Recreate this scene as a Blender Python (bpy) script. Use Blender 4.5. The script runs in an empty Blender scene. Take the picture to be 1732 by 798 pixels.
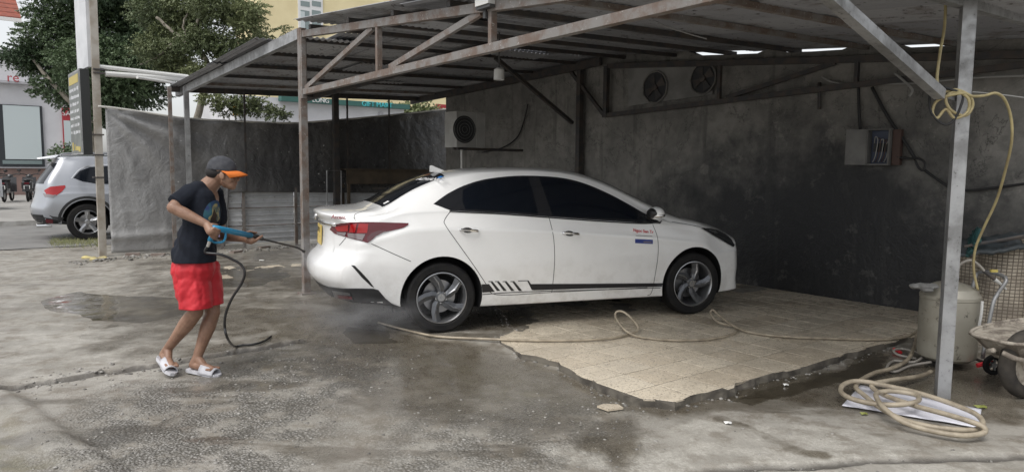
import bpy, bmesh, math, random
import numpy as np
from mathutils import Vector, Matrix, noise
from mathutils.bvhtree import BVHTree

random.seed(7); RNG = np.random.default_rng(7)
scene = bpy.context.scene
COL = scene.collection

# ------------------------------------------------------------------ camera
IW, IH, FPX = 1732.0, 798.0, 1193.25
PITCH, ROLL, CAMZ = 0.094, 0.009, 1.439
_f = Vector((0, math.cos(PITCH), -math.sin(PITCH)))
_u0 = Vector((0, math.sin(PITCH), math.cos(PITCH)))
_r0 = Vector((1, 0, 0))
CR = _r0 * math.cos(ROLL) + _u0 * math.sin(ROLL)
CU = _u0 * math.cos(ROLL) - _r0 * math.sin(ROLL)
CAM = Vector((0, 0, CAMZ))
cd = bpy.data.cameras.new('camera')
cam = bpy.data.objects.new('camera', cd); COL.objects.link(cam)
cam.matrix_world = Matrix(((CR.x, CU.x, -_f.x, 0), (CR.y, CU.y, -_f.y, 0), (CR.z, CU.z, -_f.z, CAMZ), (0, 0, 0, 1)))
cd.sensor_width = 36.0; cd.lens = FPX / IW * 36.0; cd.clip_start = 0.05; cd.clip_end = 600
scene.camera = cam

# ------------------------------------------------------------------ sky, sun, exposure
SUN_EL, SUN_AZ = math.radians(58), math.radians(215)     # azimuth clockwise from +Y: behind the camera, to its left
wd = bpy.data.worlds.new('World'); scene.world = wd; wd.use_nodes = True
nt = wd.node_tree; nt.nodes.clear()
sky = nt.nodes.new('ShaderNodeTexSky'); sky.sky_type = 'NISHITA'; sky.sun_disc = False
sky.sun_elevation = SUN_EL; sky.sun_rotation = SUN_AZ
sky.air_density = 1.0; sky.dust_density = 2.0; sky.ozone_density = 1.0
hs = nt.nodes.new('ShaderNodeHueSaturation'); hs.inputs['Saturation'].default_value = 0.16
bg = nt.nodes.new('ShaderNodeBackground'); bg.inputs['Strength'].default_value = 0.135
ow = nt.nodes.new('ShaderNodeOutputWorld')
nt.links.new(sky.outputs[0], hs.inputs['Color']); nt.links.new(hs.outputs[0], bg.inputs[0]); nt.links.new(bg.outputs[0], ow.inputs[0])
sl = bpy.data.lights.new('sun', 'SUN'); sl.energy = 1.4; sl.angle = math.radians(40); sl.color = (1.0, 0.965, 0.92)
sun = bpy.data.objects.new('sun', sl); COL.objects.link(sun)
_sd = Vector((math.sin(SUN_AZ) * math.cos(SUN_EL), math.cos(SUN_AZ) * math.cos(SUN_EL), math.sin(SUN_EL)))
sun.rotation_euler = _sd.to_track_quat('Z', 'Y').to_euler(); sun.location = (0, 0, 30)
vs = scene.view_settings; vs.view_transform = 'Standard'; vs.look = 'None'; vs.exposure = 0.55; vs.gamma = 1.0; vs.use_curve_mapping = False

scene.cycles.volume_bounces = 4
# ------------------------------------------------------------------ photo pixel -> place
def ray(px, py): return _f + CR * ((px - IW / 2) / FPX) - CU * ((py - IH / 2) / FPX)
def G(px, py, z=0.0):
    d = ray(px, py); return CAM + d * ((z - CAMZ) / d.z)
def D(px, py, y):
    d = ray(px, py); return CAM + d * (y / d.y)
def px_of(p):
    d = Vector(p) - CAM; w = d.dot(_f); return IW / 2 + FPX * d.dot(CR) / w, IH / 2 - FPX * d.dot(CU) / w
YA = -0.912                                   # heading of the yard's tile grid, shed and wall
UX = Vector((math.cos(YA), math.sin(YA), 0)); VX = Vector((-math.sin(YA), math.cos(YA), 0))
def W(u, v, z=0.0): return UX * u + VX * v + Vector((0, 0, z))
def uv(p): return p.x * UX.x + p.y * UX.y, p.x * VX.x + p.y * VX.y
def onU(px, py, u0):                          # on the vertical plane u = u0
    d = ray(px, py); return CAM + d * ((u0 - CAM.dot(UX)) / d.dot(UX))
def onV(px, py, v0):
    d = ray(px, py); return CAM + d * ((v0 - CAM.dot(VX)) / d.dot(VX))

# ------------------------------------------------------------------ materials
def lin(c):
    if isinstance(c, str):
        c = [int(c[i:i + 2], 16) / 255 for i in (0, 2, 4)]
        return tuple(x / 12.92 if x <= .04045 else ((x + .055) / 1.055) ** 2.4 for x in c) + (1,)
    return tuple(c) + (1,)
M = {}
class NT:
    def __init__(s, name):
        m = bpy.data.materials.new(name); m.use_nodes = True; s.m = m; s.t = m.node_tree
        s.b = s.t.nodes['Principled BSDF']; M[name] = m
        s.co = s.n('ShaderNodeTexCoord').outputs['Object']
    def n(s, k, **kw):
        x = s.t.nodes.new(k)
        for a, b in kw.items(): setattr(x, a, b)
        return x
    def l(s, a, b): s.t.links.new(a, b)
    def noise(s, scale, detail=6, rough=.55, vec=None, dist=0.0):
        x = s.n('ShaderNodeTexNoise'); x.inputs['Scale'].default_value = scale; x.inputs['Detail'].default_value = detail
        x.inputs['Roughness'].default_value = rough; x.inputs['Distortion'].default_value = dist
        s.l(vec if vec else s.co, x.inputs['Vector']); return x.outputs['Fac']
    def voro(s, scale, feature='F1', out='Distance', vec=None):
        x = s.n('ShaderNodeTexVoronoi'); x.feature = feature; x.inputs['Scale'].default_value = scale
        s.l(vec if vec else s.co, x.inputs['Vector']); return x.outputs[out]
    def ramp(s, fac, *stops):
        x = s.n('ShaderNodeValToRGB'); e = x.color_ramp.elements
        while len(e) < len(stops): e.new(.5)
        for i, (p, c) in enumerate(stops):
            e[i].position = p; e[i].color = lin(c) if not isinstance(c, (int, float)) else (c, c, c, 1)
        s.l(fac, x.inputs[0]); return x.outputs[0]
    def mix(s, fac, a, b, mode='MIX'):
        x = s.n('ShaderNodeMix', data_type='RGBA', blend_type=mode); x.clamp_factor = True
        for i, v in ((0, fac), (6, a), (7, b)):
            if isinstance(v, (int, float)): x.inputs[i].default_value = v if i == 0 else (v, v, v, 1)
            elif isinstance(v, (tuple, str)): x.inputs[i].default_value = lin(v) if isinstance(v, str) or len(v) == 3 else v
            else: s.l(v, x.inputs[i])
        return x.outputs[2]
    def math(s, op, a, b=0.0, c=0.0, clamp=False):
        x = s.n('ShaderNodeMath', operation=op); x.use_clamp = clamp
        for i, v in enumerate((a, b, c)):
            if isinstance(v, (int, float)): x.inputs[i].default_value = v
            else: s.l(v, x.inputs[i])
        return x.outputs[0]
    def mapr(s, v, a, b, c=0.0, d=1.0):
        x = s.n('ShaderNodeMapRange'); x.interpolation_type = 'SMOOTHSTEP'
        s.l(v, x.inputs[0])
        for i, q in enumerate((a, b, c, d)): x.inputs[i + 1].default_value = q
        return x.outputs[0]
    def attr(s, name): 
        x = s.n('ShaderNodeAttribute'); x.attribute_name = name; return x.outputs['Fac']
    def sep(s, vec=None):
        x = s.n('ShaderNodeSeparateXYZ'); s.l(vec if vec else s.co, x.inputs[0]); return x.outputs
    def stretch(s, sc):
        x = s.n('ShaderNodeMapping'); x.inputs['Scale'].default_value = sc; s.l(s.co, x.inputs[0]); return x.outputs[0]
    def bump(s, h, strength=.3, dist=.01, prev=None):
        x = s.n('ShaderNodeBump'); x.inputs['Strength'].default_value = strength; x.inputs['Distance'].default_value = dist
        s.l(h, x.inputs['Height'])
        if prev: s.l(prev, x.inputs['Normal'])
        return x.outputs[0]
    def set(s, **kw):
        names = dict(col='Base Color', rough='Roughness', metal='Metallic', nrm='Normal', coat='Coat Weight', crough='Coat Roughness', cnrm='Coat Normal', alpha='Alpha', trans='Transmission Weight', ior='IOR', emit='Emission Color', estr='Emission Strength', spec='Specular IOR Level')
        for k, v in kw.items():
            i = s.b.inputs[names[k]]
            if isinstance(v, (int, float)): i.default_value = v
            elif isinstance(v, (tuple, str)): i.default_value = lin(v) if isinstance(v, str) or len(v) == 3 else v
            else: s.l(v, i)
        return s.m
def pm(name, col, rough=.6, metal=0.0, col2=None, ns=8.0, lo=.35, hi=.65, bump=0.0, bs=40.0, coat=0.0, spec=None, rvar=0.0):
    n = NT(name)
    c = n.mix(n.mapr(n.noise(ns), lo, hi), col, col2) if col2 else col
    n.set(col=c, metal=metal, coat=coat)
    n.set(rough=n.mapr(n.noise(ns * 1.7), .3, .7, rough - rvar, rough + rvar) if rvar else rough)
    if spec is not None: n.set(spec=spec)
    if bump: n.set(nrm=n.bump(n.noise(bs), bump, .01))
    return n.m

# ------------------------------------------------------------------ mesh helpers
BASE = {}
class MB:
    def __init__(s): s.v = []; s.f = []; s.mi = []; s.cur = 0
    def add(s, vs, fs):
        o = len(s.v); s.v += [Vector(p) for p in vs]
        for f in fs: s.f.append(tuple(i + o for i in f)); s.mi.append(s.cur)
    def hexa(s, c):        # 8 corners: bottom 4 (ccw), top 4
        s.add(c, [(3, 2, 1, 0), (4, 5, 6, 7), (0, 1, 5, 4), (1, 2, 6, 5), (2, 3, 7, 6), (3, 0, 4, 7)])
    def box(s, c, sx, sy, sz, ax=Vector((1, 0, 0)), ay=Vector((0, 1, 0)), az=Vector((0, 0, 1))):
        c = Vector(c); a, b, d = ax * (sx / 2), ay * (sy / 2), az * (sz / 2)
        s.hexa([c - a - b - d, c + a - b - d, c + a + b - d, c - a + b - d, c - a - b + d, c + a - b + d, c + a + b + d, c - a + b + d])
    def bar(s, p, q, w, h=None, upv=Vector((0, 0, 1))):     # rectangular bar from p to q
        p, q = Vector(p), Vector(q); h = h or w; t = (q - p).normalized()
        if abs(t.dot(upv)) > .98: upv = UX
        sd = t.cross(upv).normalized(); up = sd.cross(t).normalized()
        a, b = sd * (w / 2), up * (h / 2)
        s.hexa([p - a - b, p + a - b, q + a - b, q - a - b, p - a + b, p + a + b, q + a + b, q - a + b])
    def tube(s, pts, r, n=8, cap=True, closed=False):
        pts = [Vector(p) for p in pts]; k = len(pts); rs = r if isinstance(r, (list, tuple)) else [r] * k
        t0 = (pts[1] - pts[0]).normalized(); a = t0.orthogonal().normalized()
        rings = []; prev = t0
        for i, p in enumerate(pts):
            if closed: t = (pts[(i + 1) % k] - pts[i - 1]).normalized()
            else: t = (pts[min(i + 1, k - 1)] - pts[max(i - 1, 0)]).normalized()
            a = prev.rotation_difference(t) @ a; a = (a - t * a.dot(t)).normalized(); prev = t; b = t.cross(a)
            rings.append([p + (a * math.cos(j * 2 * math.pi / n) + b * math.sin(j * 2 * math.pi / n)) * rs[i] for j in range(n)])
        vs = [q for rg in rings for q in rg]; fs = []
        for i in range(k if closed else k - 1):
            for j in range(n):
                i2 = (i + 1) % k
                fs.append((i * n + j, i * n + (j + 1) % n, i2 * n + (j + 1) % n, i2 * n + j))
        if cap and not closed: fs += [tuple(range(n))[::-1], tuple(range((k - 1) * n, k * n))]
        s.add(vs, fs)
    def lathe(s, prof, n=32, c=Vector((0, 0, 0)), ax=Vector((0, 0, 1)), closed=False):   # prof: (r, h) along ax
        ax = ax.normalized(); a = ax.orthogonal().normalized(); b = ax.cross(a); k = len(prof)
        vs = [c + ax * h + (a * math.cos(j * 2 * math.pi / n) + b * math.sin(j * 2 * math.pi / n)) * r for r, h in prof for j in range(n)]
        fs = [(i * n + j, i * n + (j + 1) % n, ((i + 1) % k) * n + (j + 1) % n, ((i + 1) % k) * n + j) for i in range(k if closed else k - 1) for j in range(n)]
        s.add(vs, fs)
    def prism(s, poly, off):      # planar 3D polygon extruded by vector off
        n = len(poly); off = Vector(off); poly = [Vector(p) for p in poly]
        s.add(poly + [p + off for p in poly], [tuple(range(n))[::-1], tuple(range(n, 2 * n))] + [(i, (i + 1) % n, n + (i + 1) % n, n + i) for i in range(n)])
    def ball(s, c, rx, ry=None, rz=None, seg=16, rings=10, rot=None):
        ry = ry or rx; rz = rz or rx; c = Vector(c); vs = []; fs = []
        for i in range(rings + 1):
            th = math.pi * i / rings
            for j in range(seg):
                ph = 2 * math.pi * j / seg
                q = Vector((rx * math.sin(th) * math.cos(ph), ry * math.sin(th) * math.sin(ph), rz * math.cos(th)))
                vs.append(c + (rot @ q if rot else q))
        for i in range(rings):
            for j in range(seg): fs.append((i * seg + j, (i + 1) * seg + j, (i + 1) * seg + (j + 1) % seg, i * seg + (j + 1) % seg))
        s.add(vs, fs)
    def cone(s, p, q, r1, r2, n=12):      # round cone
        s.tube([p, q], [r1, r2], n); s.ball(p, r1, seg=n, rings=8); s.ball(q, r2, seg=n, rings=8)
    def mesh(s, name, off=Vector((0, 0, 0)), smooth=False):
        me = bpy.data.meshes.new(name); me.from_pydata([tuple(p - off) for p in s.v], [], s.f); me.update()
        if smooth: me.shade_smooth()
        return me
def link(name, me, mats, parent=None, loc=None):
    o = bpy.data.objects.new(name, me); COL.objects.link(o)
    for m in (mats if isinstance(mats, (list, tuple)) else [mats]): me.materials.append(M[m] if isinstance(m, str) else m)
    if parent: o.parent = parent
    if loc is not None: o.location = loc
    return o
def autosmooth(me, ang=35):
    me.shade_smooth()
    bm = bmesh.new(); bm.from_mesh(me); a = math.radians(ang)
    for e in bm.edges: e.smooth = not (len(e.link_faces) == 2 and e.calc_face_angle(0) > a)
    bm.to_mesh(me); bm.free()
def obj(name, mb, mats, parent=None, smooth=False, local=False, auto=None):
    """one mesh object; vertices are world coordinates unless local"""
    base = Vector((0, 0, 0))
    if not local and parent: base = BASE.get(parent, Vector((0, 0, 0)))
    if not local and parent is None:
        xs = [p.x for p in mb.v]; ys = [p.y for p in mb.v]; zs = [p.z for p in mb.v]
        base = Vector(((min(xs) + max(xs)) / 2, (min(ys) + max(ys)) / 2, min(zs)))
    me = mb.mesh(name, base, smooth)
    if auto: autosmooth(me, auto)
    o = link(name, me, mats, parent)
    if any(mb.mi): me.polygons.foreach_set('material_index', mb.mi)
    if parent is None and not local: o.location = base
    BASE[o] = base
    return o
def thing(name, loc, label, cat, group=None, rz=0.0):
    o = bpy.data.objects.new(name, None); COL.objects.link(o); o.location = loc; o.rotation_euler = (0, 0, rz)
    o.empty_display_size = .1; BASE[o] = Vector(loc); return tag(o, label, cat, group)
def tag(o, label=None, cat=None, group=None, kind=None):
    for k, v in (('label', label), ('category', cat), ('group', group), ('kind', kind)):
        if v: o[k] = v
    return o
def copy_tree(o, parent=None):
    c = o.copy(); COL.objects.link(c); c.parent = parent
    for ch in list(o.children): copy_tree(ch, c)
    return c
def spline(pts, n=8, closed=False):
    pts = [Vector(p) for p in pts]; k = len(pts); out = []
    for i in range(k if closed else k - 1):
        g = (lambda j: pts[j % k]) if closed else (lambda j: pts[max(0, min(k - 1, j))])
        a, b, c, d = g(i - 1), g(i), g(i + 1), g(i + 2)
        for j in range(n):
            t = j / n
            out.append(.5 * ((2 * b) + (c - a) * t + (2 * a - 5 * b + 4 * c - d) * t * t + (3 * b - a - 3 * c + d) * t ** 3))
    if not closed: out.append(pts[-1])
    return out
def spline2(pts, n=6, closed=True): return [(p.x, p.y) for p in spline([Vector((a, b, 0)) for a, b in pts], n, closed)]
def remesh(mb, name, voxel, smooth_it=6, smooth_f=.5, disp=None):
    """one continuous surface round overlapping shapes"""
    me = mb.mesh(name); o = bpy.data.objects.new(name, me); COL.objects.link(o)
    r = o.modifiers.new('r', 'REMESH'); r.mode = 'VOXEL'; r.voxel_size = voxel; r.use_smooth_shade = True
    s = o.modifiers.new('s', 'SMOOTH'); s.iterations = smooth_it; s.factor = smooth_f
    dg = bpy.context.evaluated_depsgraph_get()
    m2 = bpy.data.meshes.new_from_object(o.evaluated_get(dg)); bpy.data.objects.remove(o); bpy.data.meshes.remove(me)
    m2.name = name
    if disp:
        m2.update()
        dat = [(v.co.copy(), v.normal.copy()) for v in m2.vertices]
        m2.vertices.foreach_set('co', [x for c_, n_ in dat for x in c_ + n_ * disp(c_)])
        m2.update()
    m2.shade_smooth(); return m2
def cut(me, co, no, fill=True):        # drop what lies on the side the normal points to
    bm = bmesh.new(); bm.from_mesh(me)
    r = bmesh.ops.bisect_plane(bm, geom=bm.verts[:] + bm.edges[:] + bm.faces[:], plane_co=co, plane_no=no, clear_outer=True)
    if fill:
        ed = [e for e in r['geom_cut'] if isinstance(e, bmesh.types.BMEdge)]
        bmesh.ops.holes_fill(bm, edges=ed)
    bm.to_mesh(me); bm.free(); me.update()
def rebase(me, off): me.transform(Matrix.Translation(-Vector(off)))
def textmesh(s, size, depth=.002):
    c = bpy.data.curves.new('t', 'FONT'); c.body = s; c.size = size; c.extrude = depth; c.align_x = 'CENTER'; c.align_y = 'CENTER'; c.resolution_u = 3
    o = bpy.data.objects.new('t', c); COL.objects.link(o)
    dg = bpy.context.evaluated_depsgraph_get(); me = bpy.data.meshes.new_from_object(o.evaluated_get(dg))
    bpy.data.objects.remove(o); return me
def text_on(name, s, size, mat, parent, c, ax, ay, depth=.002, squash=1.0):
    """lettering at c, reading along ax, upright along ay (world, or the parent's own frame when the parent is turned)"""
    me = textmesh(s, size, depth); ax = Vector(ax).normalized(); ay = Vector(ay).normalized(); az = ax.cross(ay)
    me.transform(Matrix(((ax.x * squash, ay.x, az.x, 0), (ax.y * squash, ay.y, az.y, 0), (ax.z * squash, ay.z, az.z, 0), (0, 0, 0, 1))))
    me.transform(Matrix.Translation(Vector(c) - BASE.get(parent, Vector((0, 0, 0)))))
    return link(name, me, mat, parent)
def fbm(x, y, s=1.0, o=4):
    v = 0; a = .5
    for i in range(o):
        v += a * noise.noise((x * s, y * s, 3.7 + i)); s *= 2.1; a *= .5
    return v
def sstep(a, b, x):
    t = max(0.0, min(1.0, (x - a) / (b - a))); return t * t * (3 - 2 * t)
# ------------------------------------------------------------------ ground of the yard
_tab = RNG.random((256, 256))
def vn(x, y, s):
    x = np.asarray(x) * s; y = np.asarray(y) * s; xi = np.floor(x).astype(int); yi = np.floor(y).astype(int); fx = x - xi; fy = y - yi
    fx = fx * fx * (3 - 2 * fx); fy = fy * fy * (3 - 2 * fy); g = lambda a, b: _tab[a & 255, b & 255]
    return (g(xi, yi) * (1 - fx) + g(xi + 1, yi) * fx) * (1 - fy) + (g(xi, yi + 1) * (1 - fx) + g(xi + 1, yi + 1) * fx) * fy
def fb(x, y, s, o=4):
    v = 0; a = .5; t = 0
    for i in range(o): v = v + a * vn(x + 17.3 * i, y - 9.1 * i, s); t += a; s *= 2.03; a *= .5
    return v / t
def ss(a, b, x):
    t = np.clip((x - a) / (b - a), 0, 1); return t * t * (3 - 2 * t)
def polymask(X, Y, poly, soft):
    """1 inside the outline, fading over `soft` metres outside"""
    P = np.array(poly); n = len(P); ins = np.zeros(X.shape, bool); d = np.full(X.shape, 1e9)
    for i in range(n):
        x1, y1 = P[i]; x2, y2 = P[(i + 1) % n]
        c = ((y1 > Y) != (y2 > Y)) & (X < (x2 - x1) * (Y - y1) / (y2 - y1 + 1e-12) + x1); ins ^= c
        ex, ey = x2 - x1, y2 - y1; t = np.clip(((X - x1) * ex + (Y - y1) * ey) / (ex * ex + ey * ey + 1e-12), 0, 1)
        d = np.minimum(d, np.hypot(X - x1 - t * ex, Y - y1 - t * ey))
    sd = np.where(ins, -d, d); return 1 - ss(-soft, soft, sd)
def linemask(X, Y, pts, w):
    d = np.full(X.shape, 1e9)
    for (x1, y1), (x2, y2) in zip(pts, pts[1:]):
        ex, ey = x2 - x1, y2 - y1; t = np.clip(((X - x1) * ex + (Y - y1) * ey) / (ex * ex + ey * ey + 1e-12), 0, 1)
        d = np.minimum(d, np.hypot(X - x1 - t * ex, Y - y1 - t * ey))
    return 1 - ss(w * .4, w, d)
YZ = -0.055
def gp(*pts): return [tuple(G(a, b, YZ))[:2] for a, b in pts]
def yard_z(X, Y):
    u = X * UX.x + Y * UX.y; v = X * VX.x + Y * VX.y
    up = 1.35 * ss(-4.0, -5.0, u) * ss(1.0, 2.6, v)
    fade = 1 - ss(-12.5, -14.5, u)
    z = YZ + .038 * up * fade + fade * (.016 * (fb(X, Y, 1.3, 4) - .5) + .008 * (fb(X + 40, Y, 6, 3) - .5))
    z += .028 * linemask(X, Y, KERBJ, .13) * fade
    cr = linemask(X + .05 * (fb(X, Y, 5, 2) - .5), Y + .09 * (fb(X + 9, Y, 6, 3) - .5), CRACK1, .034); z -= .034 * cr
    z += .016 * polymask(X, Y + .06 * (fb(X + 9, Y, 6, 3) - .5), ABOVE1, .02)
    cr2 = linemask(X, Y + .05 * (fb(X + 3, Y, 7, 3) - .5), CRACK2, .05); z -= .022 * cr2
    return z
CRACK1 = gp((-60, 672), (0, 662), (60, 652), (110, 643), (160, 634), (205, 629), (250, 622), (300, 614), (350, 606), (430, 597), (520, 585))
ABOVE1 = CRACK1[:] + gp((560, 545), (300, 540), (-60, 590))
CRACK2 = gp((1180, 797), (1280, 790), (1360, 789), (1420, 783), (1450, 777), (1560, 778), (1640, 774), (1732, 771), (1800, 772))
KERBJ = gp((-40, 655), (20, 690), (60, 722), (100, 752), (150, 790), (190, 825))
def grid_axis(lo, hi, f0, f1, step, grow):
    a = [f0]; s = step
    while a[-1] > lo: s *= grow; a.append(a[-1] - s)
    mid = list(np.arange(f0 + step, f1, step)); b = [f1]; s = step
    while b[-1] < hi: s *= grow; b.append(b[-1] + s)
    return np.array(a[::-1] + mid + b)
gx = grid_axis(-170, 120, -5.2, 4.6, .026, 1.09)
ys = [-40, -20, -10, -4, -1, .4]; y = .6
while y < 170:
    ys.append(y); y += max(.02, .0072 * y) if y < 9 else .03 * y
gy = np.array(ys)
GX, GY = np.meshgrid(gx, gy); GZ = yard_z(GX, GY)
nx, ny = len(gx), len(gy)
co = np.stack([GX, GY, GZ], -1).reshape(-1, 3)
i0 = (np.arange(ny - 1)[:, None] * nx + np.arange(nx - 1)[None, :]).ravel()
quads = np.stack([i0, i0 + 1, i0 + nx + 1, i0 + nx], 1)
def npmesh(name, co, quads, smooth=True):
    me = bpy.data.meshes.new(name); me.vertices.add(len(co)); me.vertices.foreach_set('co', np.ascontiguousarray(co, dtype=np.float32).ravel())
    k = quads.shape[1]; me.loops.add(quads.size); me.loops.foreach_set('vertex_index', quads.ravel().astype(np.int32)); me.polygons.add(len(quads))
    me.polygons.foreach_set('loop_start', np.arange(0, quads.size, k, dtype=np.int32)); me.polygons.foreach_set('loop_total', np.full(len(quads), k, np.int32))
    me.update(calc_edges=True)
    if smooth: me.shade_smooth()
    return me
gme = npmesh('ground', co, quads)
def put_attr(me, name, arr):
    a = me.attributes.new(name, 'FLOAT', 'POINT'); a.data.foreach_set('value', np.ascontiguousarray(arr, dtype=np.float32).ravel())
jx = GX + .5 * (fb(GX, GY, .9, 4) - .5); jy = GY + .7 * (fb(GX + 31, GY, .9, 4) - .5)
pmk = lambda pts, soft: polymask(jx, jy, gp(*pts), soft)
lx = GX + .22 * (fb(GX, GY, 1.6, 5) - .5); ly = GY + .22 * (fb(GX + 31, GY, 1.6, 5) - .5); lmk = lambda pts, soft: polymask(lx, ly, gp(*pts), soft)
gravel = np.maximum(pmk([(190, 650), (330, 640), (480, 600), (620, 592), (720, 610), (720, 650), (600, 690), (560, 760), (520, 830), (80, 830), (130, 740)], .30),
                    .8 * pmk([(700, 690), (900, 670), (1040, 700), (1060, 760), (960, 830), (620, 830)], .3))
wet = np.maximum.reduce([pmk([(540, 540), (700, 575), (880, 590), (1000, 640), (1110, 680), (1250, 655), (1500, 590), (1560, 620), (1760, 640), (1760, 735), (1420, 705), (1250, 690), (1120, 720), (1000, 700), (860, 660), (700, 640), (560, 600), (440, 570)], .28),
                         .9 * pmk([(975, 715), (1040, 712), (1085, 760), (1040, 790), (960, 775)], .15),
                         .75 * pmk([(250, 515), (420, 520), (560, 530), (560, 560), (420, 585), (300, 560)], .25),
                         .85 * pmk([(430, 470), (900, 480), (900, 570), (560, 560)], .5), .6 * pmk([(180, 445), (520, 425), (520, 470), (200, 470)], .6),
                         .55 * pmk([(180, 470), (560, 450), (640, 600), (520, 650), (300, 640), (120, 600), (150, 520)], .4), .8 * pmk([(520, 585), (800, 620), (1000, 690), (1010, 740), (900, 760), (700, 720), (520, 650)], .4), .35 * pmk([(250, 640), (700, 660), (900, 800), (200, 820)], .5),
                         .55 * linemask(lx, ly, gp((1230, 712), (1290, 742), (1340, 765), (1380, 770)), .09)])
puddle = np.maximum.reduce([pmk([(75, 505), (130, 492), (250, 500), (345, 512), (330, 530), (250, 545), (150, 543), (85, 530)], .05),
                            .9 * pmk([(300, 470), (420, 455), (500, 470), (420, 490), (310, 485)], .08),
                            .9 * pmk([(1130, 680), (1300, 648), (1480, 600), (1530, 610), (1420, 650), (1250, 700)], .12),
                            .8 * pmk([(560, 565), (640, 570), (700, 590), (620, 592)], .08)])
light = np.maximum.reduce([lmk([(1190, 712), (1260, 722), (1330, 716), (1420, 722), (1520, 748), (1660, 756), (1760, 764), (1760, 850), (1000, 850), (1040, 750)], .12),
                           pmk([(900, 770), (1000, 760), (1040, 790), (930, 800)], .15), .8 * pmk([(500, 770), (600, 765), (620, 790), (520, 800)], .18),
                           .55 * pmk([(-60, 540), (180, 545), (420, 585), (300, 640), (100, 680), (-60, 680)], .4), .45 * pmk([(-60, 440), (420, 445), (300, 500), (60, 560), (-60, 560)], .5), .38 * linemask(lx, ly, KERBJ, .10),  # left yard coloured paler than its dry tone, standing in for sky sheen
                           .5 * pmk([(-60, 430), (160, 430), (150, 470), (-60, 490)], .6)])
moss = pmk([(-80, 700), (20, 715), (110, 790), (130, 850), (-80, 850)], .15)
moss = np.maximum(moss, .7 * pmk([(720, 600), (900, 620), (960, 690), (800, 690)], .4))
crk = np.maximum(linemask(GX + .05 * (fb(GX, GY, 5, 2) - .5), GY + .09 * (fb(GX + 9, GY, 6, 3) - .5), CRACK1, .055), 1.0 * linemask(GX, GY + .05 * (fb(GX + 3, GY, 7, 3) - .5), CRACK2, .045))
for nm, a in (('gravel', gravel), ('wet', wet), ('puddle', puddle), ('light', light), ('moss', moss), ('crack', crk)): put_attr(gme, nm, a)
n = NT('yard_ground')
big = n.noise(1.1, 5, .6); mid = n.noise(6, 8, .65); fine = n.noise(55, 6, .7); grit = n.noise(160, 4, .7)
c = n.mix(n.mapr(big, .35, .65), (.265, .248, .216), (.365, .345, .308))
c = n.mix(n.mapr(mid, .42, .66), c, (.20, .178, .145))
c = n.mix(n.math('MULTIPLY', n.mapr(fine, .52, .7), .55), c, (.50, .48, .44))
vor = n.n('ShaderNodeTexVoronoi'); vor.inputs['Scale'].default_value = 62; n.l(n.co, vor.inputs['Vector'])
vor2 = n.n('ShaderNodeTexVoronoi'); vor2.inputs['Scale'].default_value = 120; n.l(n.co, vor2.inputs['Vector'])
peb = n.sep(vor.outputs['Color'])
pcol = n.mix(peb[0], (.14, .132, .118), (.40, .385, .36)); pcol = n.mix(n.mapr(vor.outputs['Distance'], .25, .6), pcol, (.125, .117, .10))
gr = n.math('MULTIPLY', n.attr('gravel'), n.mapr(n.noise(4.5, 6, .65), .36, .56))
c = n.mix(gr, c, pcol)
lt = n.math('ADD', n.attr('light'), n.math('MULTIPLY', n.math('SUBTRACT', n.noise(3.2, 9, .68), .5), 1.5)); lt = n.math('MULTIPLY', n.mapr(lt, .35, .75), n.mapr(n.attr('light'), .05, .3))
c = n.mix(n.math('MULTIPLY', n.math('MULTIPLY', lt, .85), n.mapr(n.noise(5, 10, .74), .42, .58, .18, 1)), c, n.mix(n.mapr(fine, .35, .65), (.53, .51, .465), (.38, .36, .315)))
ms = n.math('MULTIPLY', n.attr('moss'), n.mapr(n.noise(7, 6), .35, .6)); c = n.mix(n.math('MULTIPLY', ms, .7), c, (.15, .135, .075))
c = n.mix(n.math('MULTIPLY', n.attr('crack'), .8), c, (.05, .045, .04))
wt = n.math('ADD', n.attr('wet'), n.math('MULTIPLY', n.math('SUBTRACT', n.noise(2.6, 9, .66), .5), 1.3)); wt = n.math('MULTIPLY', n.mapr(wt, .3, .75), n.mapr(n.attr('wet'), .04, .25))
strk = n.noise(1.0, 8, .62, n.stretch((.7, 2.6, 1)))                        # thin films of water lying in streaks
film = n.math('MULTIPLY', n.mapr(strk, .52, .60), n.mapr(n.attr('light'), .12, .6, .75, .1)); wt = n.math('MAXIMUM', wt, film)
pd = n.math('ADD', n.attr('puddle'), n.math('MULTIPLY', n.math('SUBTRACT', n.noise(5, 5, .55), .5), .9)); pd = n.math('MULTIPLY', n.mapr(pd, .42, .58), n.mapr(n.attr('puddle'), .05, .2))
c = n.mix(n.math('MULTIPLY', wt, .78), c, n.mix(1.0, c, (.30, .262, .20), 'MULTIPLY'))
c = n.mix(n.math('MULTIPLY', pd, .8), c, n.mix(1.0, c, (.34, .31, .24), 'MULTIPLY'))
r = n.mapr(mid, .3, .7, .34, .62); r = n.mix(wt, r, n.mapr(fine, .35, .65, .20, .40)); r = n.mix(pd, r, n.mapr(n.noise(9, 4, .6), .4, .6, .05, .2))
h = n.math('ADD', n.math('MULTIPLY', mid, .7), n.math('MULTIPLY', fine, .35)); h = n.math('ADD', h, n.math('MULTIPLY', grit, .12))
h = n.math('SUBTRACT', h, n.math('MULTIPLY', n.math('MULTIPLY', vor.outputs['Distance'], gr), 1.1)); h = n.math('SUBTRACT', h, n.math('MULTIPLY', vor2.outputs['Distance'], .12))
bp = n.n('ShaderNodeBump'); bp.inputs['Distance'].default_value = .016; n.l(h, bp.inputs['Height'])
n.l(n.math('MULTIPLY', n.math('SUBTRACT', 1.0, pd), n.mapr(wt, 0, 1, .75, .42)), bp.inputs['Strength'])
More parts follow.
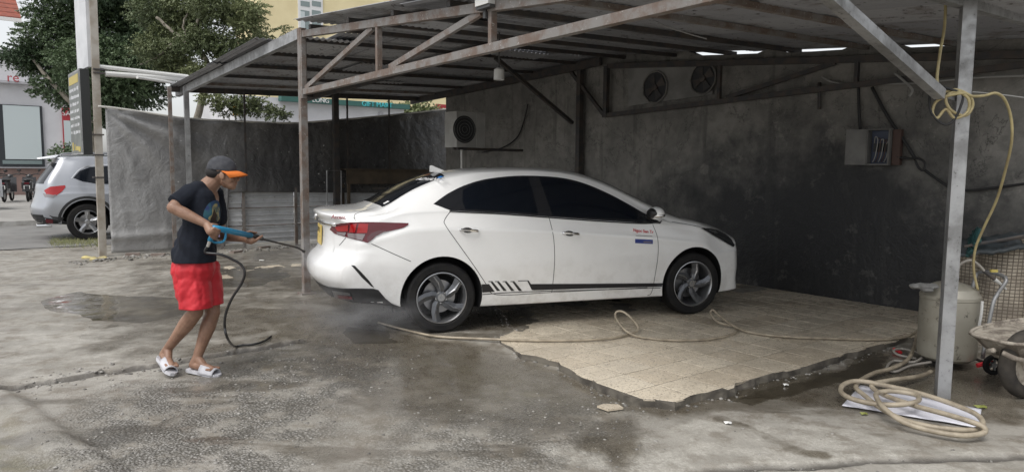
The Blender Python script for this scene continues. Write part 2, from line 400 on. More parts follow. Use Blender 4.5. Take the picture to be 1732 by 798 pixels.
n.set(col=c, rough=r, nrm=bp.outputs[0], coat=n.math('MULTIPLY', wt, .7), crough=n.mapr(n.noise(7, 5, .6), .35, .65, .10, .26))
ground = link('ground', gme, 'yard_ground'); tag(ground, kind='structure')

# loose stones on the worn surface: too many to count
def stones(name, spots, label):
    bm = bmesh.new(); bmesh.ops.create_icosphere(bm, subdivisions=1, radius=1); base = np.array([v.co for v in bm.verts]); tri = np.array([[v.index for v in f.verts] for f in bm.faces]); bm.free()
    cs = []; fs = []
    for i, (x, y, z, s) in enumerate(spots):
        a = RNG.random() * 6.28; sc = np.array([1 + .5 * RNG.random(), .8 + .4 * RNG.random(), .35 + .3 * RNG.random()]) * s
        p = base * (1 + .22 * (RNG.random((len(base), 1)) - .5)) * sc; R2 = np.array([[math.cos(a), -math.sin(a), 0], [math.sin(a), math.cos(a), 0], [0, 0, 1]])
        cs.append(p @ R2.T + np.array([x, y, z + s * .12])); fs.append(tri + i * len(base))
    me = npmesh(name, np.concatenate(cs), np.concatenate(fs), False)
    put_attr(me, 'tone', np.repeat(RNG.random(len(spots)), len(base)))
    o = link(name, me, 'stone'); tag(o, label, 'gravel', kind='stuff'); return o
n = NT('stone'); n.set(col=n.mix(n.attr('tone'), (.10, .095, .085), (.36, .345, .32)), rough=.5)
spots = []; gl = .55 * gravel + .8 * crk + .004 + .05 * light
for k in range(60000):
    x = RNG.uniform(-4.2, 3.4); y = RNG.uniform(2.6, 7.5); i = min(np.searchsorted(gx, x), nx - 1); j = min(np.searchsorted(gy, y), ny - 1)
    if RNG.random() < gl[j, i] * .34 * (1 - puddle[j, i]): spots.append((x, y, GZ[j, i], .0025 + .0085 * RNG.random() ** 3.0))
for k in range(120):
    x, y = random.choice(CRACK1[1:8]); x += RNG.normal() * .18; y += RNG.normal() * .05; i = min(np.searchsorted(gx, x), nx - 1); j = min(np.searchsorted(gy, y), ny - 1)
    spots.append((x, y, GZ[j, i], .006 + .012 * RNG.random() ** 2))
stones('gravel', spots, 'loose grey gravel and grit scattered over the worn yard')
def gz(x, y):
    i = int(np.clip(np.searchsorted(gx, x), 0, nx - 1)); j = int(np.clip(np.searchsorted(gy, y), 0, ny - 1)); return float(GZ[j, i])

# ------------------------------------------------------------------ tiled slab
pm('slab_concrete', (.15, .135, .11), .85, col2=(.055, .048, .04), ns=7, bump=.8, bs=25)
n = NT('floor_tile')
oi = n.n('ShaderNodeObjectInfo').outputs['Random']; wpos = n.n('ShaderNodeNewGeometry').outputs['Position']
c = n.mix(oi, (.57, .49, .375), (.69, .615, .49))
c = n.mix(n.mapr(n.noise(70, 5, .75, wpos), .54, .62), c, (.17, .135, .095)); c = n.mix(n.mapr(n.noise(150, 3, .7, wpos), .6, .68), c, (.60, .56, .48))
wu = n.mapr(n.noise(1.4, 6, .6, wpos), .40, .62)
c = n.mix(n.math('MULTIPLY', wu, .28), c, (.33, .285, .22)); c = n.mix(n.math('MULTIPLY', n.mapr(n.noise(9, 7, .7, wpos), .5, .7), .35), c, (.28, .245, .19))
n.set(col=c, rough=n.mix(wu, n.mapr(n.noise(12, 5, .6, wpos), .35, .65, .25, .5), .2), nrm=n.bump(n.noise(38, 4, .6, wpos), .25, .006))
WALL_V = 7.86
def ragged(poly, amp, step=.09, seed=0.0):
    out = []
    for i in range(len(poly)):
        a, b = Vector((*poly[i][:2], 0)), Vector((*poly[(i + 1) % len(poly)][:2], 0)); L = (b - a).length; k = max(1, int(L / step)); rough = poly[i][2] if len(poly[i]) > 2 else 1
        nn = Vector((-(b - a).y, (b - a).x, 0)).normalized()
        for j in range(k):
            p = a.lerp(b, j / k); q = p + nn * (amp * rough * 2 * fbm(p.x + seed, p.y, 5.5, 3)); out.append((q.x, q.y))
    return out
def clip_convex(subj, clipper):
    out = subj
    for i in range(len(clipper)):
        (ax, ay), (bx, by) = clipper[i], clipper[(i + 1) % len(clipper)]
        inside = lambda p: (bx - ax) * (p[1] - ay) - (by - ay) * (p[0] - ax) >= 0
        inp = out; out = []
        for j in range(len(inp)):
            p, q = inp[j - 1], inp[j]; ip, iq = inside(p), inside(q)
            if ip != iq:
                d1 = (bx - ax) * (p[1] - ay) - (by - ay) * (p[0] - ax); d2 = (bx - ax) * (q[1] - ay) - (by - ay) * (q[0] - ax); t = d1 / (d1 - d2)
                out.append((p[0] + t * (q[0] - p[0]), p[1] + t * (q[1] - p[1])))
            if iq: out.append(q)
        if len(out) < 3: return []
    return out
def area(p): return .5 * sum(p[i - 1][0] * p[i][1] - p[i][0] * p[i - 1][1] for i in range(len(p)))
TS, TU0, TV0, TH = .304, -3.994, 3.64, .012
slab_uv = ragged([(-2.80, 3.46, .8), (-2.77, 4.2, .35), (-2.70, 6.65, .25), (-2.70, WALL_V - .01, 0), (-12.2, WALL_V - .01, 0), (-12.2, 6.2, 1), (-9.2, 5.6, 1), (-7.2, 4.9, 1), (-6.0, 4.4, 1), (-5.4, 4.15, 1), (-5.0, 3.85, 1), (-4.72, 3.56, 1), (-4.45, 3.46, 1), (-3.94, 3.43, 1), (-3.43, 3.36, 1), (-2.96, 3.32, .9)], .085)
if area(slab_uv) < 0: slab_uv = slab_uv[::-1]
mb = MB(); poly = slab_uv; nP = len(poly)
ztop = -TH - .003; zslab = -.0046
top = [W(a, b, zslab) for a, b in poly]; low = []
for i, (a, b) in enumerate(poly):
    p0, p2 = poly[i - 1], poly[(i + 1) % nP]; nrm = Vector((p2[1] - p0[1], -(p2[0] - p0[0]), 0)).normalized()
    jt = .016 * fbm(a, b, 14, 3) + .05 * max(0, fbm(a + 5, b, 4, 2)); low.append((a + nrm.x * jt, b + nrm.y * jt))
midr = [W(a, b, -.035 - .012 * random.random()) for a, b in low]; bot = [W(a, b, -.30) for a, b in low]
mb.add(top, [tuple(range(nP))]); mb.add(top + midr + bot, [(i, nP + i, nP + (i + 1) % nP, (i + 1) % nP) for i in range(nP)] + [(nP + i, 2 * nP + i, 2 * nP + (i + 1) % nP, nP + (i + 1) % nP) for i in range(nP)])
slab = obj('paving_slab', mb, 'slab_concrete'); tag(slab, kind='structure')
tmb = MB(); g_ = .0034; e_ = .0025
def tile_mesh(poly2, name):
    k = len(poly2); cx_ = sum(p[0] for p in poly2) / k; cy_ = sum(p[1] for p in poly2) / k; m = MB()
    ins = [(cx_ + (a - cx_) * (1 - e_ * 2 / TS), cy_ + (b - cy_) * (1 - e_ * 2 / TS)) for a, b in poly2]
    m.add([(a, b, 0) for a, b in poly2] + [(a, b, TH - .002) for a, b in poly2] + [(a, b, TH) for a, b in ins],
          [tuple(range(k))[::-1]] + [(i, (i + 1) % k, k + (i + 1) % k, k + i) for i in range(k)] + [(k + i, k + (i + 1) % k, 2 * k + (i + 1) % k, 2 * k + i) for i in range(k)] + [tuple(range(2 * k, 3 * k))])
    me = m.mesh(name); me.materials.append(M['floor_tile']); return me
full = [(g_, g_), (TS - g_, g_), (TS - g_, TS - g_), (g_, TS - g_)]; full_me = tile_mesh(full, 'tile')
cand = []
for i in range(-30, 6):
    for j in range(-4, 16):
        u0, v0 = TU0 + i * TS, TV0 + j * TS
        sq = [(u0 + a, v0 + b) for a, b in full]
        r_ = clip_convex(slab_uv, sq)
        if not r_ or area(r_) < .004: continue
        whole = abs(area(r_) - (TS - 2 * g_) ** 2) < 1e-5
        c0 = W(u0 + .15, v0 + .15); cand.append((c0.y, i, j, u0, v0, whole, [(a - u0, b - v0) for a, b in r_]))
cand.sort(key=lambda t: t[0])
rest = MB()
for k, (dist, i, j, u0, v0, whole, r_) in enumerate(cand):
    p = W(u0, v0, ztop + .0005)
    if k < 285:
        me = full_me if whole else tile_mesh(r_, 'tile')
        o = bpy.data.objects.new('tile', me); COL.objects.link(o); o.parent = slab; o.location = p - BASE[slab]
        o.rotation_euler = (random.gauss(0, .0011), random.gauss(0, .0011), YA)
    else:
        q = [W(u0 + a, v0 + b, -.002) for a, b in r_]; rest.prism([x - Vector((0, 0, .01)) for x in q], (0, 0, .01 + random.random() * .001))
tag(obj('tile_field', rest, 'floor_tile', slab), kind='stuff')
sp = []
for k in range(1500):
    i = random.randrange(nP); a, b = poly[i]
    if a > -2.6 or b > 6.8 or a < -7: continue
    p = W(a + random.gauss(.015, .03), b - abs(random.gauss(.02, .03))); sp.append((p.x, p.y, gz(p.x, p.y), .003 + .012 * random.random() ** 3))
stones('rubble', sp, 'broken mortar crumbs along the ragged slab edge')
# two broken patches of the same tiles by the far post
for poly, zt in (([(-8.75, 2.50), (-7.95, 2.42), (-7.42, 2.62), (-7.50, 3.0), (-8.1, 3.35), (-8.9, 3.1)], -.008), ([(-10.6, 2.35), (-9.5, 2.3), (-9.2, 3.3), (-9.4, 4.1), (-10.2, 4.2), (-10.7, 3.2)], -.008)):
    pu = ragged(poly, .1, .1, 3.0)
    if area(pu) < 0: pu = pu[::-1]
    m = MB(); m.prism([W(a, b, -.06) for a, b in pu], (0, 0, .06 + zt - TH)); po = obj('paving_patch', m, 'slab_concrete'); tag(po, kind='structure')
    for i in range(-30, 0):
        for j in range(-8, 4):
            u0, v0 = TU0 + i * TS, TV0 + j * TS; r_ = clip_convex(pu, [(u0 + a, v0 + b) for a, b in full])
            if not r_ or area(r_) < .01 or random.random() < .08: continue
            o = bpy.data.objects.new('tile', tile_mesh([(a - u0, b - v0) for a, b in r_], 'tile')); COL.objects.link(o); o.parent = po
            o.location = W(u0, v0, zt - TH + .0005) - BASE[po]; o.rotation_euler = (random.gauss(0, .006), random.gauss(0, .006), YA)

# ------------------------------------------------------------------ street beyond the fence
pm('asphalt', (.16, .155, .15), .62, col2=(.22, .215, .205), ns=1.5, bump=.4, bs=90, rvar=.15)
pm('pavement', (.34, .33, .31), .7, col2=(.25, .24, .225), ns=1.2, bump=.3, bs=50)
pm('kerb', (.40, .39, .37), .75, col2=(.26, .25, .23), ns=5)
m = MB(); m.add([W(-15.2, -90, -.045), W(-15.2, 110, -.045), W(-21.0, 110, -.045), W(-21.0, -90, -.045)], [(0, 1, 2, 3)]); tag(obj('road', m, 'asphalt', local=True), kind='structure')
m = MB(); m.box(W(-46, 10, .0), 49.7, 200, .12, UX, VX); m.v = [p + Vector((0, 0, .0)) for p in m.v]; tag(obj('pavement', m, 'pavement', local=True), kind='structure')
m = MB(); m.box(W(-21.07, 10, .01), .14, 200, .13, UX, VX); tag(obj('kerb', m, 'kerb', local=True), kind='structure')
# ------------------------------------------------------------------ back wall
n = NT('stained_plaster')
wp = n.n('ShaderNodeNewGeometry').outputs['Position']; z = n.sep(wp)[2]
c = n.mix(n.mapr(n.noise(1.3, 6, .6, wp), .35, .65), (.29, .28, .258), (.185, .18, .168)); c = n.mix(n.math('MULTIPLY', n.mapr(n.noise(7, 8, .6, wp), .44, .72), .45), c, (.10, .097, .092))
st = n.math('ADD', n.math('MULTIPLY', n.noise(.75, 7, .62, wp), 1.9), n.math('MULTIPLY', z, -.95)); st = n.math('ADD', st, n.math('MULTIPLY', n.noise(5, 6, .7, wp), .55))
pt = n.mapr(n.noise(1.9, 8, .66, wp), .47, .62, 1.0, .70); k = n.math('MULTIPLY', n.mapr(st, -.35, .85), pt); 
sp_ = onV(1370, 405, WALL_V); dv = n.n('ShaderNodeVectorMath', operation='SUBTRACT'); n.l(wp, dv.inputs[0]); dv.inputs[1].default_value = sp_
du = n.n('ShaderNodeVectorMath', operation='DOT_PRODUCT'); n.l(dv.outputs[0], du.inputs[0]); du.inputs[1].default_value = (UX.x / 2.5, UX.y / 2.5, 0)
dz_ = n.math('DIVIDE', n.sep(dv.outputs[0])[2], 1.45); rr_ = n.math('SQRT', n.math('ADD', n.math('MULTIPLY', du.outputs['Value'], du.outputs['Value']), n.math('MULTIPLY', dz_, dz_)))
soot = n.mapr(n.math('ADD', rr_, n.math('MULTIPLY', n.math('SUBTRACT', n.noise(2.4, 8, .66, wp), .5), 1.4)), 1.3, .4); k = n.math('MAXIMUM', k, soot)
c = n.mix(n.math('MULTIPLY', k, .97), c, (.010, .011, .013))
drip = n.noise(1.0, 5, .6, n.n('ShaderNodeMapping').outputs[0]); 
mp = [x for x in n.t.nodes if x.bl_idname == 'ShaderNodeMapping'][-1]; mp.inputs['Scale'].default_value = (5, 5, .35); n.l(wp, mp.inputs[0])
c = n.mix(n.math('MULTIPLY', n.mapr(drip, .55, .68), .45), c, (.045, .044, .043))
ck = n.math('ABSOLUTE', n.math('SUBTRACT', n.noise(1.1, 9, .62, wp, .6), .5)); c = n.mix(n.math('MULTIPLY', n.mapr(ck, .0045, .0), .7), c, (.02, .02, .02))
fl = n.mapr(n.noise(3.4, 10, .72, wp), .585, .61); c = n.mix(n.math('MULTIPLY', fl, n.mapr(k, .2, .9, .28, .10)), c, (.38, .365, .33))
n.set(col=c, rough=n.mix(k, .85, .45), nrm=n.bump(n.math('ADD', n.noise(9, 8, .7, wp), n.math('MULTIPLY', n.noise(60, 4, .6, wp), .25)), .55, .03))
def roof_z(u, v):      # underside of the roof sheets
    return 2.99 - (.088 * (u + 7.76) if u > -7.76 else -.035 * (u + 7.76)) + .035 * (v - 3.04)
m = MB()
us = np.linspace(-12.4, 3.6, 90); rows = 14
vs_ = []; 
for a in us:
    zt = roof_z(min(a, -1.0), WALL_V) - (.036 if (-6.15 < a < -5.2 or -4.9 < a < -4.1 or -3.5 < a < -2.7) else -.03) + .012 * fbm(a, 0, 3, 2)
    for j in range(rows): zz = -.3 + (zt + .3) * j / (rows - 1); vs_.append(W(a, WALL_V + .02 * fbm(a, zz, 1.2, 3), zz))
    vs_ += [W(a, WALL_V + .16, zt), W(a, WALL_V + .16, -.3)]
R_ = rows + 2; m.add(vs_, [(i * R_ + j, (i + 1) * R_ + j, (i + 1) * R_ + j + 1, i * R_ + j + 1) for i in range(len(us) - 1) for j in range(R_ - 1)])
m.add([vs_[j] for j in range(R_)], [tuple(range(R_))]); m.add([vs_[(len(us) - 1) * R_ + j] for j in range(R_)], [tuple(range(R_))[::-1]])
wall = obj('concrete_wall', m, 'stained_plaster', smooth=True); autosmooth(wall.data, 40); tag(wall, 'tall grey plastered wall, stained black with damp, closing the car wash', 'wall')

# ------------------------------------------------------------------ shed frame and roof
n = NT('rusty_steel'); wp = n.n('ShaderNodeNewGeometry').outputs['Position']
c = n.mix(n.mapr(n.noise(6, 7, .65, wp), .40, .62), (.235, .222, .21), (.17, .125, .10)); c = n.mix(n.mapr(n.noise(38, 5, .7, wp), .60, .68), c, (.42, .40, .38))
n.set(col=c, rough=.6, metal=.25, nrm=n.bump(n.noise(60, 4, .6, wp), .25, .004))
n = NT('galvanised'); wp = n.n('ShaderNodeNewGeometry').outputs['Position']
c = n.mix(n.mapr(n.noise(3.5, 7, .65, wp), .38, .66), (.40, .405, .41), (.23, .23, .23)); c = n.mix(n.mapr(n.noise(28, 6, .75, wp), .60, .68), c, (.10, .095, .09))
n.set(col=c, rough=n.mapr(n.noise(14, 4, .6, wp), .3, .7, .35, .6), metal=.55, nrm=n.bump(n.noise(30, 4, .6, wp), .12, .004))
pm('dark_steel', (.055, .055, .058), .6, .2, col2=(.09, .075, .065), ns=9)
n = NT('corrugated'); wp = n.n('ShaderNodeNewGeometry').outputs['Position']; oi = n.n('ShaderNodeObjectInfo').outputs['Random']
c = n.mix(oi, (.25, .255, .275), (.40, .405, .42)); c = n.mix(n.mapr(n.noise(2.2, 7, .65, wp), .52, .72), c, (.13, .11, .095)); c = n.mix(n.mapr(n.noise(9, 7, .7, wp), .56, .68), c, (.06, .055, .05))
n.set(col=c, rough=.5, metal=.12, nrm=n.bump(n.noise(40, 4, .6, wp), .15, .004))
shed = thing('carport_shed', W(-7.76, 5.4, 0), 'open steel car-wash shed with rusty trusses and corrugated metal roof', 'shed')
def part(name, mb, mat, par=shed, **k): return obj(name, mb, mat, par, **k)
def post(u, v, z0, z1, w, mat, w2=None):
    m = MB(); m.bar(W(u, v, z0), W(u, v, z1), w, w2 or w, UX); return part('post', m, mat)
VF = 3.03
p1 = post(-7.75, VF, -.1, roof_z(-7.75, VF) - .02, .075, 'rusty_steel')
m = MB(); m.bar(W(-7.75, VF, -.06), W(-7.75, VF, .02), .16, .16, UX); m.bar(W(-7.70, VF - .01, 2.2), W(-7.70, VF - .01, roof_z(-7.7, VF) - .03), .05, .05, UX); part('post_sleeve', m, 'rusty_steel', p1)
post(-12.86, VF - .02, -.1, roof_z(-12.9, VF) - .03, .075, 'galvanised'); post(-12.85, VF - .28, -.1, roof_z(-13.2, VF) - .05, .055, 'rusty_steel')
post(-12.85, 5.66, -.1, roof_z(-12.9, 5.66) - .03, .10, 'dark_steel')
post(-12.85, 3.96, 1.0, 2.75, .028, 'dark_steel'); post(-12.85, 5.9, 1.2, 2.8, .028, 'dark_steel'); post(-12.85, 6.8, 1.0, 2.8, .026, 'dark_steel')
post(-8.30, WALL_V - .1, -.1, roof_z(-8.3, WALL_V) - .03, .085, 'dark_steel')
# galvanised channel post at the front corner
RP = uv(G(1583, 668, YZ)); ru, rv = RP
rpz = roof_z(ru, rv) + .02
m = MB(); a_ = UX * .5 + VX * -.86; b_ = Vector((-a_.y, a_.x, 0)); c0 = W(ru, rv, 0)
for off, sx, sy in ((b_ * 0, .125, .006), (b_ * .037 + a_ * .0595, .006, .07), (b_ * .037 - a_ * .0595, .006, .07), (b_ * .072 + a_ * .045, .035, .006), (b_ * .072 - a_ * .045, .035, .006)):
    m.box(c0 + off + Vector((0, 0, (rpz - .12) / 2)), sx, sy, rpz + .12, a_, b_)
m.box(c0 + b_ * .036 + Vector((0, 0, rpz / 2)), .11, .06, rpz, a_, b_)
rpost = part('post', m, 'galvanised'); tag(rpost, 'bright galvanised channel post at the open front corner')
# front-eave beam and its knee brace
EU = ru
m = MB(); m.bar(W(EU, VF - .5, roof_z(EU, VF - .5) + .0), W(EU, 8.4, roof_z(EU, 8.4) + .0), .06, .10); part('eave_beam', m, 'galvanised')
kb0 = onU(1590, 160, ru); kb1 = onU(1408, -2, ru); kb1 = kb0 + (kb1 - kb0) * 1.5; m = MB(); m.bar(kb0, kb1, .062, .062); m.bar(kb0, W(ru, rv, kb0.z - .02), .02, .02); part('knee_brace', m, 'galvanised')
# far eave beam and rafters
m = MB(); m.bar(W(-13.25, VF - .2, roof_z(-13.25, VF) - .05), W(-13.25, WALL_V + .1, roof_z(-13.25, WALL_V) - .05), .06, .09); part('eave_beam', m, 'dark_steel')
for v, w_, mt in ((VF, .07, 'galvanised'), (5.4, .06, 'dark_steel'), (WALL_V - .15, .06, 'dark_steel')):
    m = MB(); m.bar(W(-13.55, v, roof_z(-13.55, v) - .075), W(-7.80, v, roof_z(-7.80, v) - .075), w_, .12); part('rafter', m, mt)
# three trusses under the front slope: level-ish bottom chord, falling top chord, king post, struts
def truss(v, mt, wtop=.06):
    tz = lambda u: roof_z(u, v) - (.085 if v < 5 else .15)
    bz = lambda u: 2.27 + (u + 7.70) / 5.6 * (tz(-2.1) - .06 - 2.27) * (1.0 if v > 5 else .62)
    m = MB(); m.bar(W(-7.70, v, tz(-7.7)), W(ru, v, tz(ru)), wtop, .07); tc = part('top_chord', m, mt)
    m = MB(); m.bar(W(-7.78, v, bz(-7.78)), W(ru, v, bz(ru)), wtop, .06); part('bottom_chord', m, mt)
    for ua, ub in (((-7.70, -6.02), (-5.75, -4.3)) if v < 5 else ((-5.62, -4.15),)):
        m = MB(); m.bar(W(ua + .05, v + .002, bz(ua) + .04), W(ub, v + .002, tz(ub) - .03), .035, .05); part('strut', m, mt)
    for uu in ((-5.91, -4.16) if v < 5 else (-5.68, -3.9)):
        m = MB(); m.bar(W(uu, v - .002, bz(uu) + .03), W(uu, v - .002, tz(uu) - .03), .05, .04, UX); part('strut', m, mt)
    if v > 4:
        m = MB(); m.bar(W(-7.72, v, bz(-7.72) - .03), W(-7.72, v, tz(-7.72)), .07, .07, UX); part('king_post', m, mt)
        m = MB(); m.bar(W(-7.75, v, bz(-7.75)), W(-8.55, v, roof_z(-8.55, v) - .1), .05, .05); part('strut', m, mt)
truss(VF, 'rusty_steel'); truss(WALL_V - .1, 'dark_steel', .05)
m = MB(); m.bar(onV(968, 208, WALL_V - .12), onV(838, 98, WALL_V - 1.9), .05, .05); part('knee_brace', m, 'dark_steel')
# purlins
for u in (-12.55, -11.55, -10.5, -9.4, -8.35, -7.45, -6.5, -5.6, -4.7, -3.85, -3.0):
    m = MB(); m.bar(W(u, VF - .03, roof_z(u, VF - .03) - .022), W(u, WALL_V + .1, roof_z(u, WALL_V + .1) - .022), .05, .045); part('purlin', m, 'dark_steel' if u < -3.9 and u > -12 else 'rusty_steel')
# corrugated sheets, laid in overlapping courses
def sheet(u0, u1, v0, v1, lift, sag=0.0, tilt=0.0, mt='corrugated'):
    nw = int(round((v1 - v0) / .076)); k = nw * 6; vs = []; fs = []; nu = 7
    for i in range(nu):
        u = u0 + (u1 - u0) * i / (nu - 1)
        for j in range(k + 1):
            v = v0 + (v1 - v0) * j / k
            vs.append(W(u, v, roof_z(u, v) + lift + .010 * math.sin(2 * math.pi * j / 6) + sag * math.sin(math.pi * i / (nu - 1)) + tilt * (j / k - .5) + .006 * fbm(u * 1.3 + v0, v, 1.2, 2)))
    K = k + 1; fs = [(i * K + j, i * K + j + 1, (i + 1) * K + j + 1, (i + 1) * K + j) for i in range(nu - 1) for j in range(k)]
    m = MB(); m.add(vs, fs); o = part('roof_sheet', m, mt, smooth=True)
    sd = o.modifiers.new('t', 'SOLIDIFY'); sd.thickness = .0018; return o
vv = 2.84; c_ = 0
while vv < WALL_V - .2:
    v1 = min(vv + .836, WALL_V + .15)
    first = c_ == 0
    sheet(-13.75 + random.uniform(-.08, .08), -10.6, vv, v1, .006 + .004 * (c_ % 2), tilt=random.uniform(-.006, .006))
    sheet(-10.9 + random.uniform(-.1, .1), -7.95 + random.uniform(-.06, .05) - (.75 if first else 0), vv, v1, .030 + .004 * (c_ % 2), tilt=random.uniform(-.008, .008))
    sheet(-7.98 + random.uniform(-.08, .10) + (.25 if first else 0), -4.95, vv + .06, v1 + .06, .030 + .006 * (c_ % 2) + (.02 if first else 0), tilt=random.uniform(-.02, .012))
    sheet(-5.3 + random.uniform(-.12, .08), -1.62, vv + .06, v1 + .06, .010 + .004 * (c_ % 2), tilt=random.uniform(-.012, .01))
    vv += .772; c_ += 1
for u0, u1, v0 in ((-7.0, -5.6, 3.3), (-9.3, -8.2, 3.15), (-10.6, -9.7, 4.7), (-12.3, -11.3, 5.5), (-9.0, -7.9, 6.0)):       # old sheets wired on underneath
    sheet(u0, u1, v0, v0 + .836, -.008 - random.random() * .008, tilt=random.uniform(-.012, .012))
# flood lamp on the front truss, hanging can lamp
pm('lamp_white', (.62, .62, .60), .45); pm('lamp_dark', (.06, .06, .06), .5)
pc = onV(826, 6, VF - .03)
t = thing('floodlight', pc, 'grey box floodlight clamped to the rusty front truss', 'floodlight')
m = MB(); m.box(pc + Vector((0, 0, .04)), .16, .12, .12, UX, VX); obj('housing', m, 'lamp_white', t); m = MB(); m.box(pc + Vector((0, 0, -.032)), .17, .10, .02, UX, VX); m.bar(pc - UX * .03, pc - UX * .03 - Vector((0, 0, .10)), .03, .03, UX); obj('bracket', m, 'lamp_dark', t)
pc = onV(844, 126, 4.6)
t = thing('hanging_lamp', pc, 'small white can lamp hanging below the roof by the truss', 'lamp')
m = MB(); m.lathe([(0, .07), (.025, .07), (.055, .05), (.058, -.06), (.050, -.06), (.048, .0), (0, .0)], 16, pc); obj('shade', m, 'lamp_white', t, auto=40)
m = MB(); m.tube([pc + Vector((0, 0, .065)), W(*uv(pc), roof_z(*uv(pc)) - .01)], .008, 6); obj('cord', m, 'lamp_dark', t)
# ------------------------------------------------------------------ cars: lofted body shells
def lerp_tab(tab):
    xs = np.array([a for a, b in tab], float); ysv = np.array([b for a, b in tab], float)
    h = np.diff(xs); d = np.diff(ysv) / h; m_ = np.zeros(len(xs)); m_[0] = d[0]; m_[-1] = d[-1]
    for i in range(1, len(xs) - 1):
        if d[i - 1] * d[i] > 0: w1 = 2 * h[i] + h[i - 1]; w2 = h[i] + 2 * h[i - 1]; m_[i] = (w1 + w2) / (w1 / d[i - 1] + w2 / d[i])
    def f(x):
        x = min(max(x, xs[0]), xs[-1]); i = min(int(np.searchsorted(xs, x, 'right')) - 1, len(xs) - 2); i = max(i, 0); t = (x - xs[i]) / h[i]
        return ((2 * t ** 3 - 3 * t ** 2 + 1) * ysv[i] + (t ** 3 - 2 * t ** 2 + t) * h[i] * m_[i] + (-2 * t ** 3 + 3 * t ** 2) * ysv[i + 1] + (t ** 3 - t ** 2) * h[i] * m_[i + 1])
    return f
def shell(S, name):
    """closed body shell in the car's own frame: x forward from the rear axle, y left, z up"""
    T, ZR, YR, ZB, YB, ZBOT, WP = (lerp_tab(S[k]) for k in ('T', 'ZR', 'YR', 'ZB', 'YB', 'ZBOT', 'WP'))
    RX, FX = lerp_tab(S['rear']), lerp_tab(S['front'])
    x0, x1 = S['x0'], S['x1']
    xs = np.concatenate([x0 + .10 * (1 - np.cos(np.linspace(0, math.pi / 2, 7))), np.linspace(x0 + .13, x1 - .13, S.get('n', 110)), x1 - .10 * (1 - np.sin(np.linspace(0, math.pi / 2, 7)))])
    xs = np.unique(np.round(xs, 5))
    def section(x):
        w = WP(x); zb, zr, yr, zt, zo = ZB(x), ZR(x), YR(x), T(x), ZBOT(x)
        yb = YB(x); mx = S['wmax'] * w
        pts = [(mx * .80, zo), (mx * .925, zo + .012), (mx * .955, zo + .06), (mx * .975, zo + .16), (mx * .995, zo + .33), (mx, zo + .43 + .0 * x), (mx * .992, zb - .20), (mx * .988, zb - .145), (mx * .972, zb - .11), (min(yb, mx * .955) * 1.0, zb - .02), (min(yb, mx * .955) * .985, zb + .012)]
        yb2 = pts[-1][0]; zb2 = pts[-1][1]
        zr = max(zr, zb2 + .02); zt = max(zt, zr + .012)
        yr = min(yr, yb2 - .02)
        pts += [(yb2 + (yr - yb2) * .5 + .012, zb2 + (zr - zb2) * .5), (yr + .012, zr - .018), (yr - .035, zr + (zt - zr) * .30), (yr * .72, zr + (zt - zr) * .70), (yr * .36, zr + (zt - zr) * .93), (0, zt)]
        # round the body into its end faces
        tr = max(0.0, 1 - (x - x0) / .10); tf = max(0.0, 1 - (x1 - x) / .10); sh = 1 - .05 * (1 - math.sqrt(max(0, 1 - max(tr, tf) ** 2)))
        zc = .55
        return [(a * sh, zc + (b - zc) * (1 - (1 - sh) * .7)) for a, b in pts]
    sub = 4
    def dense(pts):
        return spline([Vector((0, a, b)) for a, b in pts], sub)
    rows = []
    for x in xs:
        d = dense(section(x)); rows.append([Vector((x, -p.y, p.z)) for p in d] + [Vector((x, p.y, p.z)) for p in d[::-1][1:]])
    K = len(rows[0]); half = K // 2
    def warp(p):
        x, y, z = p; wy = abs(y) / S['wmax']
        fr = sstep(S['rfade'], x0, x); ff = sstep(S['ffade'], x1, x)
        x += fr * (S['rcorner'] * wy ** S['rpow'] + RX(z)) - ff * (S['fcorner'] * wy ** S['fpow'] + FX(z))
        return Vector((x, y, z))
    vs = []; fs = []; idx = lambda i, k: i * K + k
    for r_ in rows: vs += [warp(p) for p in r_]
    nR = len(rows)
    for i in range(nR - 1):
        for k in range(K - 1): fs.append((idx(i, k), idx(i + 1, k), idx(i + 1, k + 1), idx(i, k + 1)))
        fs.append((idx(i, K - 1), idx(i + 1, K - 1), idx(i + 1, 0), idx(i, 0)))
    for e, i in ((0, 0), (1, nR - 1)):     # end faces: rows across the car between the two outlines
        m_ = 22; grid = []
        for k in range(half + 1):
            a, b = rows[i][k], rows[i][K - 1 - k]
            if k == half: grid.append([idx(i, k)]); continue
            row = [idx(i, k)]
            for j in range(1, m_):
                p = a.lerp(b, j / m_); vs.append(warp(p)); row.append(len(vs) - 1)
            grid.append(row + [idx(i, K - 1 - k)])
        for k in range(half):
            for j in range(m_):
                q = (grid[k][j], grid[k][j + 1], grid[k + 1][j + 1], grid[k + 1][j]) if k < half - 1 else (grid[k][j], grid[k][j + 1], grid[k + 1][0])
                fs.append(q[::-1] if e == 0 else q)
    m = MB(); m.add(vs, fs)
    me = m.mesh(name); bm = bmesh.new(); bm.from_mesh(me); bmesh.ops.recalc_face_normals(bm, faces=bm.faces); bm.to_mesh(me); bm.free()
    return me
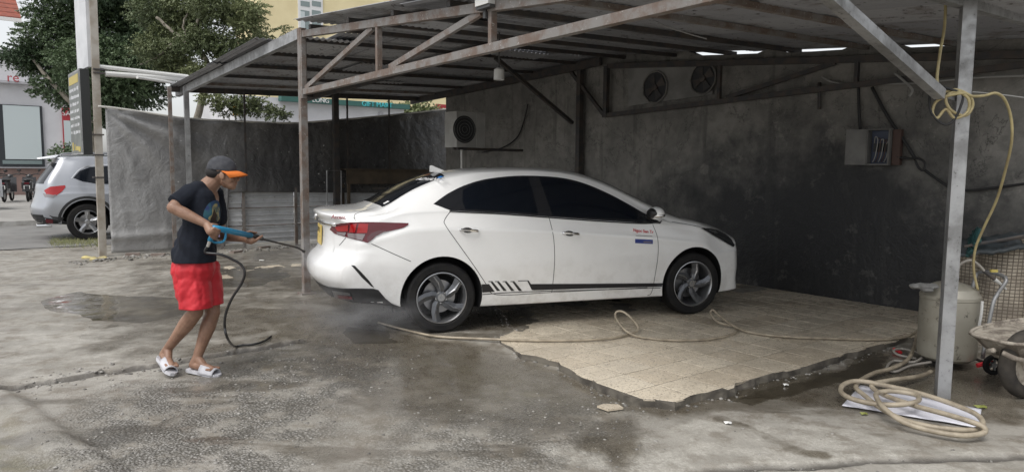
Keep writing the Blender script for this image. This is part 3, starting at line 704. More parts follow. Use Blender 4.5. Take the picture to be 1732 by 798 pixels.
def boolean_wells(me, cyls, mats):
    o = bpy.data.objects.new('b', me); COL.objects.link(o)
    for mt in mats: me.materials.append(M[mt])
    tmp = []
    for (x, y0, y1, z, r) in cyls:
        m = MB(); m.lathe([(0, y0), (r, y0), (r, y1), (0, y1)], 56, Vector((x, 0, z)), Vector((0, 1, 0)))
        cm = m.mesh('c'); bm = bmesh.new(); bm.from_mesh(cm); bmesh.ops.remove_doubles(bm, verts=bm.verts, dist=1e-5); bmesh.ops.recalc_face_normals(bm, faces=bm.faces); bm.to_mesh(cm); bm.free()
        for mt in mats: cm.materials.append(M[mt])
        cm.polygons.foreach_set('material_index', [1] * len(cm.polygons))
        c = bpy.data.objects.new('c', cm); COL.objects.link(c); tmp.append(c)
        b = o.modifiers.new('b', 'BOOLEAN'); b.object = c; b.operation = 'DIFFERENCE'; b.solver = 'EXACT'; b.material_mode = 'TRANSFER'
    dg = bpy.context.evaluated_depsgraph_get(); m2 = bpy.data.meshes.new_from_object(o.evaluated_get(dg))
    for c in tmp: bpy.data.objects.remove(c)
    bpy.data.objects.remove(o); autosmooth(m2, 38); return m2
TWIN = {}
class Skin:
    """lays features on a body shell, either seen from the camera's photo pixels or along a fixed direction of the car"""
    def __init__(s, me, root):
        bm = bmesh.new(); bm.from_mesh(me); s.t = BVHTree.FromBMesh(bm); bm.free(); s.root = root
        s.mw = Matrix.Translation(root.location) @ Matrix.Rotation(root.rotation_euler.z, 4, 'Z'); s.mi = s.mw.inverted(); s.o = s.mi @ CAM
    def px(s, a, b):
        d = (s.mi.to_3x3() @ ray(a, b)).normalized(); h = s.t.ray_cast(s.o, d)
        k = 0
        while h[0] is None and k < 40:       # just off the outline: step inwards to the body
            k += 1; c_ = px_of(s.mw @ Vector((1.2, -.8, .7))); f_ = 1 - .012 * k; d = (s.mi.to_3x3() @ ray(c_[0] + (a - c_[0]) * f_, b + (c_[1] - b) * .004 * k)).normalized(); h = s.t.ray_cast(s.o, d)
        return h[0], h[1]
    def poly(s, pts, name, mat, eps=.003, cell=7.0, mirror=True, fn=None, thick=.0, smooth=True, parent=None, label=None):
        """outline in photo pixels -> conforming panel of real thickness"""
        f = fn or s.px
        bm = bmesh.new(); vs = [bm.verts.new((a, b, 0)) for a, b in pts]; bm.faces.new(vs)
        xs = [a for a, b in pts]; ys_ = [b for a, b in pts]
        for ax, lo, hi in ((0, min(xs), max(xs)), (1, min(ys_), max(ys_))):
            k = int((hi - lo) / cell)
            for i in range(1, k + 1):
                q = lo + (hi - lo) * i / (k + 1); co_ = (q, 0, 0) if ax == 0 else (0, q, 0); no_ = (1, 0, 0) if ax == 0 else (0, 1, 0)
                bmesh.ops.bisect_plane(bm, geom=bm.verts[:] + bm.edges[:] + bm.faces[:], plane_co=co_, plane_no=no_)
        bmesh.ops.triangulate(bm, faces=[x for x in bm.faces if len(x.verts) > 4])
        bm.normal_update()
        for v in bm.verts:
            p, nn = f(v.co.x, v.co.y); v.co = p + nn * eps
        bm.normal_update()
        # face outwards
        c = sum((x.calc_center_median() for x in bm.faces), Vector()) / max(1, len(bm.faces)); av = sum((x.normal * x.calc_area() for x in bm.faces), Vector())
        pn = f(sum(xs) / len(xs), sum(ys_) / len(ys_))[1]
        if av.dot(pn) < 0: bmesh.ops.reverse_faces(bm, faces=bm.faces)
        outs = []
        for sgn in ((1, -1) if mirror else (1,)):
            if sgn < 0:
                for v in bm.verts: v.co.y = -v.co.y
                bmesh.ops.reverse_faces(bm, faces=bm.faces)
            me = bpy.data.meshes.new(name); bm.to_mesh(me)
            if smooth: me.shade_smooth()
            par = parent or s.root
            if sgn < 0 and par in TWIN: par = TWIN[par]
            o = link(name, me, mat, par); BASE[o] = Vector((0, 0, 0)); outs.append(o)
            if thick: sd = o.modifiers.new('t', 'SOLIDIFY'); sd.thickness = thick; sd.offset = -1
            if label: o['label'] = label
        bm.free()
        if mirror: TWIN[outs[0]] = outs[1]
        return outs[0]
    def line(s, pts, w, name, mat, eps=.0015, mirror=True, fn=None, parent=None, n=6, depth=None):
        f = fn or s.px; P = spline2(pts, n, False); L = [f(a, b) for a, b in P]; m = MB(); k = len(L); vs = []
        for i, (p, nn) in enumerate(L):
            t = (L[min(i + 1, k - 1)][0] - L[max(i - 1, 0)][0]).normalized(); sd = t.cross(nn).normalized() * (w / 2); vs += [p + nn * eps - sd, p + nn * eps + sd]
        m.add(vs, [(2 * i, 2 * i + 1, 2 * i + 3, 2 * i + 2) for i in range(k - 1)])
        if mirror:
            m2 = MB(); m2.add([Vector((p.x, -p.y, p.z)) for p in vs], [(2 * i + 2, 2 * i + 3, 2 * i + 1, 2 * i) for i in range(k - 1)]); obj(name, m2, mat, parent or s.root, local=True)
        return obj(name, m, mat, parent or s.root, local=True)
# paints and trims
def paint(name, col, flake=0.0, dirt=.25):
    n = NT(name); p = n.sep(); lo = n.mapr(p[2], .15, .75, 1, 0)
    d = n.math('MULTIPLY', n.mapr(n.noise(5, 8, .7), .42, .66), n.math('ADD', n.math('MULTIPLY', lo, dirt), dirt * .12))
    film = n.mapr(n.noise(2.0, 6, .6, n.stretch((1, 1, .25))), .35, .7)
    c = n.mix(d, col, (.33, .30, .25)); n.set(col=c, rough=n.mix(d, .30, .6), metal=flake, coat=1.0, crough=n.mapr(film, 0, 1, .02, .07), nrm=n.bump(n.noise(900, 2, .5), .03, .0005)); return n.m
paint('white_paint', (.80, .80, .79), dirt=.30); paint('silver_paint', (.34, .355, .385), .45, .2)
pm('black_trim', (.012, .012, .013), .42); pm('well_black', (.008, .008, .009), .8); pm('gap_black', (.02, .02, .021), .7)
pm('tyre_rubber', (.009, .009, .010), .7, col2=(.017, .016, .015), ns=12, bump=.15, bs=60, spec=.25)
pm('tinted_glass', (.005, .007, .011), .10, spec=.35); pm('pillar_black', (.016, .017, .020), .2, coat=.3)
pm('chrome', (.72, .72, .72), .12, 1.0); pm('dark_alloy', (.13, .135, .145), .32, .75); pm('mid_alloy', (.38, .385, .395), .28, .85)
pm('red_lens', (.10, .004, .010), .12, coat=.25); pm('red_bright', (.34, .008, .010), .18, coat=.25); pm('clear_lens', (.20, .165, .17), .1, coat=1.0); pm('dark_lens', (.075, .006, .010), .08, coat=1.0); pm('smoke_lens', (.02, .022, .026), .06, coat=1.0)
pm('plate_yellow', (.62, .46, .12), .45); pm('plate_white', (.75, .75, .73), .45); pm('sticker_black', (.015, .015, .017), .35); pm('sticker_white', (.80, .80, .80), .4); pm('sticker_red', (.58, .03, .04), .4); pm('sticker_blue', (.02, .04, .22), .4); pm('bright_blue', (.02, .22, .65), .4); pm('badge_red', (.22, .01, .02), .3)
pm('disc_steel', (.34, .34, .35), .3, .9)
def wheel(root, x, y, z, R, side, rim_r, width, name='wheel', spokes=5, am='dark_alloy', am2='mid_alloy', twist=.42, rot=0.0):
    """side -1: outer face towards -y"""
    c = Vector((x, y, z)); ax = Vector((0, side, 0)); h = width / 2
    m = MB(); k = .95 * rim_r
    m.lathe([(k, -h), (rim_r + .012, -h), (R * .93, -h), (R * .985, -h * .86), (R, -h * .55), (R, h * .55), (R * .985, h * .86), (R * .93, h), (rim_r + .02, h * 1.0), (rim_r + .004, h * .9), (k, h * .84)], 56, c, ax)
    for g in (-.45, -.15, .15, .45): m.lathe([(R + .0015, h * g - .022), (R + .004, h * g - .018), (R + .004, h * g + .018), (R + .0015, h * g + .022)], 40, c, ax)
    w = obj(name, m, 'tyre_rubber', root, local=True, auto=30); tag(w)
    m = MB(); m.lathe([(rim_r * .93, -h * .9), (rim_r * .93, h * .55), (rim_r * .96, h * .80), (rim_r * 1.0, h * .90), (rim_r * 1.015, h * .97), (rim_r * .985, h * .99), (rim_r * .945, h * .86), (rim_r * .91, h * .5), (rim_r * .90, -h * .9)], 56, c, ax); obj('rim', m, am2, w, local=True, auto=30)
    m = MB(); m.lathe([(0, -h * .2), (rim_r * .66, -h * .2), (rim_r * .66, -h * .1), (0, -h * .1)], 32, c, ax); obj('brake_disc', m, 'disc_steel', w, local=True)
    m = MB(); m.lathe([(0, -h * .8), (rim_r * .9, -h * .8), (rim_r * .9, -h * .75), (0, -h * .75)], 32, c, ax); obj('wheel_back', m, 'well_black', w, local=True)
    e1 = Vector((1, 0, 0)); e2 = Vector((0, 0, 1))
    P = lambda r, a, d: c + (e1 * math.cos(a) + e2 * math.sin(a)) * r + ax * d
    m = MB(); m.lathe([(0, h * .70), (rim_r * .14, h * .72), (rim_r * .24, h * .66), (rim_r * .28, h * .50), (rim_r * .28, 0), (0, 0)], 24, c, ax); obj('hub', m, am, w, local=True, auto=30)
    for i in range(spokes):
        a = rot + i * 2 * math.pi / spokes; m = MB()
        def sec(r, aa, ww, dt, db): return [P(r, aa - ww, dt - .006), P(r, aa, dt + .004), P(r, aa + ww, dt - .012), P(r, aa + ww * .8, db), P(r, aa - ww * .8, db)]
        rr = [(rim_r * .20, a, .58, h * .66, h * .2), (rim_r * .42, a + twist * .25, .40, h * .70, h * .25), (rim_r * .68, a + twist * .65, .26, h * .78, h * .35), (rim_r * .955, a + twist, .20, h * .88, h * .5)]
        S_ = [sec(*q) for q in rr]; vs = [p for q in S_ for p in q]; fs = [(i_ * 5 + j, i_ * 5 + (j + 1) % 5, (i_ + 1) * 5 + (j + 1) % 5, (i_ + 1) * 5 + j) for i_ in range(3) for j in range(5)] + [(4, 3, 2, 1, 0), tuple(range(15, 20))]
        m.add(vs, fs)
        # machined blade along the trailing edge
        obj('spoke', m, am, w, local=True); m = MB()
        bl = [(rim_r * .30, a + .18), (rim_r * .62, a + twist * .55 - .02), (rim_r * .93, a + twist - .06)]
        vs = []
        for r_, aa in bl: vs += [P(r_, aa - .015, h * .90 - (.02 if r_ < .1 else 0)), P(r_, aa + .07, h * .80 - (.02 if r_ < .1 else 0)), P(r_, aa + .02, h * .5)]
        m.add(vs, [(i_ * 3 + j, i_ * 3 + (j + 1) % 3, (i_ + 1) * 3 + (j + 1) % 3, (i_ + 1) * 3 + j) for i_ in range(2) for j in range(3)] + [(2, 1, 0), (6, 7, 8)]); obj('spoke_blade', m, am2, w, local=True)
    m = MB()
    for i in range(spokes): m.lathe([(0, h * .60), (.011, h * .60), (.010, h * .68), (0, h * .68)], 8, P(rim_r * .20, rot + .6 + i * 2 * math.pi / spokes, 0), ax)
    tag(obj('wheel_nuts', m, 'chrome', w, local=True), kind='stuff')
    m = MB(); m.lathe([(.030, h * .715), (.034, h * .735), (.0, h * .735)], 20, c, ax); obj('hub_cap', m, am2, w, local=True, auto=30)
    m = MB(); m.lathe([(.020, h * .738), (.024, h * .738), (.024, h * .745), (.020, h * .745)], 20, c, ax); obj('hub_emblem', m, 'chrome', w, local=True)
    return w

# ------------------------------------------------------------------ the white sedan
SED = dict(x0=-1.00, x1=3.49, wmax=.865, n=120, rfade=-.15, ffade=2.55, rcorner=.30, rpow=2.7, fcorner=.46, fpow=2.5,
    T=[(-1.0, 1.060), (-.9, 1.072), (-.75, 1.078), (-.62, 1.088), (-.5, 1.118), (-.3, 1.222), (-.1, 1.322), (.1, 1.393), (.25, 1.424), (.4, 1.440), (.6, 1.455), (.9, 1.465), (1.2, 1.460), (1.45, 1.438), (1.65, 1.395), (1.85, 1.325), (2.1, 1.21), (2.3, 1.115), (2.5, 1.015), (2.58, .985), (2.7, .968), (2.95, .93), (3.15, .89), (3.3, .85), (3.4, .81), (3.49, .755)],
    ZR=[(-1.0, 1.03), (-.8, 1.05), (-.58, 1.07), (-.46, 1.095), (-.2, 1.218), (.14, 1.338), (.4, 1.398), (.93, 1.418), (1.2, 1.402), (1.36, 1.375), (1.68, 1.268), (2.0, 1.118), (2.25, .992), (2.36, .945), (2.5, .925), (2.75, .895), (3.0, .85), (3.2, .80), (3.35, .755), (3.49, .69)],
    YR=[(-1.0, .66), (-.7, .70), (-.5, .66), (-.2, .615), (.14, .59), (.9, .60), (1.36, .61), (1.68, .635), (2.0, .675), (2.25, .735), (2.4, .75), (2.7, .74), (3.0, .71), (3.44, .64)],
    ZB=[(-1.0, .95), (-.7, 1.0), (-.3, 1.055), (0, 1.068), (.5, 1.05), (1, 1.018), (1.6, .972), (2.13, .925), (2.4, .89), (2.8, .845), (3.1, .785), (3.3, .725), (3.49, .66)],
    YB=[(-1.0, .80), (-.5, .80), (0, .795), (1, .805), (2.1, .81), (2.6, .80), (3.0, .79), (3.44, .74)],
    ZBOT=[(-1.0, .29), (-.6, .25), (-.38, .215), (.4, .195), (2.2, .185), (2.9, .175), (3.44, .185)],
    WP=[(-1.0, .935), (-.6, .972), (-.2, .995), (.2, 1), (2.3, 1), (2.75, .99), (3.1, .965), (3.44, .90)],
    rear=[(.24, .13), (.33, .045), (.42, -.02), (.5, -.07), (.58, -.065), (.64, -.03), (.69, .025), (.76, .05), (.9, .055), (.97, .035), (1.03, .005), (1.08, 0)],
    front=[(.15, .06), (.22, .0), (.30, .01), (.45, .0), (.60, .01), (.68, .03), (.74, .06), (.8, .09)])
car = thing('car', Vector((-.899, 6.885, 0)), 'wet white sedan with tinted windows and black side stripe parked on the tiles', 'car', rz=.357); BASE[car] = Vector((0, 0, 0))
bme = shell(SED, 'body')
raw = bme.copy()
bme = boolean_wells(bme, [(0, -1.1, -.52, .315, .368), (0, .52, 1.1, .315, .368), (2.6, -1.1, -.52, .318, .368), (2.6, .52, 1.1, .318, .368)], ['white_paint', 'well_black'])
for f_ in bme.polygons:
    if f_.normal.z < -.6 and f_.center.z < .42: f_.material_index = 1
body = link('body', bme, [], car); BASE[body] = Vector((0, 0, 0))
sk = Skin(raw, car)
for x in (0, 2.6):
    for s_ in (-1, 1): wheel(car, x, .735 * s_, .312, .312, s_, .224, .195, rot=.25 if x == 0 else .95, twist=.5)
m = MB(); m.tube([(0, -.7, .30), (0, .7, .30)], .04); m.tube([(2.6, -.7, .30), (2.6, .7, .30)], .04); m.box((1.1, 0, .20), 3.0, 1.3, .04); obj('underbody', m, 'well_black', car, local=True)
# glasshouse, traced on the side of the body
dlo = spline2([(733, 345), (757, 328), (785, 314), (818, 304), (860, 298.5), (900, 297.5), (950, 301), (990, 311), (1030, 328), (1062, 345), (1088, 360), (1118, 376)], 5, False) + [(1116, 378.5), (1085, 377), (1020, 373), (930, 366.5), (850, 360.5), (790, 357.5), (762, 356)]
sk.poly(dlo, 'window_frame', 'pillar_black', .0025)
g1 = [(783, 321), (800, 312), (830, 304.5), (862, 301), (893, 300.5), (899, 318), (910, 361), (850, 357), (787, 353.5), (782, 340)]
g2 = [(912, 300.5), (950, 304), (988, 313.5), (1028, 331), (1060, 347.5), (1078, 358), (1078, 372), (1020, 369.5), (935, 364.5), (926, 340)]
sk.poly(g1, 'rear_door_window', 'tinted_glass', .005); sk.poly(g2, 'front_door_window', 'tinted_glass', .005)
sk.line([(1118, 376.5), (1085, 378), (1020, 374.5), (930, 368), (850, 362), (790, 359), (760, 357.5)], .012, 'window_trim', 'black_trim', .004)
m_ = sk.line([(1104, 378), (1112, 377), (1119, 374)], .010, 'window_trim', 'chrome', .008)
# rear screen and windscreen, laid on along the car's own axes
def fr(dr, org):
    def f(a, b):
        h = sk.t.ray_cast(org(a, b), Vector(dr)); return (h[0], h[1]) if h[0] is not None else sk.t.find_nearest(org(a, b) + Vector(dr))[:2]
    return f
top = fr((0, 0, -1), lambda a, b: Vector((a / 100, b / 100, 3)))
rs = [(-47, -57), (-49, -30), (-49.5, 0), (-49, 30), (-47, 57), (-25, 54), (-5, 51.5), (8, 50), (12, 46), (14, 20), (14.5, 0), (14, -20), (12, -46), (8, -50), (-5, -51.5), (-25, -54)]
rscr = sk.poly(rs, 'rear_window', 'tinted_glass', .003, 5, False, top)
ws = [(254, -62), (258, -30), (259, 0), (258, 30), (254, 62), (232, 60), (200, 57), (180, 54.5), (160, 52), (153, 48), (150, 20), (149.5, 0), (150, -20), (153, -48), (160, -52), (180, -54.5), (200, -57), (232, -60)]
sk.poly(ws, 'windscreen', 'tinted_glass', .003, 6, False, top)
# roof fin
h0 = sk.px(742, 293)[0]; c0 = Vector((.20, 0, sk.t.ray_cast(Vector((.20, 0, 3)), Vector((0, 0, -1)))[0].z))
m = MB(); prof = [(-.10, 0), (-.105, .060), (-.085, .066), (-.04, .045), (.03, .018), (.09, .0)]
for wy in (0,):
    L_ = [c0 + Vector((a, -.006 - .022 * (1 - b / .066), b - .01)) for a, b in prof]; R2_ = [Vector((p.x, -p.y, p.z)) for p in L_]
    k = len(prof); m.add(L_ + R2_, [tuple(range(k)), tuple(range(k, 2 * k))[::-1]] + [(i, k + i, k + (i + 1) % k, (i + 1) % k) for i in range(k)])
obj('antenna_fin', m, 'white_paint', car, local=True, auto=40)
# tail lamp
tl = [(558.5, 388), (563, 380.5), (578, 377), (610, 375.5), (650, 376), (691, 377.5), (690, 381), (682, 385.5), (665, 389.5), (648, 393), (636, 399), (628, 406.5), (622, 410.5), (600, 404.5), (580, 399), (567, 395)]
lamp = sk.poly(tl, 'tail_lamp', 'red_lens', .006, 5, True, label='dark red wraparound tail lamp')
sk.poly([(568, 383), (590, 380), (590, 391), (572, 391)], 'lamp_cell', 'red_bright', .010, 5, parent=lamp)
sk.poly([(594, 380), (604, 379), (601, 393), (592, 393)], 'lamp_cell', 'red_bright', .010, 5, parent=lamp)
sk.poly([(607, 379), (623, 379), (621, 394), (604, 394)], 'lamp_cell', 'red_bright', .010, 5, parent=lamp)
sk.poly([(570, 392.5), (587, 393), (585, 399), (573, 396)], 'reverse_lens', 'clear_lens', .010, 5, parent=lamp); sk.poly([(589, 394), (618, 396), (613, 406.5), (590, 401)], 'reverse_lens', 'clear_lens', .010, 5, parent=lamp)
sk.poly([(622, 410.5), (628, 406.5), (636, 399), (648, 393), (660, 390), (640, 390), (628, 394), (621, 402)], 'lamp_edge', 'dark_lens', .011, 5, parent=lamp)
# headlamp
hl = [(1184, 386), (1195, 386.5), (1212, 390), (1226, 397), (1236, 406), (1241, 415), (1239, 418), (1230, 413), (1215, 404), (1200, 395)]
hlamp = sk.poly(hl, 'headlamp', 'smoke_lens', .012, 2.5); sk.poly([(1196, 389), (1208, 391.5), (1213, 396), (1204, 394)], 'headlamp_reflector', 'mid_alloy', .016, 3, parent=hlamp)
# black lower parts of the bumpers
rear = fr((1, 0, 0), lambda a, b: Vector((-3, a / 100, b / 100)))
sk.poly([(-66, 30), (-60, 28.5), (0, 28), (60, 28.5), (66, 30), (70, 40), (50, 41.5), (0, 42), (-50, 41.5), (-70, 40)], 'rear_diffuser', 'black_trim', .004, 6, False, rear)
sk.poly([(524, 476), (545, 483), (580, 487), (632, 487.5), (640, 490), (652, 504), (662, 512), (672, 516.5), (640, 519), (600, 516), (570, 511), (545, 502), (530, 492)], 'bumper_lip', 'black_trim', .006, 6)
sk.poly([(563, 490), (592, 493.5), (598, 507), (568, 503)], 'reflector', 'smoke_lens', .010, 5); sk.poly([(572, 497), (596, 500), (597, 505), (574, 503)], 'fog_lens', 'red_lens', .013, 5)
sk.poly([(594, 448.5), (600, 449), (612, 461), (624, 474), (633, 486), (628, 484), (612, 469), (600, 455)], 'bumper_vent', 'black_trim', .003, 5)
# front grille and intake, across the nose
frn = fr((-1, 0, 0), lambda a, b: Vector((6, a / 100, b / 100)))
sk.poly([(-52, 64), (0, 67), (52, 64), (44, 50), (24, 34), (-24, 34), (-44, 50)], 'front_grille', 'black_trim', .004, 6, False, frn)
# shut lines
for ln in ([(763, 356), (752, 372), (754, 382), (775, 412), (800, 447), (822, 480)], [(928, 366), (936, 400), (938, 440), (935, 480), (933, 494)], [(1104, 380), (1112, 402), (1113, 430), (1108, 465), (1102, 494), (1095, 499)], [(1136, 375), (1160, 379), (1187, 384.5)],
           [(628, 412), (650, 422), (672, 432), (695, 442)], [(602, 374.5), (599, 366), (606, 360), (640, 350)], [(585, 402), (580, 408), (574, 415)], [(822, 480), (840, 498), (935, 494), (1095, 486)]):
    sk.line(ln, .0055, 'shut_line', 'gap_black', .0012)
# stripe decals along the sill
sk.poly([(1121, 478.5), (1000, 479.5), (896, 480), (902, 490.5), (1000, 487.5), (1119, 484.5)], 'side_stripe', 'sticker_black', .0025, 12, False)
sk.poly([(814, 480.5), (827, 480), (837, 493), (816, 494.5)], 'side_stripe', 'sticker_black', .0025, 6, False)
sk.line([(816, 497.5), (880, 493.5), (1000, 490), (1117, 486.5)], .007, 'pinstripe', 'sticker_black', .0025, False)
for x in (829, 840, 853, 866):
    sk.poly([(x + .5, 476.5), (x + 4.5, 476.3), (x + 17, 491.3), (x + 11.5, 491.6)], 'stripe_bar', 'sticker_black', .003, 5, False)
    sk.line([(x - 3, 475.8), (x + 4, 475.6)], .006, 'stripe_bar', 'sticker_black', .003, False, n=2)
sk.line([(876, 474.8), (893, 474.3)], .006, 'stripe_bar', 'sticker_black', .003, False, n=2); sk.poly([(891.5, 474.5), (894, 474.2), (904, 489.8), (899.5, 490.2)], 'stripe_bar', 'sticker_black', .003, 5, False)
# door handles
def handle(px_, py_):
    p, nn = sk.px(px_, py_); p2, _ = sk.px(px_ + 10, py_ + .8); ax = (p2 - p).normalized(); up = nn.cross(ax).normalized()
    if up.z < 0: up = -up
    m = MB(); pts = spline([p - ax * .088 - nn * .004, p - ax * .07 + nn * .022, p + nn * .034, p + ax * .07 + nn * .026, p + ax * .092 - nn * .004], 6)
    k = len(pts); ring = []
    for q in pts: ring.append([q + up * .011 + nn * .002, q + up * .004 + nn * .010, q - up * .010 + nn * .006, q - up * .012 - nn * .004, q + up * .009 - nn * .006])
    m.add([a for r_ in ring for a in r_], [(i * 5 + j, i * 5 + (j + 1) % 5, (i + 1) * 5 + (j + 1) % 5, (i + 1) * 5 + j) for i in range(k - 1) for j in range(5)] + [(0, 1, 2, 3, 4), tuple(range((k - 1) * 5, k * 5))[::-1]])
    ho = obj('door_handle', m, 'chrome', car, local=True, auto=40)
    m = MB(); R_ = Matrix((ax, up, nn)).transposed(); m.ball(p - ax * .01 - nn * .004, .055, .026, .007, 20, 8, R_); obj('handle_cup', m, 'gap_black', ho, local=True, smooth=True)
handle(793, 389.5); handle(965, 395)
# door mirror
p, nn = sk.px(1096, 368); m = MB(); mc = p + Vector((.02, -.11, .05))
m.ball(mc, .075, .10, .062, 20, 12); mo = obj('door_mirror', m, 'white_paint', car, local=True, smooth=True)
m = MB(); m.ball(mc + Vector((.006, -.002, -.020)), .076, .101, .036, 20, 10); obj('mirror_base', m, 'chrome', mo, local=True, smooth=True)
m = MB(); m.ball(mc + Vector((-.022, 0, 0)), .062, .088, .053, 20, 12); obj('mirror_glass', m, 'black_trim', mo, local=True, smooth=True)
m = MB(); m.tube([p + Vector((0, .02, .0)), mc + Vector((0, .05, -.02))], [.035, .028], 10); obj('mirror_arm', m, 'black_trim', mo, local=True)
m = MB(); mc2 = Vector((mc.x, -mc.y, mc.z)); m.ball(mc2, .075, .10, .062, 16, 10); obj('door_mirror', m, 'white_paint', car, local=True, smooth=True)
# number plate in its recess, badges
sk.poly([(-52, 70.5), (0, 70), (52, 70.5), (46, 94), (0, 94.5), (-46, 94)], 'plate_recess', 'white_paint', .001, 8, False, rear)
sk.poly([(-56, 94), (0, 94.5), (56, 94), (56, 96.5), (0, 97), (-56, 96.5)], 'boot_trim', 'chrome', .012, 6, False, rear, .01)
pl = sk.poly([(-17, 73.5), (17, 73.5), (17, 92), (-17, 92)], 'number_plate', 'plate_yellow', .012, 20, False, rear, .006, smooth=False, label='small yellow rear number plate')
hh = rear(0, 83); m = MB()
for r_ in range(2):
    for i in range(4 if r_ == 0 else 5):
        q = Vector((hh[0].x - .0145, .105 - i * (.058 if r_ == 0 else .048), .868 - r_ * .072)); m.box(q, .002, .022, .045)
tag(obj('plate_marks', m, 'gap_black', pl, local=True), kind='stuff')
q = rear(0, 99.5)[0]; tilt = Vector((.25, 0, 1)).normalized()
m = MB(); pts = [q + Vector((-.012, 0, 0)) + Vector((0, -1, 0)) * (.062 * math.cos(a)) + tilt * (.034 * math.sin(a)) for a in np.linspace(0, 2 * math.pi, 28)[:-1]]; m.tube(pts, .006, 6, closed=True)
for s_ in (-1, 1): m.tube([q + Vector((-.012, -s_ * .022 + .012, 0)) - tilt * .026, q + Vector((-.012, -s_ * .022 - .006, 0)) + tilt * .026], .006, 6)
m.tube([q + Vector((-.012, .03, 0)) - tilt * .008, q + Vector((-.012, -.03, 0)) + tilt * .008], .006, 6)
obj('boot_emblem', m, 'chrome', car, local=True, smooth=True)
def text_px(name, s, size, mat, a, b, a2, b2, lift=.004, squash=1.0, fn=None):
    f = fn or sk.px; p, nn = f(a, b); p2, _ = f(a2, b2); ax = (p2 - p); ax -= nn * ax.dot(nn); ax.normalize(); ay = nn.cross(ax)
    return text_on(name, s, size, mat, car, p + nn * lift, ax, ay, .0015, squash)
text_px('model_badge', 'Accent', .050, 'badge_red', 573, 367.5, 583, 368.3, .004, 1.0)
text_px('door_sticker', 'Ngoc San Tr', .044, 'sticker_red', 1088, 391, 1098, 392, .004)
sk.line([(1075, 398.5), (1103, 399.5)], .004, 'door_sticker', 'gap_black', .003, False); sk.poly([(1074, 404), (1104, 405.5), (1104, 412.5), (1074, 411)], 'door_sticker', 'sticker_blue', .003, 8, False)
sk.line([(1088, 409), (1102, 409.7)], .010, 'door_sticker', 'clear_lens', .0045, False)
p, nn = top(4, -24); e_x = Vector((.0, -1, 0)); e_y = (Vector((1, 0, 0)) - nn * nn.x).normalized()
text_px('window_sticker', 'ADVANCE', .088, 'sticker_white', 729, 304.5, 746, 308.8, .008)
p, nn = sk.px(744, 300.5); m = MB(); m.box(p + nn * .006, .13, .04, .003, e_x, e_y, nn); obj('window_sticker', m, 'bright_blue', car, local=True)
p, nn = top(-42, -48); m = MB(); m.box(p + nn * .005, .10, .05, .003, e_x, (Vector((1, 0, 0)) - nn * nn.x).normalized(), nn); obj('window_sticker', m, 'sticker_white', car, local=True)
# ------------------------------------------------------------------ tarpaulin, tin fence and what hangs about them
n = NT('tarp_grey'); wp = n.n('ShaderNodeNewGeometry').outputs['Position']
c = n.mix(n.mapr(n.noise(1.0, 6, .6, wp), .35, .65), (.060, .060, .062), (.095, .093, .090)); z = n.sep(wp)[2]
c = n.mix(n.math('MULTIPLY', n.mapr(n.math('ADD', z, n.math('MULTIPLY', n.noise(2, 5, .6, wp), 1.4)), 1.7, .7), .3), c, (.25, .235, .205))
crz = n.math('ABSOLUTE', n.math('SUBTRACT', n.noise(2.3, 7, .6, wp, 1.2), .5)); c = n.mix(n.math('MULTIPLY', n.mapr(crz, .006, .0), n.mapr(n.noise(1.7, 3, .5, wp), .56, .66)), c, (.33, .33, .32))
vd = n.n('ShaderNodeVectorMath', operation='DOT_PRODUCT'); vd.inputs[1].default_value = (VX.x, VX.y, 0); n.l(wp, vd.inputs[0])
c = n.mix(n.math('MULTIPLY', n.mapr(n.math('ADD', vd.outputs['Value'], n.math('MULTIPLY', n.noise(1.2, 5, .6, wp), 1.6)), 6.2, 1.6), .75), c, (.43, .43, .43))  # skylight on the open left end painted in: colour pales towards the left
c = n.mix(n.mapr(n.noise(26, 3, .5, wp), .715, .73), c, (.6, .6, .58))
n.set(col=c, rough=n.mapr(n.noise(6, 5, .6, wp), .3, .7, .20, .38), nrm=n.bump(n.math('ADD', n.noise(3.5, 6, .6, wp, 1.5), n.math('MULTIPLY', n.noise(30, 4, .6, wp), .15)), .75, .035))
FU = -13.12
top_px = [(176, 183), (215, 188), (260, 195), (300, 201), (350, 205), (400, 207), (450, 209.5), (500, 210), (550, 206), (600, 202), (650, 197), (700, 192), (760, 185)]
bot_px = [(176, 430), (260, 428), (378, 426), (380, 426), (384, 326), (395, 325), (500, 325), (650, 326), (760, 326)]
def prof_v(pts):
    L_ = [onU(a, b, FU) for a, b in pts]; return np.array([uv(p)[1] for p in L_]), np.array([p.z for p in L_])
tv, tz_ = prof_v(top_px); bv, bz_ = prof_v(bot_px)
nvv, nh = 170, 46; vv_ = np.linspace(tv[0], tv[-1], nvv); vs = []
v00, z00 = tv[0], tz_[0]
for v in vv_:
    zt, zb = np.interp(v, tv, tz_), max(np.interp(v, bv, bz_), .02)
    for j in range(nh):
        t = j / (nh - 1); zz = zt + (zb - zt) * t
        ang = math.atan2(z00 + .03 - zz, v - v00 + .08); rr = math.hypot(v - v00, zz - z00)
        d = .085 * math.sin(ang * 17 + .6 * math.sin(rr * 2)) * min(1, rr / .5) * math.exp(-((ang - .45) / .5) ** 2) * math.exp(-rr / 2.4)
        d += .05 * fbm(v * .9, zz * .7, 1.3, 4) + .022 * fbm(v * 3, zz * 1.2, 3, 3)
        d += .035 * math.exp(-((t) / .045) ** 2) * (1 + math.sin(v * 9)) + .05 * math.exp(-((zz - .28 - .03 * (v - tv[0])) / .05) ** 2) * (v < tv[0] + 2.2)
        d += .025 * math.sin(v * 3.2 + zz * 1.1) * t
        vs.append(W(FU + .10 + d, v, zz))
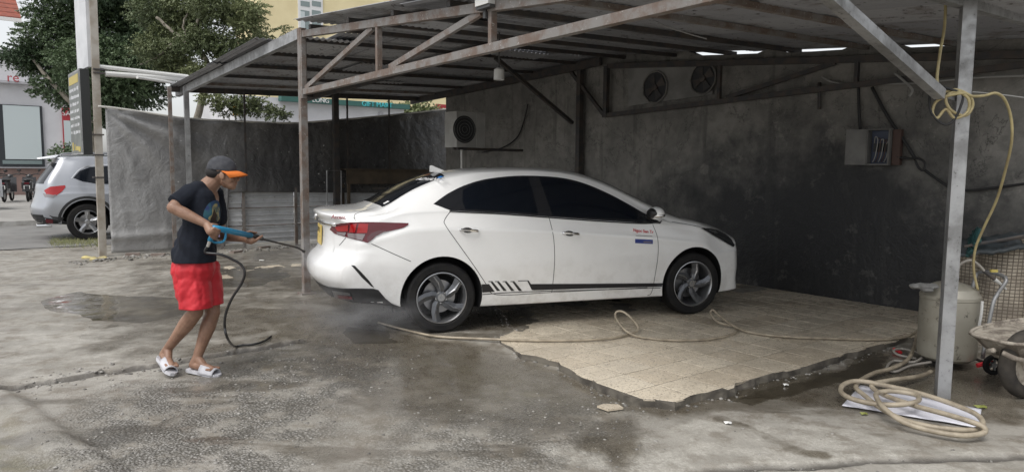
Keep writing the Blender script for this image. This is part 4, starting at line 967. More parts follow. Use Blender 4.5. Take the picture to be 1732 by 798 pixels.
m = MB(); m.add(vs, [(i * nh + j, i * nh + j + 1, (i + 1) * nh + j + 1, (i + 1) * nh + j) for i in range(nvv - 1) for j in range(nh - 1)])
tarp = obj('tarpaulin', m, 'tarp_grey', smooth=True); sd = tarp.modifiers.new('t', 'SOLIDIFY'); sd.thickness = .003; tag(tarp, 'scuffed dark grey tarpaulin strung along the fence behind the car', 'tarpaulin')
pm('rope', (.55, .54, .50), .8)
m = MB(); pts = [W(FU + .13, v, np.interp(v, tv, tz_) + .012) for v in np.linspace(tv[0] - .1, tv[-1], 40)]; m.tube(pts, .017, 6); obj('hem_rope', m, 'rope', tarp)
m = MB()
# ribbed tin fence below the tarpaulin
n = NT('tin_panel'); wp = n.n('ShaderNodeNewGeometry').outputs['Position']
c = n.mix(n.mapr(n.noise(2.5, 6, .6, wp), .35, .65), (.66, .675, .69), (.50, .51, .52)); c = n.mix(n.mapr(n.noise(20, 6, .7, wp), .62, .72), c, (.16, .15, .14))
n.set(col=c, rough=.45, metal=.1)
fence = thing('tin_fence', W(FU, 5.2, 0), 'low fence of ribbed grey tin sheets under the tarpaulin', 'fence')
fv = [uv(onU(x, 360, FU))[1] for x in (372, 410, 498, 575, 660, 745, 800)]
for a, b in zip(fv, fv[1:]):
    for k, (z0, z1) in enumerate(((.06, .36), (.385, .685), (.71, 1.01))):
        prof = []; N_ = 3; h_ = (z1 - z0) / N_
        for r_ in range(N_): q = z0 + r_ * h_; prof += [(0, q), (0, q + h_ * .62), (.022, q + h_ * .72), (.022, q + h_ * .9), (0, q + h_ * .99)]
        m = MB(); off = FU + .02 + random.uniform(-.008, .008); dz = random.uniform(-.006, .006); K = len(prof)
        m.add([W(off + d, vx, q + dz) for vx in (a + .02, b - .02) for d, q in prof], [(j, j + 1, K + j + 1, K + j) for j in range(K - 1)])
        o = obj('tin_sheet', m, 'tin_panel', fence); sd = o.modifiers.new('t', 'SOLIDIFY'); sd.thickness = .002
for v in fv:
    m = MB(); m.bar(W(FU + .08, v, -.06), W(FU + .08, v, 1.06), .045, .045, UX); obj('fence_post', m, 'rusty_steel', fence)
for z0 in (.372, .697, 1.03):
    m = MB(); m.bar(W(FU + .06, fv[0], z0), W(FU + .06, fv[-1], z0), .025, .02); obj('rail', m, 'rusty_steel', fence)
# strip of rubble and bricks at the foot of the fence
pm('old_brick', (.17, .13, .11), .85, col2=(.24, .20, .18), ns=9, bump=.5, bs=30)
for i, (x, y_) in enumerate(((268, 437), (225, 436), (400, 432), (447, 424))):
    p = G(x, y_, YZ); m = MB(); a = random.uniform(-.5, .5); ax = (UX * math.sin(a) + VX * math.cos(a)); m.box(p + Vector((0, 0, .045)), .21, .10, .07, ax, Vector((-ax.y, ax.x, 0)))
    tag(obj('brick', m, 'old_brick'), ('loose brick at the tarpaulin foot beside the man', 'loose brick at the tarpaulin foot nearest the sign pole', 'loose brick where the tarpaulin meets the tin sheets', 'loose brick at the foot of the tin fence')[i], 'brick', 'loose bricks along the fence')
sp = []
for k in range(900):
    v = RNG.uniform(1.2, 7); u = FU + .35 + abs(RNG.normal()) * .28; p = W(u, v); sp.append((p.x, p.y, gz(p.x, p.y), .006 + .03 * RNG.random() ** 3))
stones('rubble', sp, 'strip of small rubble along the foot of the fence')
# plywood board with dark doorway behind the boot, thin rod frame
pm('plywood', (.11, .085, .058), .75, col2=(.07, .055, .04), ns=5)
a, b = onU(586, 288, FU + .35), onU(748, 288, FU + .35); z1 = onU(640, 288, FU + .35).z; z0 = onU(640, 311, FU + .35).z
t = thing('plywood_counter', W(FU + .35, (uv(a)[1] + uv(b)[1]) / 2, 0), 'brown plywood counter in the shade behind the car boot', 'counter')
m = MB(); m.box((W(FU + .35, uv(a)[1], 0) + W(FU + .35, uv(b)[1], 0)) / 2 + Vector((0, 0, (z0 + z1) / 2)), .03, uv(b)[1] - uv(a)[1], z1 - z0, UX, VX); obj('front_panel', m, 'plywood', t)
m = MB(); m.box((W(FU + .22, uv(a)[1], 0) + W(FU + .22, uv(b)[1], 0)) / 2 + Vector((0, 0, z1 + .014)), .36, uv(b)[1] - uv(a)[1] + .06, .025, UX, VX); obj('top', m, 'plywood', t)
for v in (uv(a)[1] + .04, uv(b)[1] - .04):
    for u in (FU + .08, FU + .35):
        m = MB(); m.bar(W(u, v, -.05), W(u, v, z0), .05, .05, UX); obj('leg', m, 'plywood', t)
t = MB(); q = [onU(553, 345, FU + .5), onU(553, 288.5, FU + .5), onU(577, 288.5, FU + .5), onU(577, 345, FU + .5)]
q = [Vector((p.x, p.y, -.03 if i in (0, 3) else p.z)) for i, p in enumerate(q)]; t.tube(q, .012, 6); tag(obj('rod_frame', t, 'galvanised'), 'thin bent rod frame standing against the tin fence', 'frame')

# ------------------------------------------------------------------ sign pole on the left
pm('pole_paint', (.40, .375, .335), .65, col2=(.27, .235, .19), ns=4, bump=.15, bs=30); pm('sign_black', (.022, .024, .024), .45); pm('board_white', (.62, .63, .65), .5, col2=(.5, .51, .53), ns=2); pm('sign_yellow', (.46, .37, .10), .5)
LP = G(174, 436, YZ); LP.z = 0
t = thing('sign_pole', LP, 'tall weathered square pole carrying a shop price board', 'pole')
tp = D(157, 0, LP.y + .0); m = MB(); dirp = (tp - LP); m.bar(LP - Vector((0, 0, .1)), LP + dirp * 1.5, .105, .105, UX); obj('shaft', m, 'pole_paint', t)
m = MB()
for y_ in (118, 124, 228, 262, 300):
    q = D(166, y_, LP.y); m.box(Vector((q.x, q.y, q.z)), .15, .15, .02, UX, VX)
tag(obj('clamp', m, 'dark_steel', t), kind='stuff')
sdir = Vector((-.42, .905, 0)).normalized(); snm = Vector((-sdir.y, sdir.x, 0)) * -1       # board stands almost edge-on, its face towards the street
def board(y0, y1, xl, xr, yv, name, mat, thick, label):
    a = D(xl, y0, yv); b = D(xl, y1, yv); w_ = .62; far = Vector((a.x, a.y, 0)); dv = -Vector((sdir.x, sdir.y, 0))
    cx_ = far + dv * 0; tt = thing(name, Vector((far.x, far.y, b.z)), label, 'sign')
    return tt, far, a.z, b.z
# black price board: near edge at px 160, far edge at px 126
pn = D(146, 190, LP.y - .06); pf = D(126.5, 190, LP.y + .75); zt = D(145, 123, LP.y + .4).z; zb = D(145, 262, LP.y + .4).z
ax = Vector((pn.x - pf.x, pn.y - pf.y, 0)); Lb = ax.length; ax.normalize(); nb = Vector((ax.y, -ax.x, 0)); nb = nb if nb.dot(CAM - pn) > 0 else -nb
cb = Vector(((pn.x + pf.x) / 2, (pn.y + pf.y) / 2, (zt + zb) / 2))
sg = thing('price_board', Vector((cb.x, cb.y, zb)), 'narrow black price board with pale lettering strapped to the pole', 'sign')
m = MB(); m.box(cb, Lb, .13, zt - zb, ax, nb); obj('panel', m, 'sign_black', sg)
m = MB(); m.box(cb + nb * .068, Lb, .008, zt - zb, ax, nb); obj('edge_frame', m, 'galvanised', sg); pm('sign_face', (.10, .11, .105), .4, col2=(.16, .17, .16), ns=3); m = MB(); m.box(cb + nb * .073, Lb - .06, .008, zt - zb - .06, ax, nb); obj('face', m, 'sign_face', sg)
hgt = zt - zb; rdir = ax if ax.dot(CR) > 0 else -ax
m = MB(); m.box(cb + nb * .079 + Vector((0, 0, hgt * .40)), Lb * .8, .004, hgt * .10, ax, nb); obj('lettering', m, 'sign_yellow', sg)
for i in range(7):
    m = MB(); zz = hgt * (.28 - i * .085)
    x_ = -.40
    while x_ < .36:
        w_ = random.uniform(.03, .09); m.box(cb + nb * .079 + Vector((0, 0, zz + hgt * random.uniform(-.004, .004))) + rdir * (Lb * (x_ + w_ / 2)), Lb * w_ * .8, .004, hgt * random.uniform(.026, .042), ax, nb); x_ += w_ + (.06 if random.random() < .25 else .012)
    tag(obj('lettering', m, 'board_white', sg), kind='stuff')
m = MB()
for k, (w_, h_) in enumerate(((.10, .10), (.05, .075), (.22, .05), (.16, .06))): m.box(cb + nb * .079 - Vector((0, 0, hgt * (.40 + .012 * k))) + rdir * (Lb * (-.30 + k * .19)), Lb * w_, .004, hgt * h_, ax, nb)
tag(obj('lettering', m, 'sign_yellow', sg), kind='stuff')
# tall white board above it
pn = D(150, 60, LP.y - .05); pf = D(131, 60, LP.y + .55); zt = 6.2; zb = D(140, 118, LP.y + .3).z
ax = Vector((pn.x - pf.x, pn.y - pf.y, 0)); Lb = ax.length; ax.normalize(); nb = Vector((ax.y, -ax.x, 0)); nb = nb if nb.dot(CAM - pn) > 0 else -nb
cb = Vector(((pn.x + pf.x) / 2, (pn.y + pf.y) / 2, (zt + zb) / 2)); m = MB(); m.box(cb, Lb, .05, zt - zb, ax, nb); tag(obj('signboard', m, 'board_white'), 'tall plain white board fixed high on the sign pole', 'sign')
pm('white_pipe', (.66, .66, .64), .5)
for (a, b, a2, b2, r_, lb) in ((168, 113, 318, 130, .035, 'upper white pipe running from the sign pole to the shed eave'), (178, 125, 312, 134, .045, 'thick pale pipe just below the upper one by the sign pole'), (232, 131, 305, 142, .025, 'thin white pipe sloping to the shed corner post')):
    m = MB(); m.tube([D(a, b, LP.y + .02 + (a - 168) * .002), D(a2, b2, 12.3)], r_, 8); tag(obj('pipe', m, 'white_pipe'), lb, 'pipe')
# ------------------------------------------------------------------ across the street
pm('shop_white', (.62, .62, .64), .7, col2=(.54, .54, .56), ns=.8); pm('shop_grey', (.40, .40, .42), .7); pm('plinth', (.24, .16, .14), .7, col2=(.19, .13, .115), ns=2)
pm('frame_dark', (.03, .035, .04), .4); pm('shop_glass', (.20, .25, .25), .12, coat=.5); pm('blind', (.50, .56, .57), .5); pm('sign_red', (.36, .03, .04), .5); pm('roof_red', (.30, .085, .055), .75, col2=(.22, .07, .05), ns=3)
pm('yellow_wall', (.78, .68, .42), .8, col2=(.70, .60, .36), ns=.6); pm('orange_wall', (.55, .25, .12), .8); pm('sign_green', (.035, .115, .10), .5); pm('sign_cyan', (.08, .50, .55), .4); pm('banner_yellow', (.65, .38, .04), .5); pm('win_white', (.7, .7, .7), .5)
def slab_on(u0, a0, b0, a1, b1, name, mat, par, thick=.1, proud=0.0, z0=None):
    """upright box on plane u = u0 spanning photo rectangle a0..a1, b0..b1"""
    p, q = onU(a0, b0, u0), onU(a1, b1, u0); pv, qv = uv(p)[1], uv(q)[1]; zt = p.z; zb = q.z if z0 is None else z0
    m = MB(); m.box(W(u0 + proud - thick / 2, (pv + qv) / 2, (zt + zb) / 2), thick, abs(qv - pv), zt - zb, UX, VX); return obj(name, m, mat, par)
SU = -40.0
shop = thing('shop_building', W(SU, uv(onU(50, 300, SU))[1], .06), 'white shop building with a wide blind-covered window across the street', 'building')
slab_on(SU, -260, 60, 128, 300, 'wall', 'shop_white', shop, 6, 0, .06); slab_on(SU, -255, 283, 90, 338, 'plinth', 'plinth', shop, .12, .12, .06)
slab_on(SU, -255, 281, 104, 285, 'sill_band', 'shop_grey', shop, .3, .25); slab_on(SU, -260, 124, 72, 142, 'fascia', 'shop_grey', shop, .4, .4)
wn = slab_on(SU, -8, 176, 76, 282, 'window', 'frame_dark', shop, .12, .10); slab_on(SU, 4, 178, 71, 270, 'pane', 'blind', wn, .05, .13); slab_on(SU, 4, 271, 71, 278, 'pane', 'shop_glass', wn, .05, .13)
wn = slab_on(SU, -110, 176, -14, 282, 'window', 'frame_dark', shop, .12, .10); slab_on(SU, -104, 179, -20, 277, 'pane', 'blind', wn, .05, .13)
dr = slab_on(SU, 104, 182, 140, 280, 'door', 'sign_red', shop, .1, .08); slab_on(SU, 107, 204, 140, 276, 'pane', 'blind', dr, .05, .11)
q = onU(118, 193, SU); text_on('door_lettering', 'SALE', .30, 'win_white', dr, W(SU + .12, uv(q)[1], q.z), VX, (0, 0, 1), .01)
q = onU(30, 134, SU); text_on('lettering', 're', .55, 'sign_red', shop, W(SU + .43, uv(q)[1] - .2, q.z), VX, (0, 0, 1), .02)
h2 = thing('tiled_roof_house', W(-58, uv(onU(10, 200, -58))[1], 0), 'far house with a red tiled roof above the white shop', 'house')
slab_on(-58, -240, 30, 12, 300, 'wall', 'yellow_wall', h2, 6, 0, 0); slab_on(-58, -230, 55, -6, 64, 'balcony', 'win_white', h2, 1.2, 1.0)
pa, pb = onU(-240, 30, -57.5), onU(36, 30, -57.5); m = MB(); zr = onU(16, 31, -57.5).z; va, vb = uv(pa)[1], uv(pb)[1]
for k in range(9):       # stepped tile courses
    f0, f1 = k / 9, (k + 1) / 9
    m2 = MB(); u_a, u_b = -57.5 - 4.2 * f0, -57.5 - 4.2 * f1 - .06; z_a, z_b = zr + 3.2 * f0, zr + 3.2 * f1
    m2.hexa([W(u_a, va + 2 * f0, z_a), W(u_a, vb - .3 * f0, z_a), W(u_b, vb - .3 * f1, z_b), W(u_b, va + 2 * f1, z_b)] + [W(u_a, va + 2 * f0, z_a + .12), W(u_a, vb - .3 * f0, z_a + .12), W(u_b, vb - .3 * f1, z_b + .12), W(u_b, va + 2 * f1, z_b + .12)]); obj('roof_course', m2, 'roof_red', h2)
m = MB(); m.box(W(-57.35, (va + vb) / 2, zr - .1), .15, vb - va, .22, UX, VX); obj('eaves_board', m, 'win_white', h2)
# yellow block
YU = -46.0
yb = thing('yellow_building', W(YU, uv(onU(640, 100, YU))[1], 0), 'tall yellow plastered building with white windows behind the shed roof', 'building')
slab_on(YU, 432, -260, 1150, 200, 'wall', 'yellow_wall', yb, 5, 0, 0)
slab_on(YU, 657, -260, 682, 150, 'pilaster', 'orange_wall', yb, .2, .15); slab_on(YU, 700, -200, 740, 6, 'balcony', 'win_white', yb, .2, .15)
wn = slab_on(YU, 503, -20, 546, 60, 'window', 'win_white', yb, .12, .08)
for a0, a1 in ((507.5, 523), (526.5, 542)):
    for b0, b1 in ((2, 13), (17.5, 56)): slab_on(YU, a0, b0, a1, b1, 'pane', 'shop_glass', wn, .06, .10)
slab_on(YU, 507.5, 20, 515, 54, 'curtain', 'blind', wn, .03, .12)
wn = slab_on(YU, 590, -180, 632, -70, 'window', 'win_white', yb, .12, .08); slab_on(YU, 595, -170, 627, -80, 'pane', 'shop_glass', wn, .06, .10)
# green-signed mart
GU = -33.0
gm = thing('mart_building', W(GU, uv(onU(560, 250, GU))[1], 0), 'low white mart with a long dark green fascia sign', 'building')
slab_on(GU, 395, 160, 684, 300, 'wall', 'shop_white', gm, 6, 0, .06); slab_on(GU, 470, 163, 686, 186, 'fascia', 'sign_green', gm, .4, .45); slab_on(GU, 395, 176, 465, 182, 'ledge', 'shop_grey', gm, .4, .4); slab_on(GU, 640, 190, 647, 250, 'downpipe', 'shop_grey', gm, .12, .12)
q = onU(536, 171.5, GU); text_on('lettering', 'LONG', .30, 'win_white', gm, W(GU + .47, uv(q)[1], q.z), VX, (0, 0, 1), .02)
q = onU(631, 178.5, GU); text_on('lettering', 'GIFT MART', .34, 'sign_cyan', gm, W(GU + .47, uv(q)[1], q.z), VX, (0, 0, 1), .02)
# hanging street banners
for a0, a1, b0, b1, mt, lb in ((394, 403, 171, 196, 'banner_yellow', 'small yellow banner on a thin pole beyond the fence'), (404, 413, 170, 204, 'win_white', 'narrow white banner beside the yellow banner')):
    o = slab_on(-16.5, a0, b0, a1, b1, 'street_banner', mt, None, .03, 0); tag(o, lb, 'banner')
    p = onU((a0 + a1) / 2, b1, -16.5); m = MB(); m.tube([Vector((p.x, p.y, -.05)), p + Vector((0, 0, .02))], .015, 6); c_ = obj('banner_pole', m, 'dark_steel', o); 
o = slab_on(-36, 738, 176, 756, 187, 'shop_sign', 'sign_red', None, .1, 0); tag(o, 'small red sign far off between the mart and the air conditioner', 'sign'); p = onU(747, 187, -36); m = MB(); m.bar(Vector((p.x, p.y, -.05)), p, .08, .08, UX); obj('sign_pole', m, 'dark_steel', o)
slab_w = MB(); slab_w.box(W(-37.5, uv(onU(720, 190, -37.5))[1], 1.6), .2, 5.2, 3.4, UX, VX); tag(obj('garden_wall', slab_w, 'shop_white'), 'plain white garden wall right of the mart', 'wall')

# ------------------------------------------------------------------ trees
pm('bark', (.33, .30, .25), .9, col2=(.20, .18, .145), ns=6, bump=.6, bs=20); 
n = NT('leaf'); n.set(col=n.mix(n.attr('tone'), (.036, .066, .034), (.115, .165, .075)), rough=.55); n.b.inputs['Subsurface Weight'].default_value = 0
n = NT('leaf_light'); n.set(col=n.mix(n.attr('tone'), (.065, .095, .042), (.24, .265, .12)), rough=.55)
def tree(name, label, base, limbs, clumps, count, lsz, leafmat, trunk_r, seed, group='street trees beyond the fence'):
    rg = np.random.default_rng(seed); t = thing(name, base, label, 'tree', group)
    m = MB()
    for pts, r0, r1 in limbs:
        P = spline([base + Vector(p) for p in pts], 6); k = len(P); P = [p + Vector((fbm(p.z, i, .9, 2), fbm(p.x, i + 7, .9, 2), 0)) * .07 for i, p in enumerate(P)]
        m.tube(P, [r0 + (r1 - r0) * i / (k - 1) for i in range(k)], 8)
    obj('trunk', m, 'bark', t, smooth=True)
    C_ = np.array([[*(base + Vector(c[:3]))] for c in clumps]); Rr = np.array([c[3] for c in clumps])
    wts = Rr ** 2 / (Rr ** 2).sum(); cs = []; tone = []
    # sprays: short drooping twigs within each clump, leaves along them
    ns = count // 14; k = rg.choice(len(clumps), ns, p=wts); d = rg.normal(size=(ns, 3)); d /= np.linalg.norm(d, axis=1)[:, None]
    rad = (rg.random(ns) ** .45)[:, None]; org = C_[k] + d * rad * Rr[k][:, None] * np.array([1, 1, .62]); ctone = rg.random(len(clumps)) * .5
    dirn = d * np.array([1, 1, .25]) + rg.normal(size=(ns, 3)) * .35 - np.array([0, 0, .25]); dirn /= np.linalg.norm(dirn, axis=1)[:, None]
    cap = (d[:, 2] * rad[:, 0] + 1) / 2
    for j in range(14):
        s_ = lsz * (.6 + .8 * rg.random(ns))[:, None]; pos = org + dirn * (j / 14 * lsz * 5.5) + rg.normal(size=(ns, 3)) * lsz * .35
        a = rg.normal(size=(ns, 3)) * .8 + dirn; a /= np.linalg.norm(a, axis=1)[:, None]; b = np.cross(a, rg.normal(size=(ns, 3)) + np.array([0, 0, 1.2])); b /= np.linalg.norm(b, axis=1)[:, None]
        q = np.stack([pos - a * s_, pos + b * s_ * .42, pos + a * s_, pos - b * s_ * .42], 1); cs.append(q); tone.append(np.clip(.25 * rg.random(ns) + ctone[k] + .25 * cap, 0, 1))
    Q = np.concatenate(cs).reshape(-1, 3) - np.array(BASE[t]); me = npmesh('crown', Q, np.arange(len(Q)).reshape(-1, 4), False); put_attr(me, 'tone', np.repeat(np.concatenate(tone), 4))
    o = link('crown', me, leafmat, t); return t
rt_ = random.Random(5)
# big dark tree on the left
B = D(150, 300, 21.0); B.z = 0
S21 = 21.0 / FPX
def at21(a, b, dy=0): p = D(a, b, 21.0 + dy); return (p.x - B.x, p.y - B.y, p.z)
cl = []
for a, b, r_ in ((84, 62, .85), (110, 20, 1.05), (170, 40, 1.3), (230, 20, 1.2), (62, 108, .65), (110, 95, 1.1), (165, 110, 1.2), (215, 100, 1.2), (255, 70, 1.1), (100, 150, .75), (140, 160, .9), (190, 150, 1.0), (230, 150, .9), (180, 185, .7), (38, 88, .5), (18, 98, .35), (290, 40, .9), (280, 110, .7), (150, -40, 1.4), (230, -60, 1.5), (100, -35, .9), (160, 200, .4)):
    x, y_, z_ = at21(a, b, rt_.uniform(-1.3, 1.3)); cl.append((x, y_, z_, r_))
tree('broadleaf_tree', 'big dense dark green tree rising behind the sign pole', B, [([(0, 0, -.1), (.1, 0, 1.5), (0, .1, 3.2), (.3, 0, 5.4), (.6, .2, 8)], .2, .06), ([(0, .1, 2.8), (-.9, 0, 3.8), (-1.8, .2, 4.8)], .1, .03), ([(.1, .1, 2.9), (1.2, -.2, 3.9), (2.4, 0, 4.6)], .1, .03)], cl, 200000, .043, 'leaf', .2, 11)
# paler, thinner tree above the tarpaulin, trunk leaning
B = W(-15.7, 3.85, 0); 
def at15(a, b, dy=0): p = D(a, b, B.y + dy); return (p.x - B.x, p.y - B.y, p.z)
cl = []
for a, b, r_ in ((330, 15, .58), (370, 5, .6), (402, 25, .5), (420, 45, .34), (425, 15, .3), (300, 60, .55), (340, 70, .5), (385, 75, .45), (412, 80, .3), (420, 105, .25), (395, 110, .35), (275, 20, .7), (270, 85, .55), (300, 110, .4), (340, 120, .3), (448, 62, .16), (350, -40, .8), (405, -40, .5), (478, 48, .10), (415, 175, .30), (445, 180, .26), (385, 180, .28), (470, 192, .2), (360, 165, .25)):
    x, y_, z_ = at15(a, b, rt_.uniform(-.7, .7)); cl.append((x, y_, z_, r_))
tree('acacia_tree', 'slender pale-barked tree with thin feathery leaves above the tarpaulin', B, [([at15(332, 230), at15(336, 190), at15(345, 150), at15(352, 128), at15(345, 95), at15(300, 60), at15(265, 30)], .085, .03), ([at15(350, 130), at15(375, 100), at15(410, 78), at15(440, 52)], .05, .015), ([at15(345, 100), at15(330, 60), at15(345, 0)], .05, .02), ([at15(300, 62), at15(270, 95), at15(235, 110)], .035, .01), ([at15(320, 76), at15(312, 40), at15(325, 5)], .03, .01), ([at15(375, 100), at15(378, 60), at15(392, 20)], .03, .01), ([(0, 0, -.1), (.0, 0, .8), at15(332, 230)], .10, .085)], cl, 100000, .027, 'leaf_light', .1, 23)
# bushes
def bush(base, label, r_, cnt, ls, mt, sd, grp):
    return tree('bush', label, base, [([(0, 0, -.1), (0, .02, r_ * .5), (.05, 0, r_ * 1.1)], .03, .01)], [(rt_.uniform(-1, 1) * r_ * .6, rt_.uniform(-.6, .6) * r_, r_ * (.5 + .8 * rt_.random()), r_ * .6) for _ in range(7)], cnt, ls, mt, .03, sd, grp)
p = onU(112, 232, SU + 2); bush(Vector((p.x, p.y, 1.2)), 'leafy shrub in front of the shop door', .75, 3000, .08, 'leaf', 31, None)
p = onU(722, 190, -34.5); bush(Vector((p.x, p.y, 1.7)), 'bright green bushy treetop beside the mart', 2.1, 9000, .13, 'leaf_light', 32, None)
# grass tufts at the foot of the pole
n = NT('grass'); n.set(col=n.mix(n.attr('tone'), (.09, .11, .035), (.24, .23, .10)), rough=.7)
qs = []; tn = []
for k in range(900):
    a = RNG.uniform(85, 172); b = RNG.normal(411, 3.5); p = G(a, b, YZ); h_ = RNG.uniform(.02, .08); w_ = .006; dx, dy = RNG.normal(size=2) * .04
    qs += [[p.x - w_, p.y, YZ - .01], [p.x + w_, p.y, YZ - .01], [p.x + dx + .001, p.y + dy, YZ + h_], [p.x + dx - .001, p.y + dy, YZ + h_]]; tn += [RNG.random()] * 4
me = npmesh('grass', np.array(qs), np.arange(len(qs)).reshape(-1, 4), False); put_attr(me, 'tone', np.array(tn)); tag(link('grass', me, 'grass'), 'strip of short dry grass at the road edge', 'grass', kind='stuff')
pm('yellow_bag', (.55, .47, .20), .6, col2=(.35, .30, .15), ns=9)
p = G(152, 438, YZ); m = MB()
for k in range(7): m.ball(p + Vector((RNG.normal() * .09, RNG.normal() * .05, .02)), .08, .05, .03, 10, 6)
me = remesh(m, 'crumpled_bag', .02, 2, .4, lambda q: .02 * fbm(q.x * 9, q.y * 9, 3, 3)); rebase(me, p); o = link('crumpled_bag', me, 'yellow_bag', None, p); tag(o, 'crumpled yellowish bag lying by the foot of the sign pole', 'bag')

# ------------------------------------------------------------------ silver SUV on the street
SUV = dict(x0=-.93, x1=3.60, wmax=.905, n=90, rfade=.2, ffade=2.6, rcorner=.30, rpow=2.6, fcorner=.4, fpow=2.5,
    T=[(-.93, 1.66), (-.8, 1.685), (-.5, 1.70), (0, 1.715), (.8, 1.72), (1.3, 1.70), (1.7, 1.61), (2.2, 1.33), (2.55, 1.12), (2.7, 1.08), (3.1, 1.02), (3.4, .93), (3.6, .84)],
    ZR=[(-.93, 1.58), (-.5, 1.63), (0, 1.65), (.8, 1.655), (1.3, 1.63), (1.7, 1.50), (2.2, 1.21), (2.5, 1.05), (3.0, .98), (3.6, .78)],
    YR=[(-.93, .60), (-.5, .63), (.8, .65), (1.5, .66), (2.2, .72), (2.6, .76), (3.6, .68)],
    ZB=[(-.93, 1.05), (-.4, 1.08), (.5, 1.06), (1.5, 1.02), (2.4, .99), (3, .93), (3.6, .76)], YB=[(-.93, .82), (0, .85), (2.4, .85), (3.6, .78)],
    ZBOT=[(-.93, .34), (-.4, .29), (.4, .26), (2.4, .25), (3.6, .27)], WP=[(-.93, .95), (-.4, .985), (0, 1), (2.6, 1), (3.6, .92)],
    rear=[(.3, .12), (.45, .0), (.62, -.04), (.75, 0), (.95, .05), (1.1, .08), (1.3, .20), (1.5, .34), (1.6, .38), (1.65, .26), (1.72, .2)], front=[(.2, .08), (.5, 0), (.8, .05), (.9, .12)])
sa = math.radians(33); cR = G(150, 405.5, -.045)
ex = Vector((math.cos(sa), math.sin(sa), 0)); ey = Vector((-math.sin(sa), math.cos(sa), 0))
suv = thing('suv', Vector((cR.x, cR.y, -.045)) + ey * .80, 'silver SUV parked on the street behind the sign pole', 'car', rz=sa)
bm_ = shell(SUV, 'body'); raw2 = bm_.copy(); bm_ = boolean_wells(bm_, [(0, -1.1, -.55, .37, .44), (0, .55, 1.1, .37, .44), (2.67, -1.1, -.55, .37, .44), (2.67, .55, 1.1, .37, .44)], ['silver_paint', 'well_black'])
link('body', bm_, [], suv); s2 = Skin(raw2, suv)
for x in (0, 2.67):
    for s_ in (-1, 1): wheel(suv, x, .78 * s_, .362, .362, s_, .235, .21, am='mid_alloy', twist=.05, rot=.3)
s2.poly([(75, 322), (85, 316), (110, 313.5), (111, 316.5), (105, 324), (95, 331), (80, 330)], 'tail_lamp', 'red_bright', .008, 4, True); s2.poly([(73, 327), (90, 330), (96, 329), (90, 334.5), (76, 333)], 'reverse_lens', 'clear_lens', .010, 4)
s2.poly([(124, 301), (135, 289), (152, 283), (185, 281), (230, 282), (230, 311), (165, 311), (140, 307)], 'side_window', 'tinted_glass', .006, 7)
s2.line([(121, 302), (134, 287.5), (152, 281), (185, 279)], .02, 'window_trim', 'chrome', .008)
rr_ = Skin.poly
def f2(dr, org):
    def f(a, b):
        h = s2.t.ray_cast(org(a, b), Vector(dr)); return (h[0], h[1]) if h[0] is not None else s2.t.find_nearest(org(a, b) + Vector(dr))[:2]
    return f
rv2 = f2((1, 0, 0), lambda a, b: Vector((-3, a / 100, b / 100)))
s2.poly([(-66, 112), (66, 112), (60, 152), (0, 156), (-60, 152)], 'rear_window', 'tinted_glass', .006, 8, False, rv2)
s2.poly([(-84, 36), (84, 36), (86, 52), (-86, 52)], 'bumper_cladding', 'black_trim', .006, 8, False, rv2); s2.poly([(-30, 84), (30, 84), (30, 97), (-30, 97)], 'plate_recess', 'black_trim', .006, 8, False, rv2)
sp2 = f2((0, 1, 0), lambda a, b: Vector((a / 100, -3, b / 100)))
arch = [(46 * math.cos(t_), 37 + 46 * math.sin(t_)) for t_ in np.linspace(math.pi * 1.0, 0, 20)]; arch2 = [(51 * math.cos(t_), 37 + 51 * math.sin(t_)) for t_ in np.linspace(0, math.pi, 20)]
s2.poly(arch + arch2, 'arch_cladding', 'gap_black', .012, 6, True, sp2); s2.poly([(-90, 36), (-50, 30), (-50, 42), (-90, 52)], 'bumper_cladding', 'gap_black', .010, 6, True, sp2); s2.poly([(48, 27), (215, 27), (215, 40), (48, 40)], 'sill_cladding', 'gap_black', .01, 12, True, sp2)
s2.poly([(78, 370), (90, 371), (90, 377), (79, 376)], 'bumper_reflector', 'red_lens', .02, 4, True)
m = MB(); m.hexa([Vector(p) for p in ((-.78, -.52, 1.60), (-.50, -.55, 1.63), (-.50, .55, 1.63), (-.78, .52, 1.60), (-.80, -.50, 1.625), (-.42, -.53, 1.69), (-.42, .53, 1.69), (-.80, .50, 1.625))]); obj('spoiler', m, 'silver_paint', suv, local=True)
for s_ in (-1, 1):
    m = MB(); m.tube(spline([(-.4, .62 * s_, 1.66), (-.3, .62 * s_, 1.72), (.6, .63 * s_, 1.74), (1.3, .62 * s_, 1.70), (1.4, .62 * s_, 1.64)], 5), .018, 6); obj('roof_rail', m, 'mid_alloy', suv, local=True)
m = MB(); m.tube([(-.86, -.55, .30), (-.6, -.55, .30)], .04, 10); obj('tail_pipe', m, 'chrome', suv, local=True)

